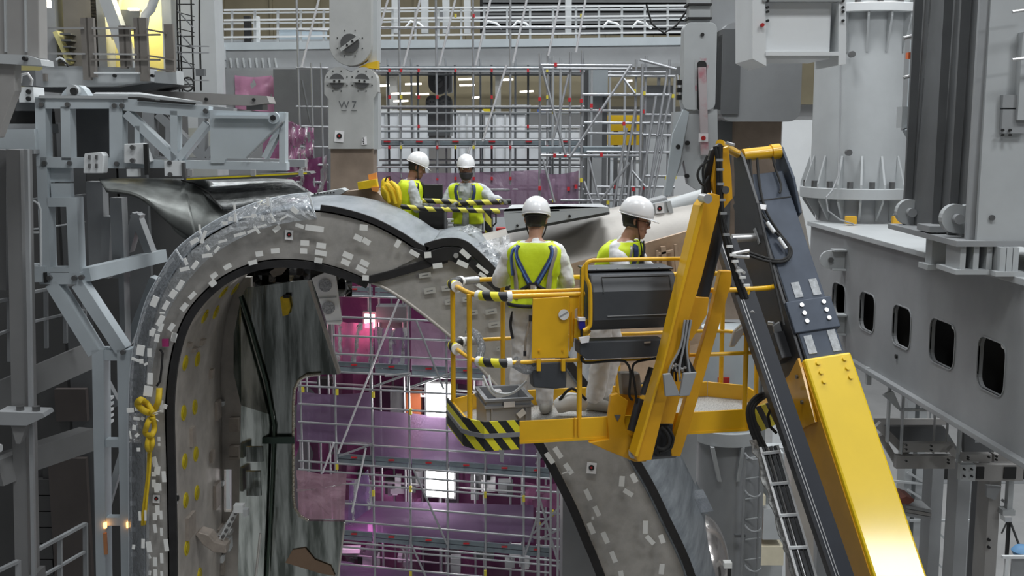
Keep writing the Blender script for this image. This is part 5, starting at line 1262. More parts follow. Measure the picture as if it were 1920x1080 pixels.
# lower scaffold, its plane turned a little so that the right end is nearer
ls = thing('scaffold', 'lower tube scaffold hung with purple sheets inside the vessel opening', 'scaffold', (P(820, 900, 25).x, 25, 0))
LN = V((sin(radians(13)), cos(radians(13)), 0)); L0 = P(700, 700, 25.5)
def LP(x, y, off=0.0): return PPL(x, y, L0 + LN * off, LN)
lx = [568, 632, 700, 769, 839, 910, 982, 1011, 1065, 1110]
for x in lx:
    p = LP(x, 900); yt = 540 if x not in (568, 1065, 1110) else 690
    pole(ls, 'standard', V((p.x, p.y, 0)), V((p.x, p.y, LP(x, yt - 60).z)))
    p = LP(x - 3, 900, 1.3); pole(ls, 'standard', V((p.x, p.y, 0)), V((p.x, p.y, LP(x, yt - 40, 1.3).z)), G_MID)
def led(x1, y1, x2, off=-.05, m=TUBE): 
    a = LP(x1, y1, off); b = LP(x2, y1, off); b = V((b.x, b.y, a.z)); pole(ls, 'ledger', a, b, m)
for y in (554, 594, 629, 663, 697): led(625, y, 925)
for y in (723, 757, 791, 826, 864, 880, 900, 937, 970, 1009, 1018, 1050): led(560, y, 1035 if y < 960 else 1120)
for y in (960, 1000, 1030, 1062): led(1005, y - 40, 1125)
for y in (724, 830, 900, 980, 1040): led(560, y - 8, 1030, 1.25, G_MID)
for (x1, y1, x2, y2) in ((748, 562, 634, 850), (780, 600, 832, 730), (722, 705, 770, 700), (700, 725, 770, 700), (626, 830, 605, 886), (636, 855, 700, 832), (686, 840, 660, 960), (775, 880, 838, 1020), (772, 1022, 800, 1085), (1012, 935, 1055, 1085), (985, 1040, 1010, 960), (1010, 1012, 1062, 985), (1000, 1000, 1050, 950), (845, 700, 770, 726), (1005, 870, 1030, 830)):
    pole(ls, 'brace', LP(x1, y1, -.12), LP(x2, y2, -.12), BTUBE if (x1, y1) in ((748, 562), (626, 830), (686, 840)) else TUBE)
for (xa, xb) in ((634, 698), (704, 767), (773, 837), (843, 908), (914, 980), (985, 1030)):
    for y in (546, 690, 866, 1011):
        if y < 600 and xa > 900: continue
        a = LP(xa, y + (y - 240) * .0, .1); b = LP(xb, y, .1); z = LP(800, y, .1).z
        for k in range(2):
            dk = bar('deck_board', V((a.x, a.y, z - .12 * k)), V((b.x, b.y, z - .12 * k)), .07, .10, DECK, ls)
        mid = (V((a.x, a.y, z)) + V((b.x, b.y, z))) / 2 - LN * .06
        bar('deck_mark', mid - V((.07, 0, 0)), mid + V((.07, 0, 0)), .03, .03, SRED, dk)
for (x, y) in ((770, 772), (840, 775), (700, 925), (770, 917), (910, 928), (982, 935), (1011, 985), (1036, 962), (1065, 1000), (632, 735), (568, 730), (632, 875), (700, 740), (910, 1075), (770, 1075)):
    c = LP(x, y, -.05); inst('clip', 'cube', SYEL, fm(V((.06, 0, 0)), V((0, .06, 0)), V((0, 0, .14)), c), ls)

# ---- pink and purple plastic sheets, each hung on the scaffold
PURP = film_mat('purple_film', (.235, .155, .27), .90, .22, .35, 1.8, .35)
PINK = film_mat('pink_film', (.42, .16, .31), .86, .25, .5, 2.5, .45)
MAUVE = film_mat('mauve_film', (.36, .235, .34), .86, .25, .45, 2.2, .4)
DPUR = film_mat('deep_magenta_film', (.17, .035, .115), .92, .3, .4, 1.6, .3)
def sheet(lab, quad, off, m, seed, amp=.05, place=None, nx=16, ny=9, cat='plastic sheet'):
    r = random.Random(seed); pl = place or (lambda x, y: LP(x, y, off)); rows = []
    (ax, ay), (bx_, by), (cx_, cy_), (dx, dy) = quad
    ph = [r.uniform(0, 6.28) for _ in range(4)]; fq = [r.uniform(2, 7) for _ in range(4)]
    for i in range(ny):
        t = i / (ny - 1); row = []
        for j in range(nx):
            s = j / (nx - 1)
            sag = 4 * sin(pi * s) * (1 - t)
            x = (ax + (bx_ - ax) * s) * (1 - t) + (dx + (cx_ - dx) * s) * t; y = (ay + (by - ay) * s) * (1 - t) + (dy + (cy_ - dy) * s) * t + sag
            p = pl(x, y); w = amp * (sin(fq[0] * s * 3 + ph[0] + t * 2) + .6 * sin(fq[1] * t * 2 + ph[1] + s * 5) + .5 * r.uniform(-1, 1))
            row.append(p + V((0, w, 0)))
        rows.append(row)
    o = MB().grid(rows).build('plastic_sheet', m, None, smooth=True)
    return tag(o, lab, cat, 'plastic sheets on the scaffold')
sheet('pinkish purple sheet lit from behind left of the dark box', ((628, 600), (700, 604), (700, 690), (628, 688)), .3, PINK, 1)
sheet('slate purple sheet below the dark box in the upper opening', ((702, 612), (768, 612), (768, 690), (702, 690)), .3, PURP, 2)
sheet('mauve sheet behind the vessel arm right of the upright tube', ((770, 600), (925, 612), (925, 700), (770, 694)), .3, MAUVE, 3)
sheet('dark purple sheet beside the notch of the mirror panel', ((556, 735), (698, 735), (698, 830), (556, 828)), .25, PURP, 4)
sheet('large bright purple sheet with glare in the middle opening', ((702, 768), (1005, 790), (1005, 880), (702, 866)), .25, PURP, 5)
sheet('long purple sheet below the lower lamp', ((640, 935), (1000, 945), (1000, 1018), (640, 1006)), .25, PURP, 6)
sheet('purple sheet along the bottom edge of the opening', ((635, 1052), (905, 1078), (905, 1150), (635, 1150)), .25, PURP, 7)
sheet('small mauve sheet fragment near the right end of the lower scaffold', ((985, 905), (1050, 905), (1050, 955), (985, 950)), .6, PINK, 8)
sheet('thin mauve sheet at the far right of the lower scaffold', ((1035, 960), (1065, 950), (1085, 1040), (1035, 1030)), .6, MAUVE, 9)
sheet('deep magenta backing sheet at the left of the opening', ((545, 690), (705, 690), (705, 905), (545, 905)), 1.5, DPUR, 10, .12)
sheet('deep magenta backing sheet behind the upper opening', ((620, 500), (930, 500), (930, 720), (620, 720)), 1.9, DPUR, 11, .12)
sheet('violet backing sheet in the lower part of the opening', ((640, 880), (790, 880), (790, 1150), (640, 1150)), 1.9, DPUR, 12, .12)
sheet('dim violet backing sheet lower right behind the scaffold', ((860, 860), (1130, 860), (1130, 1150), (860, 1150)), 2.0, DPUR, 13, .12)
sheet('wide dark plum backdrop added to darken the lower scaffold bay', ((642, 430), (1140, 430), (1140, 1150), (642, 1150)), 2.7, film_mat('plum_backing', (.10, .03, .075), .97, .4, .3, 1.2, .2), 33, .1)  # added backdrop, keeps the gaps between the sheets dark
def UPp(Y): return lambda x, y: P(x, y, Y)
sheet('wide mauve sheet behind the two far workers', ((704, 322), (1020, 318), (1075, 400), (704, 420)), 0, MAUVE, 14, .08, UPp(26.25), 24)
sheet('mauve sheet at the foot of the right scaffold tower', ((1012, 325), (1085, 320), (1085, 392), (1012, 395)), 0, MAUVE, 15, .05, UPp(22.45))
sheet('bright pink sheet hanging below the left end of the walkway', ((440, 141), (515, 140), (520, 212), (442, 204)), 0, film_mat('bright_pink_film', (.80, .38, .58), .85, .25, .3, 2, .4), 16, .04, UPp(27.95))
sheet('pink sheet draped right of the truss bracket', ((536, 222), (588, 240), (588, 306), (538, 300)), 0, PINK, 17, .08, UPp(26.2))
sheet('deep pink sheet behind the end of the truss bracket', ((492, 235), (560, 240), (560, 300), (492, 298)), 0, PINK, 18, .05, UPp(26.6))
sheet('magenta sheet beside the tan shaft of the lifting link', ((540, 300), (614, 290), (614, 400), (540, 380)), 0, DPUR, 19, .08, UPp(26.25))
# folded pink sheet tied in the notch
sheet('folded pink sheet tied across the notch of the mirror panel', ((556, 880), (650, 888), (646, 974), (560, 972)), 0, film_mat('notch_pink_film', (.55, .33, .42), .82, .2, .6, 5, .4), 20, .02, UPp(12.9), 18, 12)
sheet('pale hem of the folded pink sheet in the notch', ((556, 917), (648, 905), (649, 909), (556, 922)), 0, film_mat('hem_film', (.8, .68, .74), .8, .2, .4, 9, .4), 21, .01, UPp(12.84), 18, 3)
sheet('violet film flap left of the lower scaffold braces', ((655, 905), (690, 880), (700, 950), (652, 985)), .15, film_mat('violet_film', (.34, .22, .46), .8, .25, .4, 4, .4), 22, .03)

# ---- equipment seen between the sheets
eq = thing('dark_cabinet', 'dark equipment cabinet between the sheets in the upper opening', 'cabinet', (P(735, 600, 26.3).x, 26.3, 0))
a = P(706, 603, 26.3); b = P(768, 574, 26.3); block('cabinet_top', (a.x, 26.2, a.z), (b.x, 26.7, b.z), G_DARK, eq); block('stand', (a.x + .1, 26.35, P(735, 688, 26.3).z), (b.x - .1, 26.6, a.z), G_DARK, eq)
oc = thing('orange_cabinet', 'rust orange cabinet beside the bright lamp in the middle opening', 'cabinet', (P(775, 770, 26.4).x, 26.4, 0))
a = P(762, 780, 26.4); b = P(789, 738, 26.4); block('cabinet', (a.x, 26.4, P(775, 862, 26.4).z), (b.x, 26.8, b.z), mat('rust_orange', (.35, .09, .03), .5), oc); pbox('dark_side', 732, 732, 762, 780, 26.5, .2, G_DARK, oc)
target(oc, 793, 739, 9, 26.2, 0)
# work lamps: three real floodlights that also light the sheets
def flood(lab, x0, y0, x1, y1, off, col, e, emat):
    p = LP((x0 + x1) / 2, (y0 + y1) / 2, off); a = LP(x0, y1, off); b = LP(x1, y0, off)
    t = thing('work_floodlight', lab, 'lamp', V((p.x, p.y + .1, 0)), 'floodlights behind the sheets')
    MB().prism([a, V((b.x, b.y, a.z)), b, V((a.x, a.y, b.z))], (0, .04, 0)).build('lit_panel', emat, t)
    MB().prism([a + V((-.05, .06, -.05)), V((b.x + .05, b.y + .06, a.z - .05)), b + V((.05, .06, .05)), V((a.x - .05, a.y + .06, b.z + .05))], (0, .15, 0)).build('lamp_housing', G_DARK, t)
    rod('stand', V((p.x, p.y + .15, 0)), V((p.x, p.y + .15, a.z)), .04, G_DARK, t)
    l = bpy.data.lights.new('flood_glow', 'POINT'); l.energy = e; l.color = col; l.shadow_soft_size = .3
    lo = bpy.data.objects.new('flood_glow', l); lo.location = p + V((0, -.35, 0)); C.objects.link(lo)
flood('square white floodlight glaring beside the orange cabinet', 800, 722, 846, 782, 1.0, (1, .97, .95), 60, LAMPW)
flood('round white floodlight glaring in the lower opening', 800, 884, 850, 930, 1.0, (1, .97, .95), 45, LAMPW)
PLAMP = mat('lamp_pink_lit', (1, .6, .65), .5, var=0, emit=(1.0, .38, .42), estr=9.0)
flood('small pink floodlight left of the dark cabinet', 684, 590, 702, 615, .9, (1, .3, .4), 24, PLAMP)
flood('small violet floodlight low on the left of the opening', 690, 985, 705, 996, 1.1, (.9, .35, .75), 35, mat('lamp_violet_lit', (1, .6, .9), .5, var=0, emit=(.9, .3, .7), estr=4.0))
# pale machine parts in the open lifts
rr = random.Random(21)
mc = thing('machine_clutter', 'jumble of pale and dark machine parts behind the lower scaffold', 'machine', (P(870, 905, 27).x, 27.5, 0))
for k in range(34):
    x = rr.choice([rr.uniform(870, 1010), rr.uniform(645, 700), rr.uniform(850, 1010), rr.uniform(720, 790)]); y = rr.choice([rr.uniform(885, 932), rr.uniform(1030, 1060)])
    w = rr.uniform(8, 34); h = rr.uniform(6, 34); c = LP(x, y, 1.5)
    inst('machine_unit', 'cube', rr.choice([G_DARK, HOLE, G_MID, G_LIGHT, PAPER, G_DARK]), fm(V((w * .012, 0, 0)), V((0, .3, 0)), V((0, 0, h * .012)), c), mc)
block('machine_bed', (P(840, 900, 27).x, 27.6, 0), (P(1000, 900, 27).x, 28.2, LP(900, 905, 1.6).z), G_DARK, mc)
for (x, y, w, h) in ((655, 1030, 46, 8), (610, 715, 30, 16)): 
    c = LP(x, y, 1.2); inst('machine_unit', 'cube', PAPER if w > 40 else HOLE, fm(V((w * .012, 0, 0)), V((0, .3, 0)), V((0, 0, h * .012)), c), mc)
rp = thing('red_post', 'orange red post foot at the bottom beside the vessel arm', 'post', (P(1130, 1070, 20).x, 20, 0))
a = P(1118, 1080, 20); b = P(1128, 1045, 20); block('post_tube', (a.x, 20, 0), (b.x, 20.1, b.z), mat('post_red', (.55, .08, .03), .5), rp); pbox('foot_plate', 1118, 1068, 1136, 1074, 19.95, .2, MATS['post_red'], rp)
# ================================================================== BOOM LIFT
FL = P(965, 832, 8.6); ZBK = FL.z; FR = PZ(1388, 808, ZBK)
UX = (FR - FL).normalized(); NB = V((-UX.y, UX.x, 0)); ZZ = V((0, 0, 1))
def Bk(u, v, w): return FL + UX * u + NB * v + ZZ * w
def FP(x, y, off=0.0): return PPL(x, y, FL + NB * off, NB)          # pixel -> plane of the basket front
bl_ = thing('boom_lift', 'yellow boom lift with charcoal telescopic boom and two person basket', 'boom lift', V((2.6, 2.0, 0)))
def fplate(name, pts, off, dep, m, bevel=0.0, holes=()):
    return MB().prism([FP(x, y, off) for x, y in pts], NB * dep, [[FP(x, y, off) for x, y in h] for h in holes]).build(name, m, bl_, bevel=bevel)
def ftube(name, pts, off, r, m, seg=10, n=0):
    q = [FP(x, y, off) for x, y in pts]; q = spline(q, n) if n else q
    return MB().tube(q, r, seg).build(name, m, bl_, smooth=True)
MESHF = mat('platform_mesh', (.45, .45, .44), .5, .4, var=.45, scale=90)
plan = [(-.24, 0), (-.35, .16), (-.38, .80), (-.10, 1.0), (2.0, 1.0), (2.27, .80), (2.25, .22), (1.95, 0)]
MB().prism([Bk(u, v, .02) for u, v in plan], ZZ * .03).build('platform_floor', MESHF, bl_)
TB = .185
for i in range(len(plan)):
    (u0, v0), (u1, v1) = plan[i], plan[(i + 1) % len(plan)]
    a = Bk(u0, v0, 0); b = Bk(u1, v1, 0); d = (b - a).normalized(); n = V((d.y, -d.x, 0)) * .018
    MB().prism([a, b, b + ZZ * TB, a + ZZ * TB], -n).build('toe_board', YEL, bl_, bevel=.004)
for (u0, u1) in ((-.24, 1.95), ):                       # lip and weld line on the front board
    MB().beam(Bk(u0, -.008, .012), Bk(u1, -.008, .012), .03, .02).build('toe_board_lip', YEL, bl_)
for px in (1077, 1084): fplate('board_seam', [(px, 782), (px + 2, 782), (px + 2, 818), (px, 818)], -.03, .008, ORG)
# floor frame under the basket
for v in (.3, .7): MB().beam(Bk(-.2, v, -.02), Bk(2.1, v, -.02), .06, .05).build('floor_joist', ORG, bl_)
# hazard tape wrap on the left front corner, and right corner
def wrap(pts, w0, w1, m, out=.036, nm='hazard_wrap'):
    b = MB(); rows = [[], []]
    for i, (u, v) in enumerate(pts):
        p = pts[max(i - 1, 0)]; q_ = pts[min(i + 1, len(pts) - 1)]; d = V((q_[0] - p[0], q_[1] - p[1], 0)).normalized(); n = V((d.y, -d.x, 0))
        c = Bk(u, v, 0) + (UX * n.x + NB * n.y) * out
        rows[0].append(c + ZZ * w0); rows[1].append(c + ZZ * w1)
    return b.grid(rows).build(nm, m, bl_, solid=.012)
wpl = [(.03, 0), (-.12, 0), (-.235, 0), (-.30, .075), (-.352, .16), (-.365, .45), (-.382, .80)][::-1]
wrap(wpl, -.035, .20, HAZ); wrap(wpl, .07, .105, mat('grey_band', (.22, .22, .23), .5), .046, 'strap_band')
wrap([(1.97, -.002), (2.10, .08), (2.27, .22), (2.275, .5)], -.02, .20, HAZ)
ribb = MB().prism([FP(935, 838, -.04), FP(946, 838, -.04), FP(944, 868, -.05), FP(938, 866, -.05)], NB * .004).build('loose_strap_end', MATS['grey_band'], bl_)
# rails
def railpath(name, pts, w, r, m=YEL, n=4): return MB().tube(spline([Bk(u, v, w) for u, v in pts], n), r, 10).build(name, m, bl_, smooth=True)
left_ = [(.56, 0), (.30, 0), (-.08, 0), (-.22, .05), (-.31, .20), (-.35, .50), (-.37, .80), (-.28, .93), (-.08, 1.0), (.5, 1.0), (1.2, 1.0), (1.95, 1.0), (2.2, .92), (2.27, .75), (2.26, .3), (2.18, .08), (1.95, 0), (1.5, 0), (1.35, 0)]
railpath('top_rail', left_, 1.18, .021); railpath('mid_rail', left_, .655, .017)
ftube('inner_rail', [(945, 548), (1090, 543)], .03, .014, YEL)
for (u, v) in ((-.33, .17), (-.38, .72), (.525, 0), (.1, 1.0), (1.15, 1.0), (2.12, .98), (2.25, .5), (1.93, 0), (1.42, 0)):
    MB().tube([Bk(u, v, .02), Bk(u, v, 1.18)], .021, 10).build('guard_post', YEL, bl_, smooth=True)
# hazard foam on the rails, with white tape ends
def foam(pts, w, r=.038):
    MB().tube(spline([Bk(u, v, w) for u, v in pts], 4), r, 12).build('foam_wrap', HAZ2, bl_, smooth=True)
    for (u, v), (u2, v2) in ((pts[0], pts[1]), (pts[-1], pts[-2])):
        a = Bk(u, v, w); d = (Bk(u2, v2, w) - a).normalized(); rod('foam_tape', a - d * .005, a + d * .035, r * 1.06, WTAPE, bl_, 'cyl')
for w in (1.18, .655):
    foam([(-.36, .60), (-.37, .80), (-.28, .93)], w, .045); foam([(-.03, -.002), (-.12, .0), (-.22, .05), (-.27, .11)], w)
for w, r in ((1.18, .034), (.655, .04)): rod('duct_tape_sleeve', Bk(-.27, .93, w), Bk(-.12, .995, w), r, mat('silver_tape', (.42, .42, .43), .35, .5, var=.2, scale=20), bl_, 'cyl')
MB().tube(spline([Bk(-.25, .8, .78), Bk(-.18, .75, .75), Bk(-.14, .7, .65), Bk(-.18, .65, .56)], 5), .035, 8).build('clear_bag', film_mat('bag_film2', (.6, .64, .7), .5, .12, .8, 40), bl_, smooth=True)
MB().tube(spline([Bk(0.0, .02, .66), Bk(.1, .03, .60), Bk(.2, .02, .62)], 5), .05, 10).build('clear_bag', MATS['bag_film2'], bl_, smooth=True)
for k in range(2): MB().tube(spline([Bk(-.22 + .05 * k, .2, .52), Bk(-.14, .15, .37 + .03 * k), Bk(0, .12, .38), Bk(.12, .1, .48)], 5), .010, 8).build('loose_hose', G_WHITE, bl_, smooth=True)
# gate panel plate on the front rail
gpn = fplate('gate_panel', [(999, 560), (1068, 556), (1066, 671), (997, 672)], -.035, .012, YEL, .004)
disc('round_sticker', FP(1057, 590, -.045), NB, .042, .008, WTAPE, gpn); fplate('sticker_slash', [(1049, 593), (1064, 584), (1065, 586), (1050, 595)], -.052, .003, G_MID)
for (x, y) in ((1011, 658), (1055, 657)): disc('panel_bolt', FP(x, y, -.04), NB, .008, .01, ORG, gpn)
for x in (1010, 1056): fplate('panel_hanger', [(x - 3, 674), (x + 4, 674), (x + 4, 696), (x - 3, 696)], -.05, .03, YEL)
fplate('manual_box', [(997, 680), (1064, 678), (1062, 727), (1040, 730), (1000, 727)], -.02, .14, PLAST, .012)
fplate('side_gusset', [(1068, 558), (1092, 556), (1092, 570), (1078, 580), (1076, 640), (1068, 660)], -.01, .02, YEL)
ftube('gate_hinge', [(1073, 585), (1073, 650)], -.03, .008, ORG)
# control console
def prof(u0, u1, pts, name, m, bev=.012):
    return MB().prism([Bk(u0, v, w) for v, w in pts], UX * (u1 - u0)).build(name, m, bl_, bevel=bev)
cu0 = (FP(1109, 560, -.15) - FL).dot(UX); cu1 = (FP(1268, 560, -.15) - FL).dot(UX)
CP = [(.22, 1.36), (.0, 1.36), (-.10, 1.34), (-.17, 1.22), (-.18, 1.0), (-.10, .91), (.22, .91)]
con = prof(cu0, cu1, CP, 'control_console', PLAST, .02)
prof(cu0 - .01, cu1 + .01, [(.24, 1.365), (-.05, 1.365), (-.05, 1.38), (.24, 1.38)], 'console_lid', PLAST, .005)
fr_ = lambda u, w: Bk(u, -.185 if w < 1.26 else -.172 - .07 * -1 * 0 + (w - 1.26) * .5, w)
for (u, ) in ((cu0 + .09,), (cu1 - .05,)):
    MB().beam(Bk(u, -.176, 1.21), Bk(u, -.112, 1.325), .006, .006).build('console_seam', HOLE, con)
MB().beam(Bk(cu0 + .09, -.112, 1.325), Bk(cu1 - .05, -.112, 1.325), .006, .006).build('console_seam', HOLE, con)
MB().beam(Bk(cu0 + .12, -.184, 1.03), Bk(cu1 - .02, -.184, 1.03), .006, .006).build('console_trim', G_MID, con)
for k in range(4): disc('console_screw', Bk(cu0 + .07 + .17 * k, -.04, 1.382), ZZ, .006, .006, G_MID, con)
# guard bars round the console
ftube('console_guard', [(1278, 485), (1200, 486), (1120, 488), (1106, 490), (1099, 497), (1099, 520), (1106, 540), (1107, 600), (1104, 614), (1094, 620)], -.24, .016, YEL, 10, 4)
ftube('console_guard', [(1107, 490), (1095, 500), (1092, 520), (1092, 612)], -.05, .014, YEL, 10, 4)
fplate('guard_foot', [(1078, 598), (1104, 600), (1108, 622), (1092, 640), (1076, 632)], -.04, .03, YEL)
fplate('blue_lamp', [(1085, 602), (1097, 602), (1098, 616), (1087, 618)], -.12, .05, mat('deep_blue_plastic', (.02, .02, .25), .3)); fplate('lamp_cap', [(1085, 596), (1098, 596), (1098, 602), (1085, 602)], -.125, .055, PAPER)
fplate('cross_tray', [(1087, 641), (1245, 636), (1245, 668), (1100, 674), (1087, 664)], -.12, .16, PLAST, .008)
fplate('tray_label', [(1208, 641), (1220, 640), (1220, 643), (1208, 644)], -.13, .004, ALU)
fplate('lower_yellow_strip', [(1095, 676), (1240, 670), (1240, 674), (1095, 681)], -.05, .02, YEL)
for k, pts in enumerate(([(1090, 668), (1098, 680), (1160, 676), (1176, 682), (1182, 700), (1180, 740), (1186, 750)], [(1230, 672), (1196, 678), (1186, 690), (1190, 720), (1194, 755)], [(1090, 610), (1092, 640), (1104, 650)])):
    ftube('control_cable', pts, -.09, .010, HOLE, 8, 4)
fplate('grey_module', [(1164, 700), (1200, 700), (1206, 742), (1168, 744)], .12, .1, G_WARM, .01)
fplate('white_connector', [(1086, 634), (1106, 630), (1104, 642), (1090, 644)], -.14, .03, PAPER)

# basket mounting bracket and rotator
fplate('mount_bracket', [(1140, 786), (1146, 742), (1158, 738), (1178, 752), (1171, 790), (1176, 812), (1200, 838), (1216, 848), (1212, 866), (1190, 866), (1140, 846), (1104, 830), (1142, 824)], -.06, .05, ORG, .006)
fplate('bracket_window', [(1152, 778), (1164, 778), (1158, 790)], -.065, .01, G_DARK)
fplate('mount_bracket', [(1160, 740), (1200, 742), (1200, 850), (1170, 830)], .10, .04, ORG, .006)
fplate('under_beam', [(1100, 824), (1150, 822), (1150, 832), (1118, 834)], -.02, .5, ORG)
disc('pivot_washer', FP(1188, 849, -.09), NB, .045, .03, ALU, bl_); disc('pivot_bolt', FP(1188, 849, -.11), NB, .024, .04, BOLT, bl_, 'hex')
rod('tilt_cylinder', FP(1184, 808, -.12), FP(1200, 748, -.06), .035, CHARB, bl_, 'cyl'); rod('tilt_rod', FP(1206, 740, -.05), FP(1222, 690, 0), .028, CHARB, bl_, 'cyl')
# jib: two yellow side arms with a web, black actuator and cable bracket
def armp(name, pts, off, dep, m): return fplate(name, pts, off, dep, m, .006)
armp('jib_arm', [(1322, 374), (1334, 362), (1350, 366), (1350, 384), (1316, 520), (1262, 700), (1222, 862), (1196, 866), (1190, 856), (1240, 690), (1284, 520), (1312, 400)], -.42, .07, ORG)
armp('jib_arm_flange', [(1313, 386), (1322, 374), (1314, 420), (1288, 520), (1244, 692), (1196, 858), (1190, 856), (1240, 690)], -.44, .16, YEL)
armp('jib_arm', [(1352, 508), (1372, 508), (1372, 530), (1290, 812), (1276, 856), (1260, 856), (1258, 846), (1330, 600)], -.14, .07, ORG)
armp('jib_web', [(1242, 700), (1290, 690), (1262, 795), (1222, 795)], -.30, .05, ORG)
armp('actuator_body', [(1226, 795), (1262, 795), (1258, 856), (1212, 856)], -.26, .3, CHARB)
ftube('hose_coil', [(1238, 800), (1250, 812), (1254, 830), (1244, 842), (1230, 838)], -.32, .014, HOLE, 8, 5); ftube('hose_coil', [(1250, 800), (1262, 820), (1256, 842), (1236, 848)], -.30, .012, HOLE, 8, 5)
rod('pivot_tube', FP(1208, 856, -.36), FP(1264, 852, .0), .028, CHARB, bl_, 'cyl')
armp('bracket_side', [(1244, 702), (1258, 700), (1276, 742), (1248, 744)], -.52, .03, G_MID); armp('bracket_side', [(1282, 700), (1307, 698), (1293, 742), (1274, 744)], -.50, .03, G_MID)
armp('bracket_back', [(1246, 684), (1290, 668), (1306, 698), (1262, 702)], -.30, .02, CHARB)
for k in range(7):
    x0 = 1256 + k * 6; ftube('hose', [(1284 + k * 2, 600), (1276 + k * 2, 650), (x0, 690), (x0 - 2 + k, 715)], -.46 + .03 * (k % 3), .009, HOLE if k % 3 else G_MID, 6, 4)
rr = random.Random(9)
for k in range(9): c = FP(1258 + rr.uniform(0, 36), 684 + rr.uniform(0, 12), -.44); disc('hose_fitting', c, (rr.uniform(-1, 1), -.5, rr.uniform(0, 1)), .009, .03, ALU, bl_)
# jib lift cylinder
ra = FP(1352, 400, -.18); rb_ = FP(1312, 565, -.18)
rod('lift_cylinder', ra, rb_, .062, CHARB, bl_, 'cyl'); rod('cylinder_rod', FP(1312, 560, -.18), FP(1296, 620, -.2), .035, ALU, bl_, 'cyl')
armp('cylinder_clevis', [(1288, 556), (1330, 558), (1326, 590), (1296, 640), (1284, 630)], -.26, .16, ORG)
for (x, y) in ((1326, 462), (1320, 490), (1312, 520), (1306, 545), (1332, 440)): fplate('cylinder_label', [(x - 2, y - 5), (x + 3, y - 5), (x + 1, y + 5), (x - 4, y + 5)], -.255, .006, WTAPE)
# small orange rear parts of the jib
armp('jib_head_plate', [(1346, 280), (1366, 274), (1372, 330), (1374, 372), (1352, 398), (1342, 380), (1336, 340)], -.30, .05, ORG); disc('head_pin', FP(1358, 356, -.33), NB, .03, .06, BOLT, bl_)
disc('arm_pin', FP(1322, 372, -.5), NB, .035, .12, ALU, bl_)
# dark link plate from head down to the arm
armp('link_plate', [(1334, 282), (1350, 268), (1358, 274), (1340, 330), (1332, 372), (1318, 372), (1322, 320)], -.24, .05, CHARB)
for k, pts in enumerate(([(1330, 300), (1314, 312), (1308, 330), (1318, 346), (1330, 330)], [(1326, 292), (1318, 318), (1322, 352), (1332, 372)])): ftube('hose_loop', pts, -.3, .010, HOLE, 8, 5)

# telescopic boom: front face centre line
TA = P(1421, 283, 9.75); TBm = P(1685, 1080, 7.9); DD = (TBm - TA).normalized()
XB = V((cos(radians(9)), sin(radians(9)), 0)); XB = (XB - DD * XB.dot(DD)).normalized(); NF = XB.cross(DD).normalized()
if NF.y > 0: NF = -NF
def BP(t, x, n=0.0): return TA + DD * t + XB * x + NF * n
def proj(p):
    d = p - CAM; zc = d.y * _cp - d.z * _sp; yc = d.y * _sp + d.z * _cp; return 960 + FPX * d.x / zc, 540 - FPX * yc / zc
def tt(py, x=0.0):
    lo, hi = -1.0, 14.0
    for _ in range(50):
        m = (lo + hi) / 2
        if proj(BP(m, x))[1] < py and BP(m, x).y > .5: lo = m
        else: hi = m
    return lo
def bbox_(name, t0, t1, x0, x1, n0, n1, m, bev=.008):
    v = [BP(t, x, n) for t in (t0, t1) for x, n in ((x0, n0), (x1, n0), (x1, n1), (x0, n1))]
    return MB().add(v, [(0, 1, 2, 3), (7, 6, 5, 4), (0, 4, 5, 1), (1, 5, 6, 2), (2, 6, 7, 3), (3, 7, 4, 0)]).build(name, m, bl_, bevel=bev)
t_top = tt(290); t_y = tt(668); t_g = 11.2
bbox_('inner_boom', t_top + .18, t_y + .6, -.165, .165, -.40, 0, CHAR)
bbox_('inner_boom_side', t_top + .25, t_y + .6, -.18, -.166, -.42, .005, CHARB)
obm = bbox_('outer_boom', t_y, t_g, -.205, .205, -.42, .03, YELB, .02)
bbox_('outer_boom_side', t_y + .02, t_g, -.215, -.204, -.415, .0, ORG, .004)
bcl = bbox_('boom_collar', tt(562), tt(620), -.20, .20, -.44, .02, CHAR)
for t in (tt(572), tt(587), tt(602)):
    for x in (-.075, .12): disc('collar_bolt', BP(t, x, .025), NF, .018, .02, ALU, bcl)
for t in (tt(680), tt(697), tt(714)):
    for x in (-.10, .13): disc('boom_bolt', BP(t, x, .035), NF, .018, .02, YELB, obm)
WORN = mat('worn_scuff', (.45, .47, .49), .6, var=.2, scale=30)
for (ya, yb, x) in ((528, 556, -.06), (526, 556, .10), (626, 660, -.10), (622, 662, .11)): bbox_('wear_strip', tt(ya), tt(yb), x - .035, x + .035, .0, .006, WORN, 0)
bbox_('boom_seam', tt(372), tt(374), -.166, .166, -.01, .004, HOLE, 0)
# orange lug at the mouth of the outer boom
MB().prism([BP(t_y - .02, -.22, 0), BP(t_y + .06, -.22, .0), BP(t_y + .5, -.22, -.05), BP(t_y + .45, -.22, -.5), BP(t_y + .1, -.22, -.5)], XB * -.02).build('boom_lug', ORG, bl_)
for (dt, n) in ((.1, -.1), (.3, -.15)): disc('lug_bolt', BP(t_y + dt, -.245, n), XB, .016, .02, BOLT, bl_)
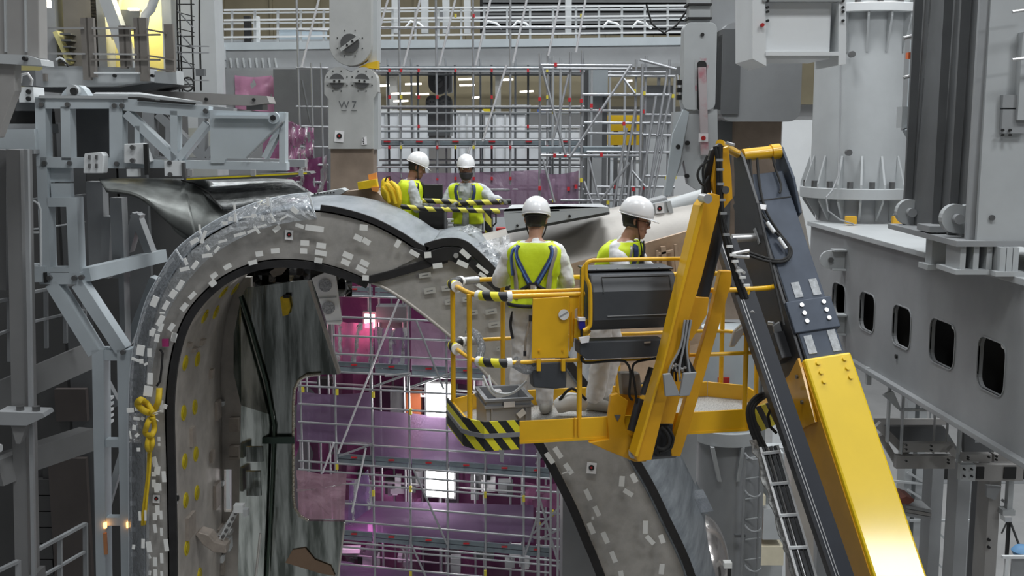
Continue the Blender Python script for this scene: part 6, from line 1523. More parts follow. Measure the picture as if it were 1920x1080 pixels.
# boom head cheeks and pin
def cheek(x, w, prof_, m): return MB().prism([BP(t, x, n) for t, n in prof_], XB * w).build('head_cheek', m, bl_, bevel=.006)
ck = [(t_top - .03, -.06), (t_top - .06, .0), (t_top - .03, .06), (t_top + .06, .10), (t_top + .5, .09), (t_top + .8, .03), (t_top + 1.2, .0), (t_top + 1.9, -.02), (t_top + 1.9, -.5), (t_top + 1.2, -.52), (t_top + .5, -.5), (t_top + .1, -.15)]
cheek(-.21, .03, ck, CHARB); cheek(.185, .025, [(t_top - .03, -.06), (t_top - .06, 0), (t_top - .02, .06), (t_top + .3, .08), (t_top + .6, .0), (t_top + .6, -.3), (t_top + .1, -.2)], CHAR)
rod('head_pin_tube', BP(t_top, -.16, .02), BP(t_top, .18, .02), .055, YEL, bl_, 'cyl'); rod('head_pin_collar', BP(t_top, .10, .02), BP(t_top, .18, .02), .066, YEL, bl_, 'cyl')
rod('head_pin_tube', FP(1350, 270, -.2), BP(t_top - .02, -.2, .02), .035, YEL, bl_, 'cyl')
# hoses over the head and down the front
for k, pts in enumerate(([(1405, 276), (1409, 330), (1420, 385), (1450, 430), (1474, 455), (1480, 472), (1474, 484), (1452, 488), (1405, 474)], [(1418, 278), (1424, 345), (1436, 395), (1460, 435), (1478, 458), (1484, 474), (1472, 490), (1440, 490), (1402, 478)], [(1444, 268), (1452, 310), (1464, 345), (1462, 362)], [(1400, 290), (1408, 340), (1416, 380), (1430, 430), (1450, 520), (1470, 610)])):
    q_ = []
    for (x, y) in pts:
        d = ray(x, y); c0 = BP(0, 0, .03); q_.append(CAM + d * ((c0 - CAM).dot(NF) / d.dot(NF)))
    MB().tube(spline(q_, 4), .012 if k < 2 else .010, 8).build('boom_hose', HOLE, bl_, smooth=True)
def onb(x, y, n): d = ray(x, y); c0 = BP(0, 0, n); return CAM + d * ((c0 - CAM).dot(NF) / d.dot(NF))
MB().prism([onb(1421, 382, .05), onb(1437, 384, .05), onb(1436, 393, .05), onb(1421, 391, .05)], NF * -.02).build('hose_clamp', PAPER, bl_)
rod('hose_fitting', onb(1438, 417, .05), onb(1452, 436, .05), .018, G_WHITE, bl_, 'cyl'); rod('hose_fitting', onb(1460, 446, .05), onb(1474, 466, .05), .016, G_WHITE, bl_, 'cyl')
rod('bracket_rod', onb(1372, 447, -.1), onb(1416, 445, -.1), .035, ALU, bl_, 'cyl'); MB().prism([onb(1414, 428, -.06), onb(1420, 426, -.06), onb(1432, 448, -.06), onb(1424, 456, -.06)], NF * -.03).build('bracket_ear', G_MID, bl_)
# taped hose bundle left of the head
for k in range(4):
    pts = [(1340 + 4 * k, 274), (1345 + 2 * k, 300), (1346 + 2 * k, 350), (1350 + 2 * k, 410), (1364 + 3 * k, 470), (1378 + 3 * k, 520), (1392 + 3 * k, 560)]
    ftube('hose_bundle', pts, -.34 + .02 * (k % 2), .016, HOLE, 8, 4)
for (x, y) in ((1347, 300), (1348, 318), (1349, 345), (1352, 375), (1354, 400), (1360, 440), (1366, 462), (1376, 490), (1384, 508), (1372, 478), (1390, 520), (1398, 535)):
    c = FP(x + 2, y, -.385); inst('bundle_tape', 'cube', WTAPE if y > 455 else G_MID, fm(UX * .05, NB * .02, ZZ * .018, c), bl_)
for (x1, y1, x2, y2) in ((1372, 476, 1404, 470), (1374, 480, 1404, 482), (1380, 500, 1396, 512), (1362, 268, 1376, 272), (1376, 488, 1392, 530)): rod('hose_fitting', FP(x1, y1, -.36), FP(x2, y2, -.34), .013, ALU, bl_, 'cyl')
# long dark guide rail beside the boom
GA = P(1362, 455, 9.25); GB = P(1578, 1080, 7.95)
def along(a, b, f): return a + (b - a) * f
gx, gy, gd = frame(GB - GA, V((0, -1, .35)))
bar('guide_rail', GA, along(GA, GB, 2.2), .15, .12, RAILM, bl_, up=V((0, -1, .35)))
bar('guide_rail_side', GA + gx * -.078 if gx.x > 0 else GA + gx * .078, along(GA, GB, 2.2) + (gx * -.078 if gx.x > 0 else gx * .078), .02, .13, CHARB, bl_, up=V((0, -1, .35)))
for o_ in (-.035, -.055): bar('rail_highlight', GA + gx * (o_ if gx.x > 0 else -o_) + gy * .062, along(GA, GB, 1.4) + gx * (o_ if gx.x > 0 else -o_) + gy * .062, .006, .004, ALU, bl_, up=V((0, -1, .35)))  # thin bright bars drawn as highlight lines along the rail
bar('second_guide', P(1440, 560, 9.5), P(1640, 1120, 8.1), .06, .1, CHARB, bl_, up=V((0, -1, .35)))
MB().prism([P(1393, 606, 8.95), P(1398, 588, 8.9), P(1412, 582, 8.88), P(1424, 592, 8.9), P(1426, 606, 8.93), P(1404, 612, 8.95), P(1378, 650, 9.0), P(1368, 652, 9.0), P(1376, 622, 9.0)], (0, .05, 0)).build('rail_clamp', ALU, bl_, bevel=.01)
disc('clamp_bolt', P(1400, 543, 8.98), (0, 1, 0), .018, .03, ALU, bl_)
bbox_('valve_block', tt(600), tt(650), -.30, -.2, -.3, -.15, CHARB)
for (dx, dy) in ((0, 0), (10, 22), (14, 6), (4, 30)): disc('valve_fitting', P(1446 + dx, 606 + dy, 9.1), (1, -1, 0), .016, .05, ALU, bl_)
MB().prism([P(1450, 612, 9.05), P(1462, 604, 9.05), P(1470, 636, 9.05), P(1458, 650, 9.05)], (0, .04, 0)).build('valve_plate', G_MID, bl_)
# hose loop and cable carrier beside the boom
for k in range(3):
    MB().tube(spline([P(1452 + 3 * k, 735, 8.9), P(1420 + 4 * k, 742 + 3 * k, 8.85), P(1402 + 5 * k, 768, 8.8), P(1408 + 6 * k, 805, 8.75), P(1424 + 6 * k, 840, 8.7), P(1446 + 5 * k, 872, 8.62)], 5), .016, 8).build('carrier_hose', HOLE, bl_, smooth=True)
ptube('carrier_hose', [(1448, 760), (1440, 780), (1444, 800), (1456, 812)], 8.9, 3, HOLE, bl_)
LA0, LA1 = P(1425, 840, 8.62), P(1512, 1140, 7.9); LB0, LB1 = P(1457, 836, 8.62), P(1546, 1140, 7.9)
for a, b in ((LA0, LA1), (LB0, LB1)): bar('carrier_side', a, b, .018, .05, ALU, bl_, up=V((0, -1, .3)))
for k in range(6):
    f = .03 + k * .2; bar('carrier_rung', along(LA0, LA1, f) + V((0, -.03, 0)), along(LB0, LB1, f) + V((0, -.03, 0)), .022, .02, G_WHITE, bl_)
for k in range(4):
    f = (k + .5) / 4; a = LA0 + (LB0 - LA0) * f; b = LA1 + (LB1 - LA1) * f; bar('carrier_cable', a, b, .026, .03, CHARB if k != 1 else BLACK, bl_, up=V((0, -1, .3)))
bar('carrier_wear_line', LA0 + (LB0 - LA0) * .42 + V((0, -.02, 0)), LA1 + (LB1 - LA1) * .42 + V((0, -.02, 0)), .006, .006, ALU, bl_)
rr = random.Random(4); rowa = []; rowb = []
for k in range(26):
    f = k / 25; p = along(P(1408, 826, 8.64), P(1498, 1130, 7.95), f); rowa.append(p + V((rr.uniform(-.02, .02), 0, 0))); rowb.append(p + V((.055 + rr.uniform(-.012, .012), .03, 0)))
MB().grid([rowa, rowb]).build('frayed_sleeve', mat('frayed_foil', (.38, .38, .37), .4, .5, var=.4, scale=40), bl_, solid=.01)
for a, b in ((P(1520, 760, 8.85), P(1680, 1300, 7.6)), ): 
    for k in range(2): bar('boom_pipe', a + V((.03 * k, 0, 0)), b + V((.03 * k, 0, 0)), .02, .02, CHARB, bl_)
# chassis on the floor, below the picture
cb_ = BP(t_g, 0, -.2)
block('turntable', (cb_.x - .7, cb_.y - 1.4, .9), (cb_.x + .7, cb_.y + 1.0, cb_.z + .2), YELB, bl_); block('chassis', (cb_.x - 1.1, cb_.y - 1.9, .45), (cb_.x + 1.1, cb_.y + 1.5, .9), CHAR, bl_)
for sx in (-1, 1):
    for sy in (-1.5, 1.1): disc('wheel', (cb_.x + sx * 1.05, cb_.y + sy, .45), (1, 0, 0), .45, .35, BLACK, bl_)

# ---- things in the basket
cr = thing('plastic_crate', 'grey plastic crate with papers standing in the basket corner', 'crate', Bk(.0, .42, .05))
CRT = mat('crate_grey', (.30, .31, .33), .45, var=.05)
def crate(u0, u1, v0, v1, w0, w1):
    t = .02
    for (a, b) in (((u0, v0), (u1, v0 + t)), ((u0, v1 - t), (u1, v1)), ((u0, v0 + t), (u0 + t, v1 - t)), ((u1 - t, v0 + t), (u1, v1 - t))):
        MB().prism([Bk(a[0], a[1], w0), Bk(b[0], a[1], w0), Bk(b[0], b[1], w0), Bk(a[0], b[1], w0)], ZZ * (w1 - w0)).build('crate_wall', CRT, cr, bevel=.003)
    MB().prism([Bk(u0, v0, w0), Bk(u1, v0, w0), Bk(u1, v1, w0), Bk(u0, v1, w0)], ZZ * .012).build('crate_floor', CRT, cr)
    for w in (w1 - .02, w1 - .075):
        e = .014
        MB().prism([Bk(u0 - e, v0 - e, w), Bk(u1 + e, v0 - e, w), Bk(u1 + e, v1 + e, w), Bk(u0 - e, v1 + e, w)], ZZ * .02, [[Bk(u0, v0, w), Bk(u1, v0, w), Bk(u1, v1, w), Bk(u0, v1, w)]]).build('crate_rim', CRT, cr)
    for u in (u0 + .04, u1 - .05): MB().prism([Bk(u, v0 - .01, w0), Bk(u + .012, v0 - .01, w0), Bk(u + .012, v0 - .01, w1 - .07), Bk(u, v0 - .01, w1 - .07)], NB * .01).build('crate_rib', CRT, cr)
    c = Bk((u0 + u1) / 2, v0 - .016, w1 - .045)
    inst('paper_label', 'cube', PAPER, fm(UX * .09, NB * .004, ZZ * .045, c), cr); inst('paper_label', 'cube', WTAPE, fm((UX * .8 + ZZ * .6) * .07, NB * .004, (ZZ * .8 - UX * .6) * .05, c + UX * .10 - ZZ * .08), cr)
    inst('folded_paper', 'cube', PAPER, fm(UX * .05, NB * .1, ZZ * .06, Bk(u0 + .17, v1 - .08, w1 - .05)), cr)
crate(-.20, .17, .16, .62, .05, .33)
tb = thing('white_tool_bag', 'white and black tool bag lying on the basket floor between the workers', 'bag', Bk(.62, .55, .05))
MB().tube(spline([Bk(.48, .6, .12), Bk(.6, .58, .17), Bk(.74, .55, .14)], 4), [.05, .065, .075, .08, .082, .08, .075, .065, .05], 12).build('bag_body', WTAPE, tb, smooth=True)
MB().tube(spline([Bk(.5, .55, .2), Bk(.6, .52, .30), Bk(.72, .5, .2)], 5), .012, 8).build('bag_strap', HOLE, tb, smooth=True)

# ================================================================== FAR BASKET
fbk = thing('work_platform', 'small far work platform with hazard taped rails on the vessel top', 'platform lift', V((-.75, 14.0, 0)))
ZP = 10.95
block('platform_floor', (-1.40, 13.78, ZP - .06), (-.05, 14.6, ZP), G_MID, fbk); bar('mast', P(905, 470, 14.2), P(1165, 960, 14.2), .22, .22, G_DARK, fbk); q0 = P(1165, 960, 14.2); block('mast', (q0.x - .11, 14.09, 0), (q0.x + .11, 14.31, q0.z + .1), G_DARK, fbk); block('mast_foot', (q0.x - .6, 13.7, 0), (q0.x + .6, 14.8, .3), YELB, fbk)
def fp_(x, y, Y=13.5): return P(x, y, Y)
for (x1, y1, x2, y2, Y, r) in ((728, 385, 800, 392, 13.5, .030), (800, 392, 938, 396, 13.5, .030), (792, 376, 868, 380, 13.75, .032), (860, 381, 958, 378, 13.65, .034)):
    rod('taped_rail', fp_(x1, y1, Y), fp_(x2, y2, Y), r, HAZ3, fbk, 'cyl')
a = fp_(915, 396); rod('taped_post', V((a.x, 13.5, ZP)), a, .042, HAZ3, fbk, 'cyl')
for x in (735, 835, 958): a = fp_(x, 386); rod('post', V((a.x, 13.52, ZP + .15)), a, .02, G_DARK, fbk)
pbox('control_box', 795, 347, 829, 374, 13.9, .2, HOLE, fbk); pbox('panel', 786, 396, 834, 430, 13.7, .1, HOLE, fbk)
for k in range(4): pbox('step_rung', 835, 410 + 7 * k, 850, 413 + 7 * k, 13.65, .05, G_WHITE, fbk)
ptube('latch', [(921, 398), (930, 402), (930, 418), (924, 424)], 13.45, 1.6, HOLE, fbk)
pbox('red_box', 930, 428, 948, 437, 13.6, .2, RED, fbk)
bg = thing('yellow_bag', 'bright yellow fabric bag hung at the left end of the far platform', 'bag', P(735, 385, 13.4))
YB_ = mat('bag_yellow', (.80, .55, .01), .55, var=.1, scale=9)
q_ = [(746, 388, 5), (742, 378, 13), (734, 362, 19), (728, 350, 16), (724, 340, 9), (727, 335, 3)]
MB().tube(spline([P(x, y, 13.35) for x, y, _ in q_], 5), [r_ * mpp(13.4) for r_ in [V((0, 0, 0))] and [p.x for p in spline([(w, 0, 0) for _, _, w in q_], 5)]], 16).build('bag_body', YB_, bg, smooth=True)
for (x1, y1, x2, y2) in ((724, 345, 742, 382), (732, 340, 750, 375), (716, 350, 730, 380)): ptube('bag_fold', [(x1, y1), ((x1 + x2) / 2 + 3, (y1 + y2) / 2 - 3), (x2, y2)], 13.22, 3.2, YB_, bg)
ptube('bag_loop', [(722, 340), (725, 332), (731, 331), (733, 338)], 13.3, 1.5, HOLE, bg)
wg2 = thing('orange_wedge', 'yellow and orange wedge clamps beside the yellow bag', 'clamp', P(690, 352, 13.6))
pplate('yellow_block', [(670, 342), (705, 336), (708, 351), (672, 356)], 13.6, .15, YB_, wg2); pplate('orange_block', [(690, 328), (704, 324), (706, 338), (692, 340)], 13.7, .15, ORANGE, wg2); pplate('orange_block', [(696, 351), (709, 350), (707, 360), (698, 358)], 13.58, .15, ORANGE, wg2)
ta = thing('tan_cover', 'tan metal cover behind the top of the vessel', 'cover', P(670, 390, 13.7))
pplate('cover_face', [(600, 395), (604, 372), (630, 362), (700, 352), (724, 378), (735, 392), (735, 440), (600, 430)], 13.75, .3, TAN, ta)
pplate('lip', [(565, 368), (640, 354), (648, 358), (640, 364), (600, 374)], 13.4, .3, G_LIGHT, ta); pplate('dark_gap', [(588, 378), (610, 374), (650, 380), (600, 388)], 13.35, .05, G_DARK, ta)
for k in range(9): disc('perforation', P(578 + 6 * k, 364 - k * .4, 13.38), (0, 1, 0), .008, .03, HOLE, ta)
for (x, y) in ((700, 378), (728, 392), (735, 394)): disc('bolt', P(x, y, 13.73), (0, 1, 0), .012, .03, HOLE, ta)

# ================================================================== PEOPLE
SKIN = mat('skin_warm', (.46, .25, .17), .5, var=.06, scale=20); SKIN2 = mat('skin_brown', (.28, .14, .09), .5, var=.06, scale=20)
TYV = mat('white_coverall', (.80, .80, .81), .65, var=.05, scale=6, bump=.25, bscale=14)
TYVG = mat('grey_white_jacket', (.50, .53, .54), .65, var=.06, scale=6, bump=.25, bscale=14)
HIV = mat('hi_vis_yellow', (.66, .82, .015), .6, var=.04, scale=10, bump=.15, bscale=18)
GREYT = mat('reflective_grey', (.40, .37, .34), .35, .2, var=.05)
NAVY = mat('navy_webbing', (.035, .055, .16), .6, var=.1, scale=40); BLUEW = mat('blue_webbing', (.10, .20, .50), .6, var=.1, scale=40); BLKW = mat('black_webbing', (.02, .02, .025), .6, var=.1)
HAIR = mat('dark_hair', (.015, .012, .010), .5, var=.2, scale=60); HELM = mat('white_helmet', (.90, .90, .91), .28, var=.02, coat=.3)
DARKF = mat('frame_dark', (.05, .02, .015), .3, var=0); LENS = film_mat('lens', (.5, .45, .42), .15, .05, .0, 5); GLOVE = mat('grey_glove', (.10, .10, .09), .7, var=.15, scale=30)
EYEW = mat('eye_white', (.75, .73, .7), .3, var=0); LIPS = mat('lips', (.35, .14, .11), .5, var=0); BEARD = mat('dark_mask', (.03, .028, .03), .7, var=.2, scale=30)
SHOE = mat('grey_overshoe', (.42, .41, .38), .6, var=.1)
def person(lab, loc, psi, H, pose, skin=SKIN, coat=TYV, gloves=None, vox=.0075):
    k = H / 1.75; lean = pose.get('lean', 0.0); side = pose.get('side', 0.0); R = Matrix.Rotation(psi, 3, 'Z'); loc = V(loc)
    def J(x, y, z):
        if z > .92: y = y + lean * (z - .92); x = x + side * (z - .92); z = z - .5 * (lean * lean) * (z - .92)
        return V((x, y, z))
    def Wd(p): return loc + R @ (V(p) * k)
    prof = [(.82, .150, .105, 0), (.90, .165, .118, 0), (1.0, .155, .112, 0), (1.08, .147, .105, 0), (1.18, .155, .112, .0), (1.28, .172, .122, 0), (1.36, .186, .120, 0), (1.41, .176, .108, -.005), (1.445, .145, .090, -.008), (1.475, .095, .074, -.006), (1.50, .062, .062, .0)]
    def ringp(z, add=0.0):
        for a, b in zip(prof, prof[1:]):
            if a[0] <= z <= b[0]:
                t = (z - a[0]) / (b[0] - a[0]); return (a[1] + (b[1] - a[1]) * t + add, a[2] + (b[2] - a[2]) * t + add, a[3] + (b[3] - a[3]) * t)
        a = prof[0] if z < prof[0][0] else prof[-1]; return (a[1] + add, a[2] + add, a[3])
    def surf(z, th, off):
        rx, ry, yc = ringp(z, off); c, s_ = cos(th), sin(th); e = .8
        return J(rx * abs(c) ** e * (1 if c >= 0 else -1), yc + ry * abs(s_) ** e * (1 if s_ >= 0 else -1), z)
    def torso(b, zs, off, seg=28, cap=True):
        vs = [Wd(surf(z, 2 * pi * i / seg, off)) for z in zs for i in range(seg)]; n = len(zs)
        fs = [(i * seg + j, i * seg + (j + 1) % seg, (i + 1) * seg + (j + 1) % seg, (i + 1) * seg + j) for i in range(n - 1) for j in range(seg)]
        if cap: fs += [tuple(range(seg - 1, -1, -1)), tuple((n - 1) * seg + j for j in range(seg))]
        b.add(vs, fs)
    def limb(b, pts, rad, seg=14):
        q = spline(pts, 4); rr_ = [p.x for p in spline([(r, 0, 0) for r in rad], 4)]
        # rounded ends
        b.tube([Wd(p) for p in q], [r * k for r in rr_], seg)
        for p, r in ((q[0], rr_[0]), (q[-1], rr_[-1])): b.lathe([(r * k * sin(pi * i / 6), -r * k * cos(pi * i / 6)) for i in range(7)], Wd(p), 12)
    sh = {s: J(s * .185, -.005, 1.405) for s in (-1, 1)}
    el = {1: V(pose['rel']), -1: V(pose['lel'])}; wr = {1: V(pose['rwr']), -1: V(pose['lwr'])}
    kn = {1: V(pose.get('rkn', (.105, .02, .49))), -1: V(pose.get('lkn', (-.105, .02, .49)))}
    an = {1: V(pose.get('ran', (.11, -.02, .09))), -1: V(pose.get('lan', (-.11, -.02, .09)))}
    # ---- body: one continuous surface
    b = MB(); torso(b, [p[0] for p in prof], -.012)
    limb(b, [J(0, -.01, 1.44), J(0, .005, 1.50), J(0, .02, 1.57)], [.062, .055, .058])
    for s in (-1, 1):
        limb(b, [sh[s], (sh[s] + el[s]) / 2, el[s], (el[s] * .5 + wr[s] * .5), wr[s]], [.046, .046, .042, .039, .029])
        hp = V((s * .088, 0, .90))
        limb(b, [hp, (hp + kn[s]) / 2, kn[s], kn[s] * .6 + an[s] * .4 + V((0, -.015, 0)), an[s]], [.088, .075, .056, .054, .040])
        limb(b, [an[s] + V((0, -.045, -.04)), an[s] + V((s * .01, .06, -.045)), an[s] + V((s * .02, .17, -.06))], [.040, .042, .030])
        # hand
        hd = (wr[s] - el[s]).normalized(); hd = (hd + V(pose.get('hdir', {1: (0, 0, 0), -1: (0, 0, 0)})[s])).normalized()
        pn = V(pose.get('palm', {1: (0, 0, -1), -1: (0, 0, -1)})[s]); pn = (pn - hd * pn.dot(hd)).normalized(); sd = hd.cross(pn).normalized()
        if sd.dot(V((-s, 0, 0))) < 0: sd = -sd                   # thumb side points inwards
        def hand(bb, g):
            rings = [(0, .026, .020), (.03, .034, .017), (.065, .041, .015), (.09, .041, .013)]; vs = []
            for (h, a_, c_) in rings:
                for i in range(14): t = 2 * pi * i / 14; vs.append(Wd(wr[s] + hd * h + sd * ((a_ + g) * cos(t)) + pn * ((c_ + g) * sin(t))))
            bb.add(vs, [(i * 14 + j, i * 14 + (j + 1) % 14, (i + 1) * 14 + (j + 1) % 14, (i + 1) * 14 + j) for i in range(3) for j in range(14)] + [tuple(range(13, -1, -1)), tuple(42 + j for j in range(14))])
            cu = pose.get('curl', .6)
            for fi, (o_, L) in enumerate(((.031, .072), (.0105, .080), (-.0105, .074), (-.031, .058))):
                p0 = wr[s] + hd * .084 + sd * o_; d = hd.copy(); pts = [p0]
                for sgm, f in enumerate((.45, .32, .23)):
                    d = (d * cos(cu * (.7 if sgm == 0 else 1.0)) + pn * sin(cu * (.7 if sgm == 0 else 1.0))).normalized(); pts.append(pts[-1] + d * L * f)
                bb.tube([Wd(p) for p in pts], [(.0100 + g) * k, (.0095 + g) * k, (.0088 + g) * k, (.0070 + g) * k], 8)
            p0 = wr[s] + hd * .025 + sd * .028; d1 = (hd * .6 + sd * .7 + pn * .35).normalized(); d2 = (hd * .9 + sd * .15 + pn * .4).normalized()
            bb.tube([Wd(p0), Wd(p0 + d1 * .035), Wd(p0 + d1 * .035 + d2 * .03), Wd(p0 + d1 * .035 + d2 * .052)], [(.013 + g) * k, (.0115 + g) * k, (.010 + g) * k, (.008 + g) * k], 8)
        hand(b, 0)
        if gloves:
            gb_ = MB(); hand(gb_, .004); gb_.tube([Wd(wr[s] - hd * .03), Wd(wr[s] + hd * .02)], [.036 * k, .034 * k], 12)
            pose.setdefault('_g', []).append(gb_)
    # head
    HR = Matrix.Rotation(pose.get('yaw', 0), 3, 'Z') @ Matrix.Rotation(pose.get('pitch', 0), 3, 'X') @ Matrix.Rotation(pose.get('roll', 0), 3, 'Y')
    hpv = J(0, .015, 1.545)
    def Hd(x, y, z): return Wd(hpv + HR @ (V((x, y + .010, z + .092)) * 1.10))
    hr = [(-.122, .020, .022, .062), (-.112, .036, .040, .056), (-.090, .050, .060, .040), (-.060, .060, .078, .020), (-.03, .067, .088, .008), (0, .072, .094, .0), (.03, .075, .098, -.004), (.065, .073, .096, -.006), (.095, .058, .078, -.008), (.115, .032, .046, -.008), (.124, .008, .012, -.008)]
    vs = []; seg = 20
    for (z, rx, ry, yc) in hr:
        for i in range(seg): t = 2 * pi * i / seg; vs.append(Hd(rx * cos(t), yc + ry * sin(t), z))
    b.add(vs, [(i * seg + j, i * seg + (j + 1) % seg, (i + 1) * seg + (j + 1) % seg, (i + 1) * seg + j) for i in range(len(hr) - 1) for j in range(seg)] + [tuple(range(seg - 1, -1, -1)), tuple((len(hr) - 1) * seg + j for j in range(seg))])
    b.tube([Hd(0, .090, .028), Hd(0, .104, .0), Hd(0, .116, -.024), Hd(0, .098, -.034)], [.008 * k, .010 * k, .014 * k, .010 * k], 10)
    for s in (-1, 1):
        b.tube([Hd(s * .010, .100, -.026), Hd(s * .016, .098, -.028)], [.009 * k, .007 * k], 8)
        b.tube([Hd(s * .008, .094, .026), Hd(s * .030, .090, .032), Hd(s * .052, .072, .028)], [.009 * k, .010 * k, .008 * k], 8)
        b.tube([Hd(s * .070, -.004, .026), Hd(s * .082, -.014, .020), Hd(s * .084, -.016, .0), Hd(s * .074, -.004, -.028)], [.009 * k, .011 * k, .010 * k, .008 * k], 8)
        b.tube([Hd(s * .045, .068, -.03), Hd(s * .052, .05, -.05)], [.016 * k, .014 * k], 8)
    b.tube([Hd(-.022, .088, -.062), Hd(0, .098, -.060), Hd(.022, .088, -.062)], [.006 * k, .010 * k, .006 * k], 8)
    b.tube([Hd(-.018, .088, -.074), Hd(0, .096, -.076), Hd(.018, .088, -.074)], [.006 * k, .010 * k, .006 * k], 8)
    b.tube([Hd(0, .07, -.105), Hd(0, .094, -.105)], [.022 * k, .014 * k], 10)
    body = b.build('person', skin, None)
    tag(body, lab, 'person', 'workers on the lifts')
    def rem(o, v, it):
        m = o.modifiers.new('remesh', 'REMESH'); m.mode = 'VOXEL'; m.voxel_size = v * k; m.use_smooth_shade = True
        m = o.modifiers.new('smooth', 'SMOOTH'); m.factor = .5; m.iterations = it
    rem(body, vox, 3)
    # ---- clothes
    c = MB(); torso(c, [.80, .90, 1.0, 1.08, 1.18, 1.28, 1.36, 1.41, 1.445, 1.472], .016)
    limb(c, [J(0, -.012, 1.44), J(0, -.010, 1.462)], [.064, .060])
    for s in (-1, 1):
        hd = (wr[s] - el[s]).normalized(); e_ = wr[s] - hd * .01
        limb(c, [sh[s] + V((s * -.01, 0, .004)), sh[s] * .72 + el[s] * .28 + V((0, -.01, 0)), (sh[s] + el[s]) / 2, el[s], el[s] * .5 + e_ * .5, e_], [.066, .074, .070, .068, .060, .044])
        hp = V((s * .088, 0, .90))
        limb(c, [hp, hp * .6 + kn[s] * .4, kn[s], kn[s] * .55 + an[s] * .45, an[s] + V((0, 0, .03))], [.108, .100, .082, .085, .078])
    cv = c.build('coverall', coat, body); rem(cv, .012, 4)
    tx = bpy.data.textures.get('cloth_folds') or bpy.data.textures.new('cloth_folds', 'CLOUDS'); tx.noise_scale = .075
    m = cv.modifiers.new('folds', 'DISPLACE'); m.texture = tx; m.strength = .030; m.mid_level = .5; m.texture_coords = 'GLOBAL'
    for s in (-1, 1):
        f = MB(); limb(f, [an[s] + V((0, -.05, -.035)), an[s] + V((s * .01, .06, -.035)), an[s] + V((s * .02, .18, -.05))], [.052, .052, .040]); o = f.build('shoe', SHOE, body); rem(o, .012, 3)
    if gloves:
        for gb_ in pose.pop('_g'): o = gb_.build('glove', gloves, body); rem(o, .006, 2)
    # vest
    vz = [.93 + .025 * i for i in range(22)]; vz = [z for z in vz if z < 1.459] + [1.468]; seg = 40; rw = random.Random(int(H * 1000)); vs = []
    for i, z in enumerate(vz):
        for j in range(seg):
            th = 2 * pi * j / seg; off = .040 + (.014 if 1.2 < z < 1.445 else 0) * abs(cos(th)) + .006 * sin(5 * th + 9 * z) + .005 * sin(11 * th - 22 * z) + (.012 if z < 1.0 else 0); vs.append(Wd(surf(z, th, off)))
    vf = [(i * seg + j, i * seg + (j + 1) % seg, (i + 1) * seg + (j + 1) % seg, (i + 1) * seg + j) for i in range(len(vz) - 1) for j in range(seg)
          if not (pose.get('open_vest') and abs(2 * pi * (j + .5) / seg - pi / 2) < .16 + max(0, (vz[i] - 1.22)) * 1.6)]
    vst = MB().add(vs, vf).build('safety_vest', HIV, body, smooth=True, solid=.008)
    def strap(name, path, w, m, off=.055, par=None):
        q = spline([(z, radians(th), 0) for z, th in path], 8); rows = [[], []]
        P3 = [Wd(surf(p.x, p.y, off)) for p in q]
        for i, p in enumerate(P3):
            t_ = (P3[min(i + 1, len(P3) - 1)] - P3[max(i - 1, 0)]).normalized(); n_ = (p - Wd(J(0, 0, q[i].x))).normalized(); sd_ = t_.cross(n_).normalized() * w * k / 2
            rows[0].append(p + sd_); rows[1].append(p - sd_)
        return MB().grid(rows).build(name, m, vst if name == 'reflective_band' else body, smooth=True, solid=.008)
    for nm, path, w, m_, *o_ in pose.get('straps', []): strap(nm, path, w, m_, *(o_ or [.056]))
    for nm, pts, r_, m_ in pose.get('cords', []): MB().tube(spline([Wd(J(*p)) for p in pts], 5), r_ * k, 8).build(nm, m_, body, smooth=True)
    for nm, c_, s_, m_ in pose.get('bits', []):
        p = Wd(J(*c_)); x = R @ V((1, 0, 0)); y = R @ V((0, 1, 0)); inst(nm, 'cube', m_, fm(x * s_[0], y * s_[1], ZZ * s_[2], p), body)
    # hair and helmet
    hb = MB(); vs = []; zs = [-.045, -.02, 0.01, .03, .06, .09]
    for z in zs:
        rr_ = [r for r in hr]; 
        for a_, b_ in zip(hr, hr[1:]):
            if a_[0] <= z <= b_[0]:
                t = (z - a_[0]) / (b_[0] - a_[0]); rx = a_[1] + (b_[1] - a_[1]) * t; ry = a_[2] + (b_[2] - a_[2]) * t; yc = a_[3] + (b_[3] - a_[3]) * t
        for i in range(17):
            th = radians(180 - 8 + 196 * i / 16) ; vs.append(Hd((rx + .006) * cos(th), yc + (ry + .006) * sin(th), z - (.012 if z == -.045 and 4 < i < 12 else 0)))
    hb.add(vs, [(i * 17 + j, i * 17 + j + 1, (i + 1) * 17 + j + 1, (i + 1) * 17 + j) for i in range(len(zs) - 1) for j in range(16)]); hb.build('hair', HAIR, body, smooth=True, solid=.008)
    hm = MB(); vs = []; pr = [(0.0, 1.10), (.02, 1.10), (.05, 1.06), (.08, .97), (.11, .80), (.13, .55), (.142, .28), (.146, .02)]; seg = 36
    for (h, f) in pr:
        for i in range(seg):
            th = 2 * pi * i / seg; rdg = 1 + (.03 if abs(cos(th)) < .18 and .02 < h < .14 else 0)
            vs.append(Hd(.096 * f * cos(th) * rdg, -.004 + .118 * f * sin(th), .042 + h + (.010 * rdg - .010)))
    hm.add(vs, [(i * seg + j, i * seg + (j + 1) % seg, (i + 1) * seg + (j + 1) % seg, (i + 1) * seg + j) for i in range(len(pr) - 1) for j in range(seg)] + [tuple((len(pr) - 1) * seg + j for j in range(seg))])
    vs = []
    for rr_ in (1.09, 1.16):                               # rim and peak
        for i in range(seg):
            th = 2 * pi * i / seg; pk = max(0, sin(th)) ** 3
            vs.append(Hd(.096 * rr_ * cos(th), -.004 + .118 * rr_ * sin(th) + (.045 * pk if rr_ > 1.1 else 0), .042 - (.014 * pk + .004 if rr_ > 1.1 else 0)))
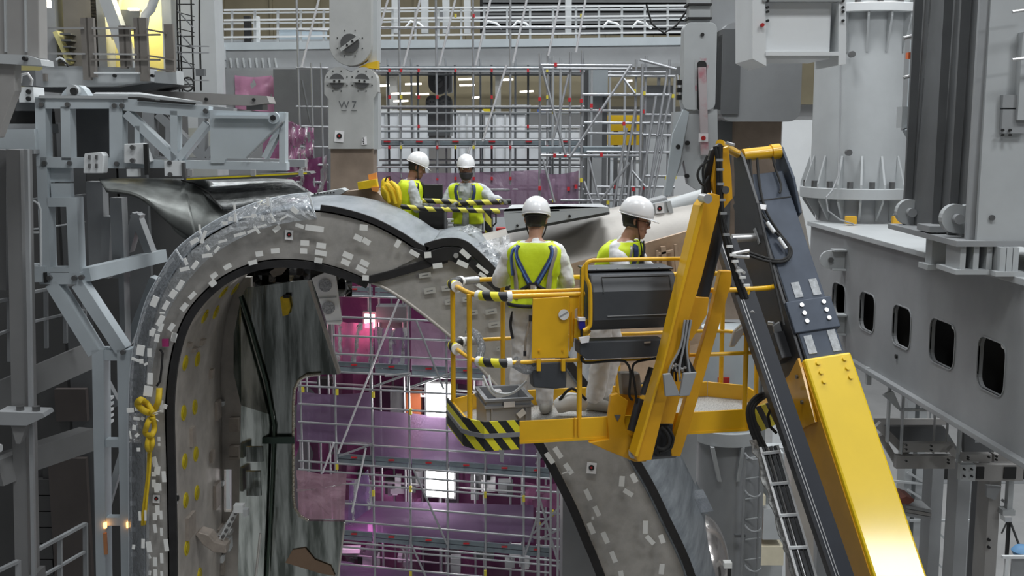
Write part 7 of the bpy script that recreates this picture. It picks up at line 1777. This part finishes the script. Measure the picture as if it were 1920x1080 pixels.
    hm.add(vs, [(j, (j + 1) % seg, seg + (j + 1) % seg, seg + j) for j in range(seg)])
    hh = hm.build('hard_hat', HELM, body, smooth=True, solid=.006)
    MB().tube([Hd(.085 * cos(radians(a)), -.004 + .104 * sin(radians(a)), .028) for a in range(180, 361, 12)], .010 * k, 8).build('headband', BLKW, hh, smooth=True)
    MB().tube(spline([Hd(-.080, .0, .03), Hd(-.074, .03, -.05), Hd(-.045, .06, -.115), Hd(0, .07, -.135), Hd(.045, .06, -.115), Hd(.074, .03, -.05), Hd(.080, 0, .03)], 4), .0055 * k, 6).build('chin_strap', pose.get('chin', BLKW), hh, smooth=True)
    if pose.get('no_face') is None:
        for s in (-1, 1):
            e = MB().lathe([(.012 * k * sin(pi * i / 6), -.012 * k * cos(pi * i / 6)) for i in range(7)], Hd(s * .032, .078, .012), 10); e.build('eye', EYEW, body, smooth=True)
            MB().lathe([(.006 * k * sin(pi * i / 5), -.006 * k * cos(pi * i / 5)) for i in range(6)], Hd(s * .032, .0875, .012), 8).build('iris', HAIR, body, smooth=True)
            MB().tube([Hd(s * .014, .103, .036), Hd(s * .034, .099, .041), Hd(s * .052, .082, .036)], .005 * k, 6).build('eyebrow', HAIR, body, smooth=True)
        MB().tube([Hd(-.022, .094, -.068), Hd(0, .106, -.068), Hd(.022, .094, -.068)], .0035 * k, 6).build('mouth', LIPS, body, smooth=True)
    if pose.get('glasses'):
        for s in (-1, 1):
            ring = [Hd(s * .034 + .023 * cos(2 * pi * i / 16), .112 - .012 * abs(cos(2 * pi * i / 16) * .5 + s * .5), .008 + .017 * sin(2 * pi * i / 16)) for i in range(17)]
            gfr = MB().tube(ring, .0036 * k, 6).build('glasses_frame', DARKF, body, smooth=True)
            MB().add(ring[:16], [tuple(range(16))]).build('glasses_lens', LENS, gfr)
            MB().tube([Hd(s * .057, .100, .014), Hd(s * .078, .04, .014), Hd(s * .080, -.01, .010)], .0035 * k, 6).build('glasses_arm', DARKF, body, smooth=True)
        MB().tube([Hd(-.012, .116, .012), Hd(.012, .116, .012)], .003 * k, 6).build('glasses_bridge', DARKF, body, smooth=True)
    if pose.get('mask'):
        vs = []; 
        for zi, z in enumerate((-.115, -.095, -.07, -.05, -.032)):
            for i in range(13):
                th = radians(10 + 160 * i / 12); rx, ry, yc = ((.045, .05, .052), (.054, .062, .042), (.064, .082, .022), (.070, .095, .010), (.071, .100, .006))[zi]
                vs.append(Hd((rx + .010) * cos(th), yc + (ry + .012 + .012 * sin(th) ** 6) * sin(th), z))
        MB().add(vs, [(i * 13 + j, i * 13 + j + 1, (i + 1) * 13 + j + 1, (i + 1) * 13 + j) for i in range(4) for j in range(12)]).build('face_mask', BEARD, body, smooth=True, solid=.004)
    return body

zf_ = ZBK + .05
# left basket worker, seen from the back
p1 = Bk(.28, .72, 0)
person('worker in hi-vis vest and white hard hat with back to camera in the yellow basket', (p1.x + .03, p1.y, zf_), radians(-4), 1.76,
       dict(lean=.05, side=.02, yaw=radians(-4), pitch=radians(-14), rel=(.285, .06, 1.12), rwr=(.16, .30, 1.10), lel=(-.29, .06, 1.14), lwr=(-.17, .30, 1.14), no_face=True,
            lkn=(-.11, .04, .49), rkn=(.10, .03, .49), lan=(-.13, -.01, .09), ran=(.10, .02, .09),
            straps=[('harness_strap', [(1.45, 232), (1.36, 238), (1.24, 252), (1.13, 266)], .045, NAVY), ('harness_strap', [(1.45, 308), (1.36, 302), (1.24, 288), (1.13, 274)], .045, NAVY),
                    ('harness_webbing', [(1.445, 231), (1.36, 237), (1.24, 251), (1.13, 265)], .018, BLUEW, .060), ('harness_webbing', [(1.445, 309), (1.36, 303), (1.24, 289), (1.13, 275)], .018, BLUEW, .060),
                    ('harness_strap', [(1.43, 226), (1.32, 222), (1.20, 220)], .035, NAVY, .058), ('harness_webbing', [(1.43, 226), (1.32, 222), (1.20, 220)], .014, BLUEW, .063),
                    ('harness_strap', [(1.13, 268), (1.08, 245), (1.03, 215)], .03, BLKW), ('harness_strap', [(1.13, 272), (1.08, 296), (1.03, 325)], .03, BLKW),
                    ('reflective_band', [(1.44, 318), (1.3, 309), (1.15, 304), (1.0, 304)], .052, GREYT, .056), ('reflective_band', [(1.44, 218), (1.3, 224), (1.15, 228), (1.0, 228)], .05, GREYT, .048),
                    ('reflective_band', [(1.06, 182), (1.055, 220), (1.055, 270), (1.055, 320), (1.06, 358)], .05, GREYT, .050),
                    ('harness_belt', [(.965, 180), (.955, 225), (.95, 270), (.955, 315), (.965, 360)], .03, BLKW, .066)],
            cords=[('lanyard', [(0, -.20, 1.12), (.01, -.21, 1.0), (.0, -.22, .88), (-.02, -.20, .82)], .010, GREYT), ('lanyard', [(.02, -.2, 1.12), (.03, -.21, .98), (.02, -.2, .86)], .009, WTAPE),
                   ('lanyard_leg', [(-.02, -.2, .84), (-.05, -.2, .7), (-.06, -.19, .58)], .010, GREYT), ('lanyard_leg', [(.02, -.2, .84), (.04, -.2, .72), (.05, -.18, .6)], .010, G_LIGHT),
                   ('leg_strap', [(-.15, -.05, .95), (-.19, -.06, .8), (-.17, -.08, .66)], .012, BLKW)],
            bits=[('d_ring_plate', (0, -.185, 1.12), (.075, .02, .06), BLKW), ('d_ring', (0, -.2, 1.115), (.04, .012, .035), ALU), ('carabiner', (0, -.215, .86), (.055, .03, .05), BLKW), ('shock_pack', (.03, -.21, .74), (.035, .03, .20), G_LIGHT), ('hook', (-.06, -.2, .56), (.025, .03, .04), BLKW), ('hook', (.06, -.19, .58), (.03, .03, .04), BLKW)]))
# right basket worker, looking right, bending over the console
p2 = Bk(.93, .78, 0)
person('worker with glasses and white hard hat looking right beside the lift console', (p2.x, p2.y, zf_), radians(-112), 1.80,
       dict(lean=.36, yaw=radians(22), pitch=radians(-14), rel=(.27, .30, 1.12), rwr=(.16, .52, 1.10), lel=(-.27, .34, 1.14), lwr=(-.12, .55, 1.08), glasses=True, open_vest=False, chin=mat('brown_strap', (.10, .03, .02), .6, var=0),
            lkn=(-.12, .06, .49), rkn=(.12, .04, .49),
            straps=[('harness_strap', [(1.45, 62), (1.36, 66), (1.25, 70), (1.12, 74)], .045, NAVY), ('harness_strap', [(1.45, 118), (1.36, 114), (1.25, 110), (1.12, 106)], .045, NAVY), ('chest_strap', [(1.22, 66), (1.21, 90), (1.22, 114)], .035, BLKW, .062),
                    ('reflective_band', [(1.44, 48), (1.3, 44), (1.12, 46), (.98, 46)], .03, GREYT, .050), ('reflective_band', [(1.44, 132), (1.3, 136), (1.12, 134), (.98, 134)], .03, GREYT, .050), ('harness_strap', [(1.45, 205), (1.35, 212), (1.2, 240), (1.1, 262)], .04, NAVY)],
            cords=[('lanyard', [(.05, .14, 1.47), (.03, .17, 1.40), (.0, .19, 1.33)], .006, BLKW), ('lanyard', [(-.05, .14, 1.47), (-.03, .17, 1.40), (.0, .19, 1.33)], .006, BLKW)],
            bits=[('radio', (-.02, .20, 1.29), (.05, .03, .11), BLKW), ('badge', (.05, .20, 1.20), (.05, .015, .07), GLOVE)]), vox=.0065)
# far workers
person('far worker in hard hat facing right with hand on the hazard taped rail', (P(764, 400, 14.0).x, 14.0, ZP), radians(-78), 1.68,
       dict(lean=.10, yaw=radians(-2), pitch=radians(-22), rel=(.25, .10, 1.12), rwr=(.16, .33, 1.20), lel=(-.25, .12, 1.14), lwr=(-.12, .34, 1.20), open_vest=True, chin=BLKW, curl=.75,
            straps=[('harness_strap', [(1.45, 62), (1.3, 66), (1.12, 74)], .045, BLKW), ('harness_strap', [(1.45, 118), (1.3, 114), (1.12, 106)], .045, BLKW), ('harness_strap', [(1.44, 20), (1.25, 10), (1.1, 5)], .04, BLKW)],
            bits=[('badge', (.02, .19, 1.36), (.06, .02, .05), G_LIGHT)]), skin=SKIN2, coat=TYVG)
person('far worker in hard hat and dark mask facing the camera, gloves on the rail', (P(876, 400, 13.95).x, 13.98, ZP), radians(174), 1.64,
       dict(lean=.12, yaw=radians(8), pitch=radians(2), rel=(.29, .12, 1.16), rwr=(.10, .27, 1.20), lel=(-.36, .16, 1.26), lwr=(-.47, .26, 1.26), open_vest=True, mask=True, curl=.8, chin=G_LIGHT,
            straps=[('harness_strap', [(1.45, 62), (1.3, 66), (1.12, 74)], .045, NAVY), ('harness_strap', [(1.45, 118), (1.3, 114), (1.12, 106)], .045, NAVY), ('chest_strap', [(1.22, 66), (1.21, 90), (1.22, 114)], .035, NAVY, .062)],
            bits=[('pouch', (.03, .18, 1.18), (.10, .03, .08), NAVY), ('collar_tab', (.04, .16, 1.40), (.05, .015, .06), G_WHITE)]), skin=SKIN2, coat=TYVG, gloves=GLOVE)
bpy.context.view_layer.update()
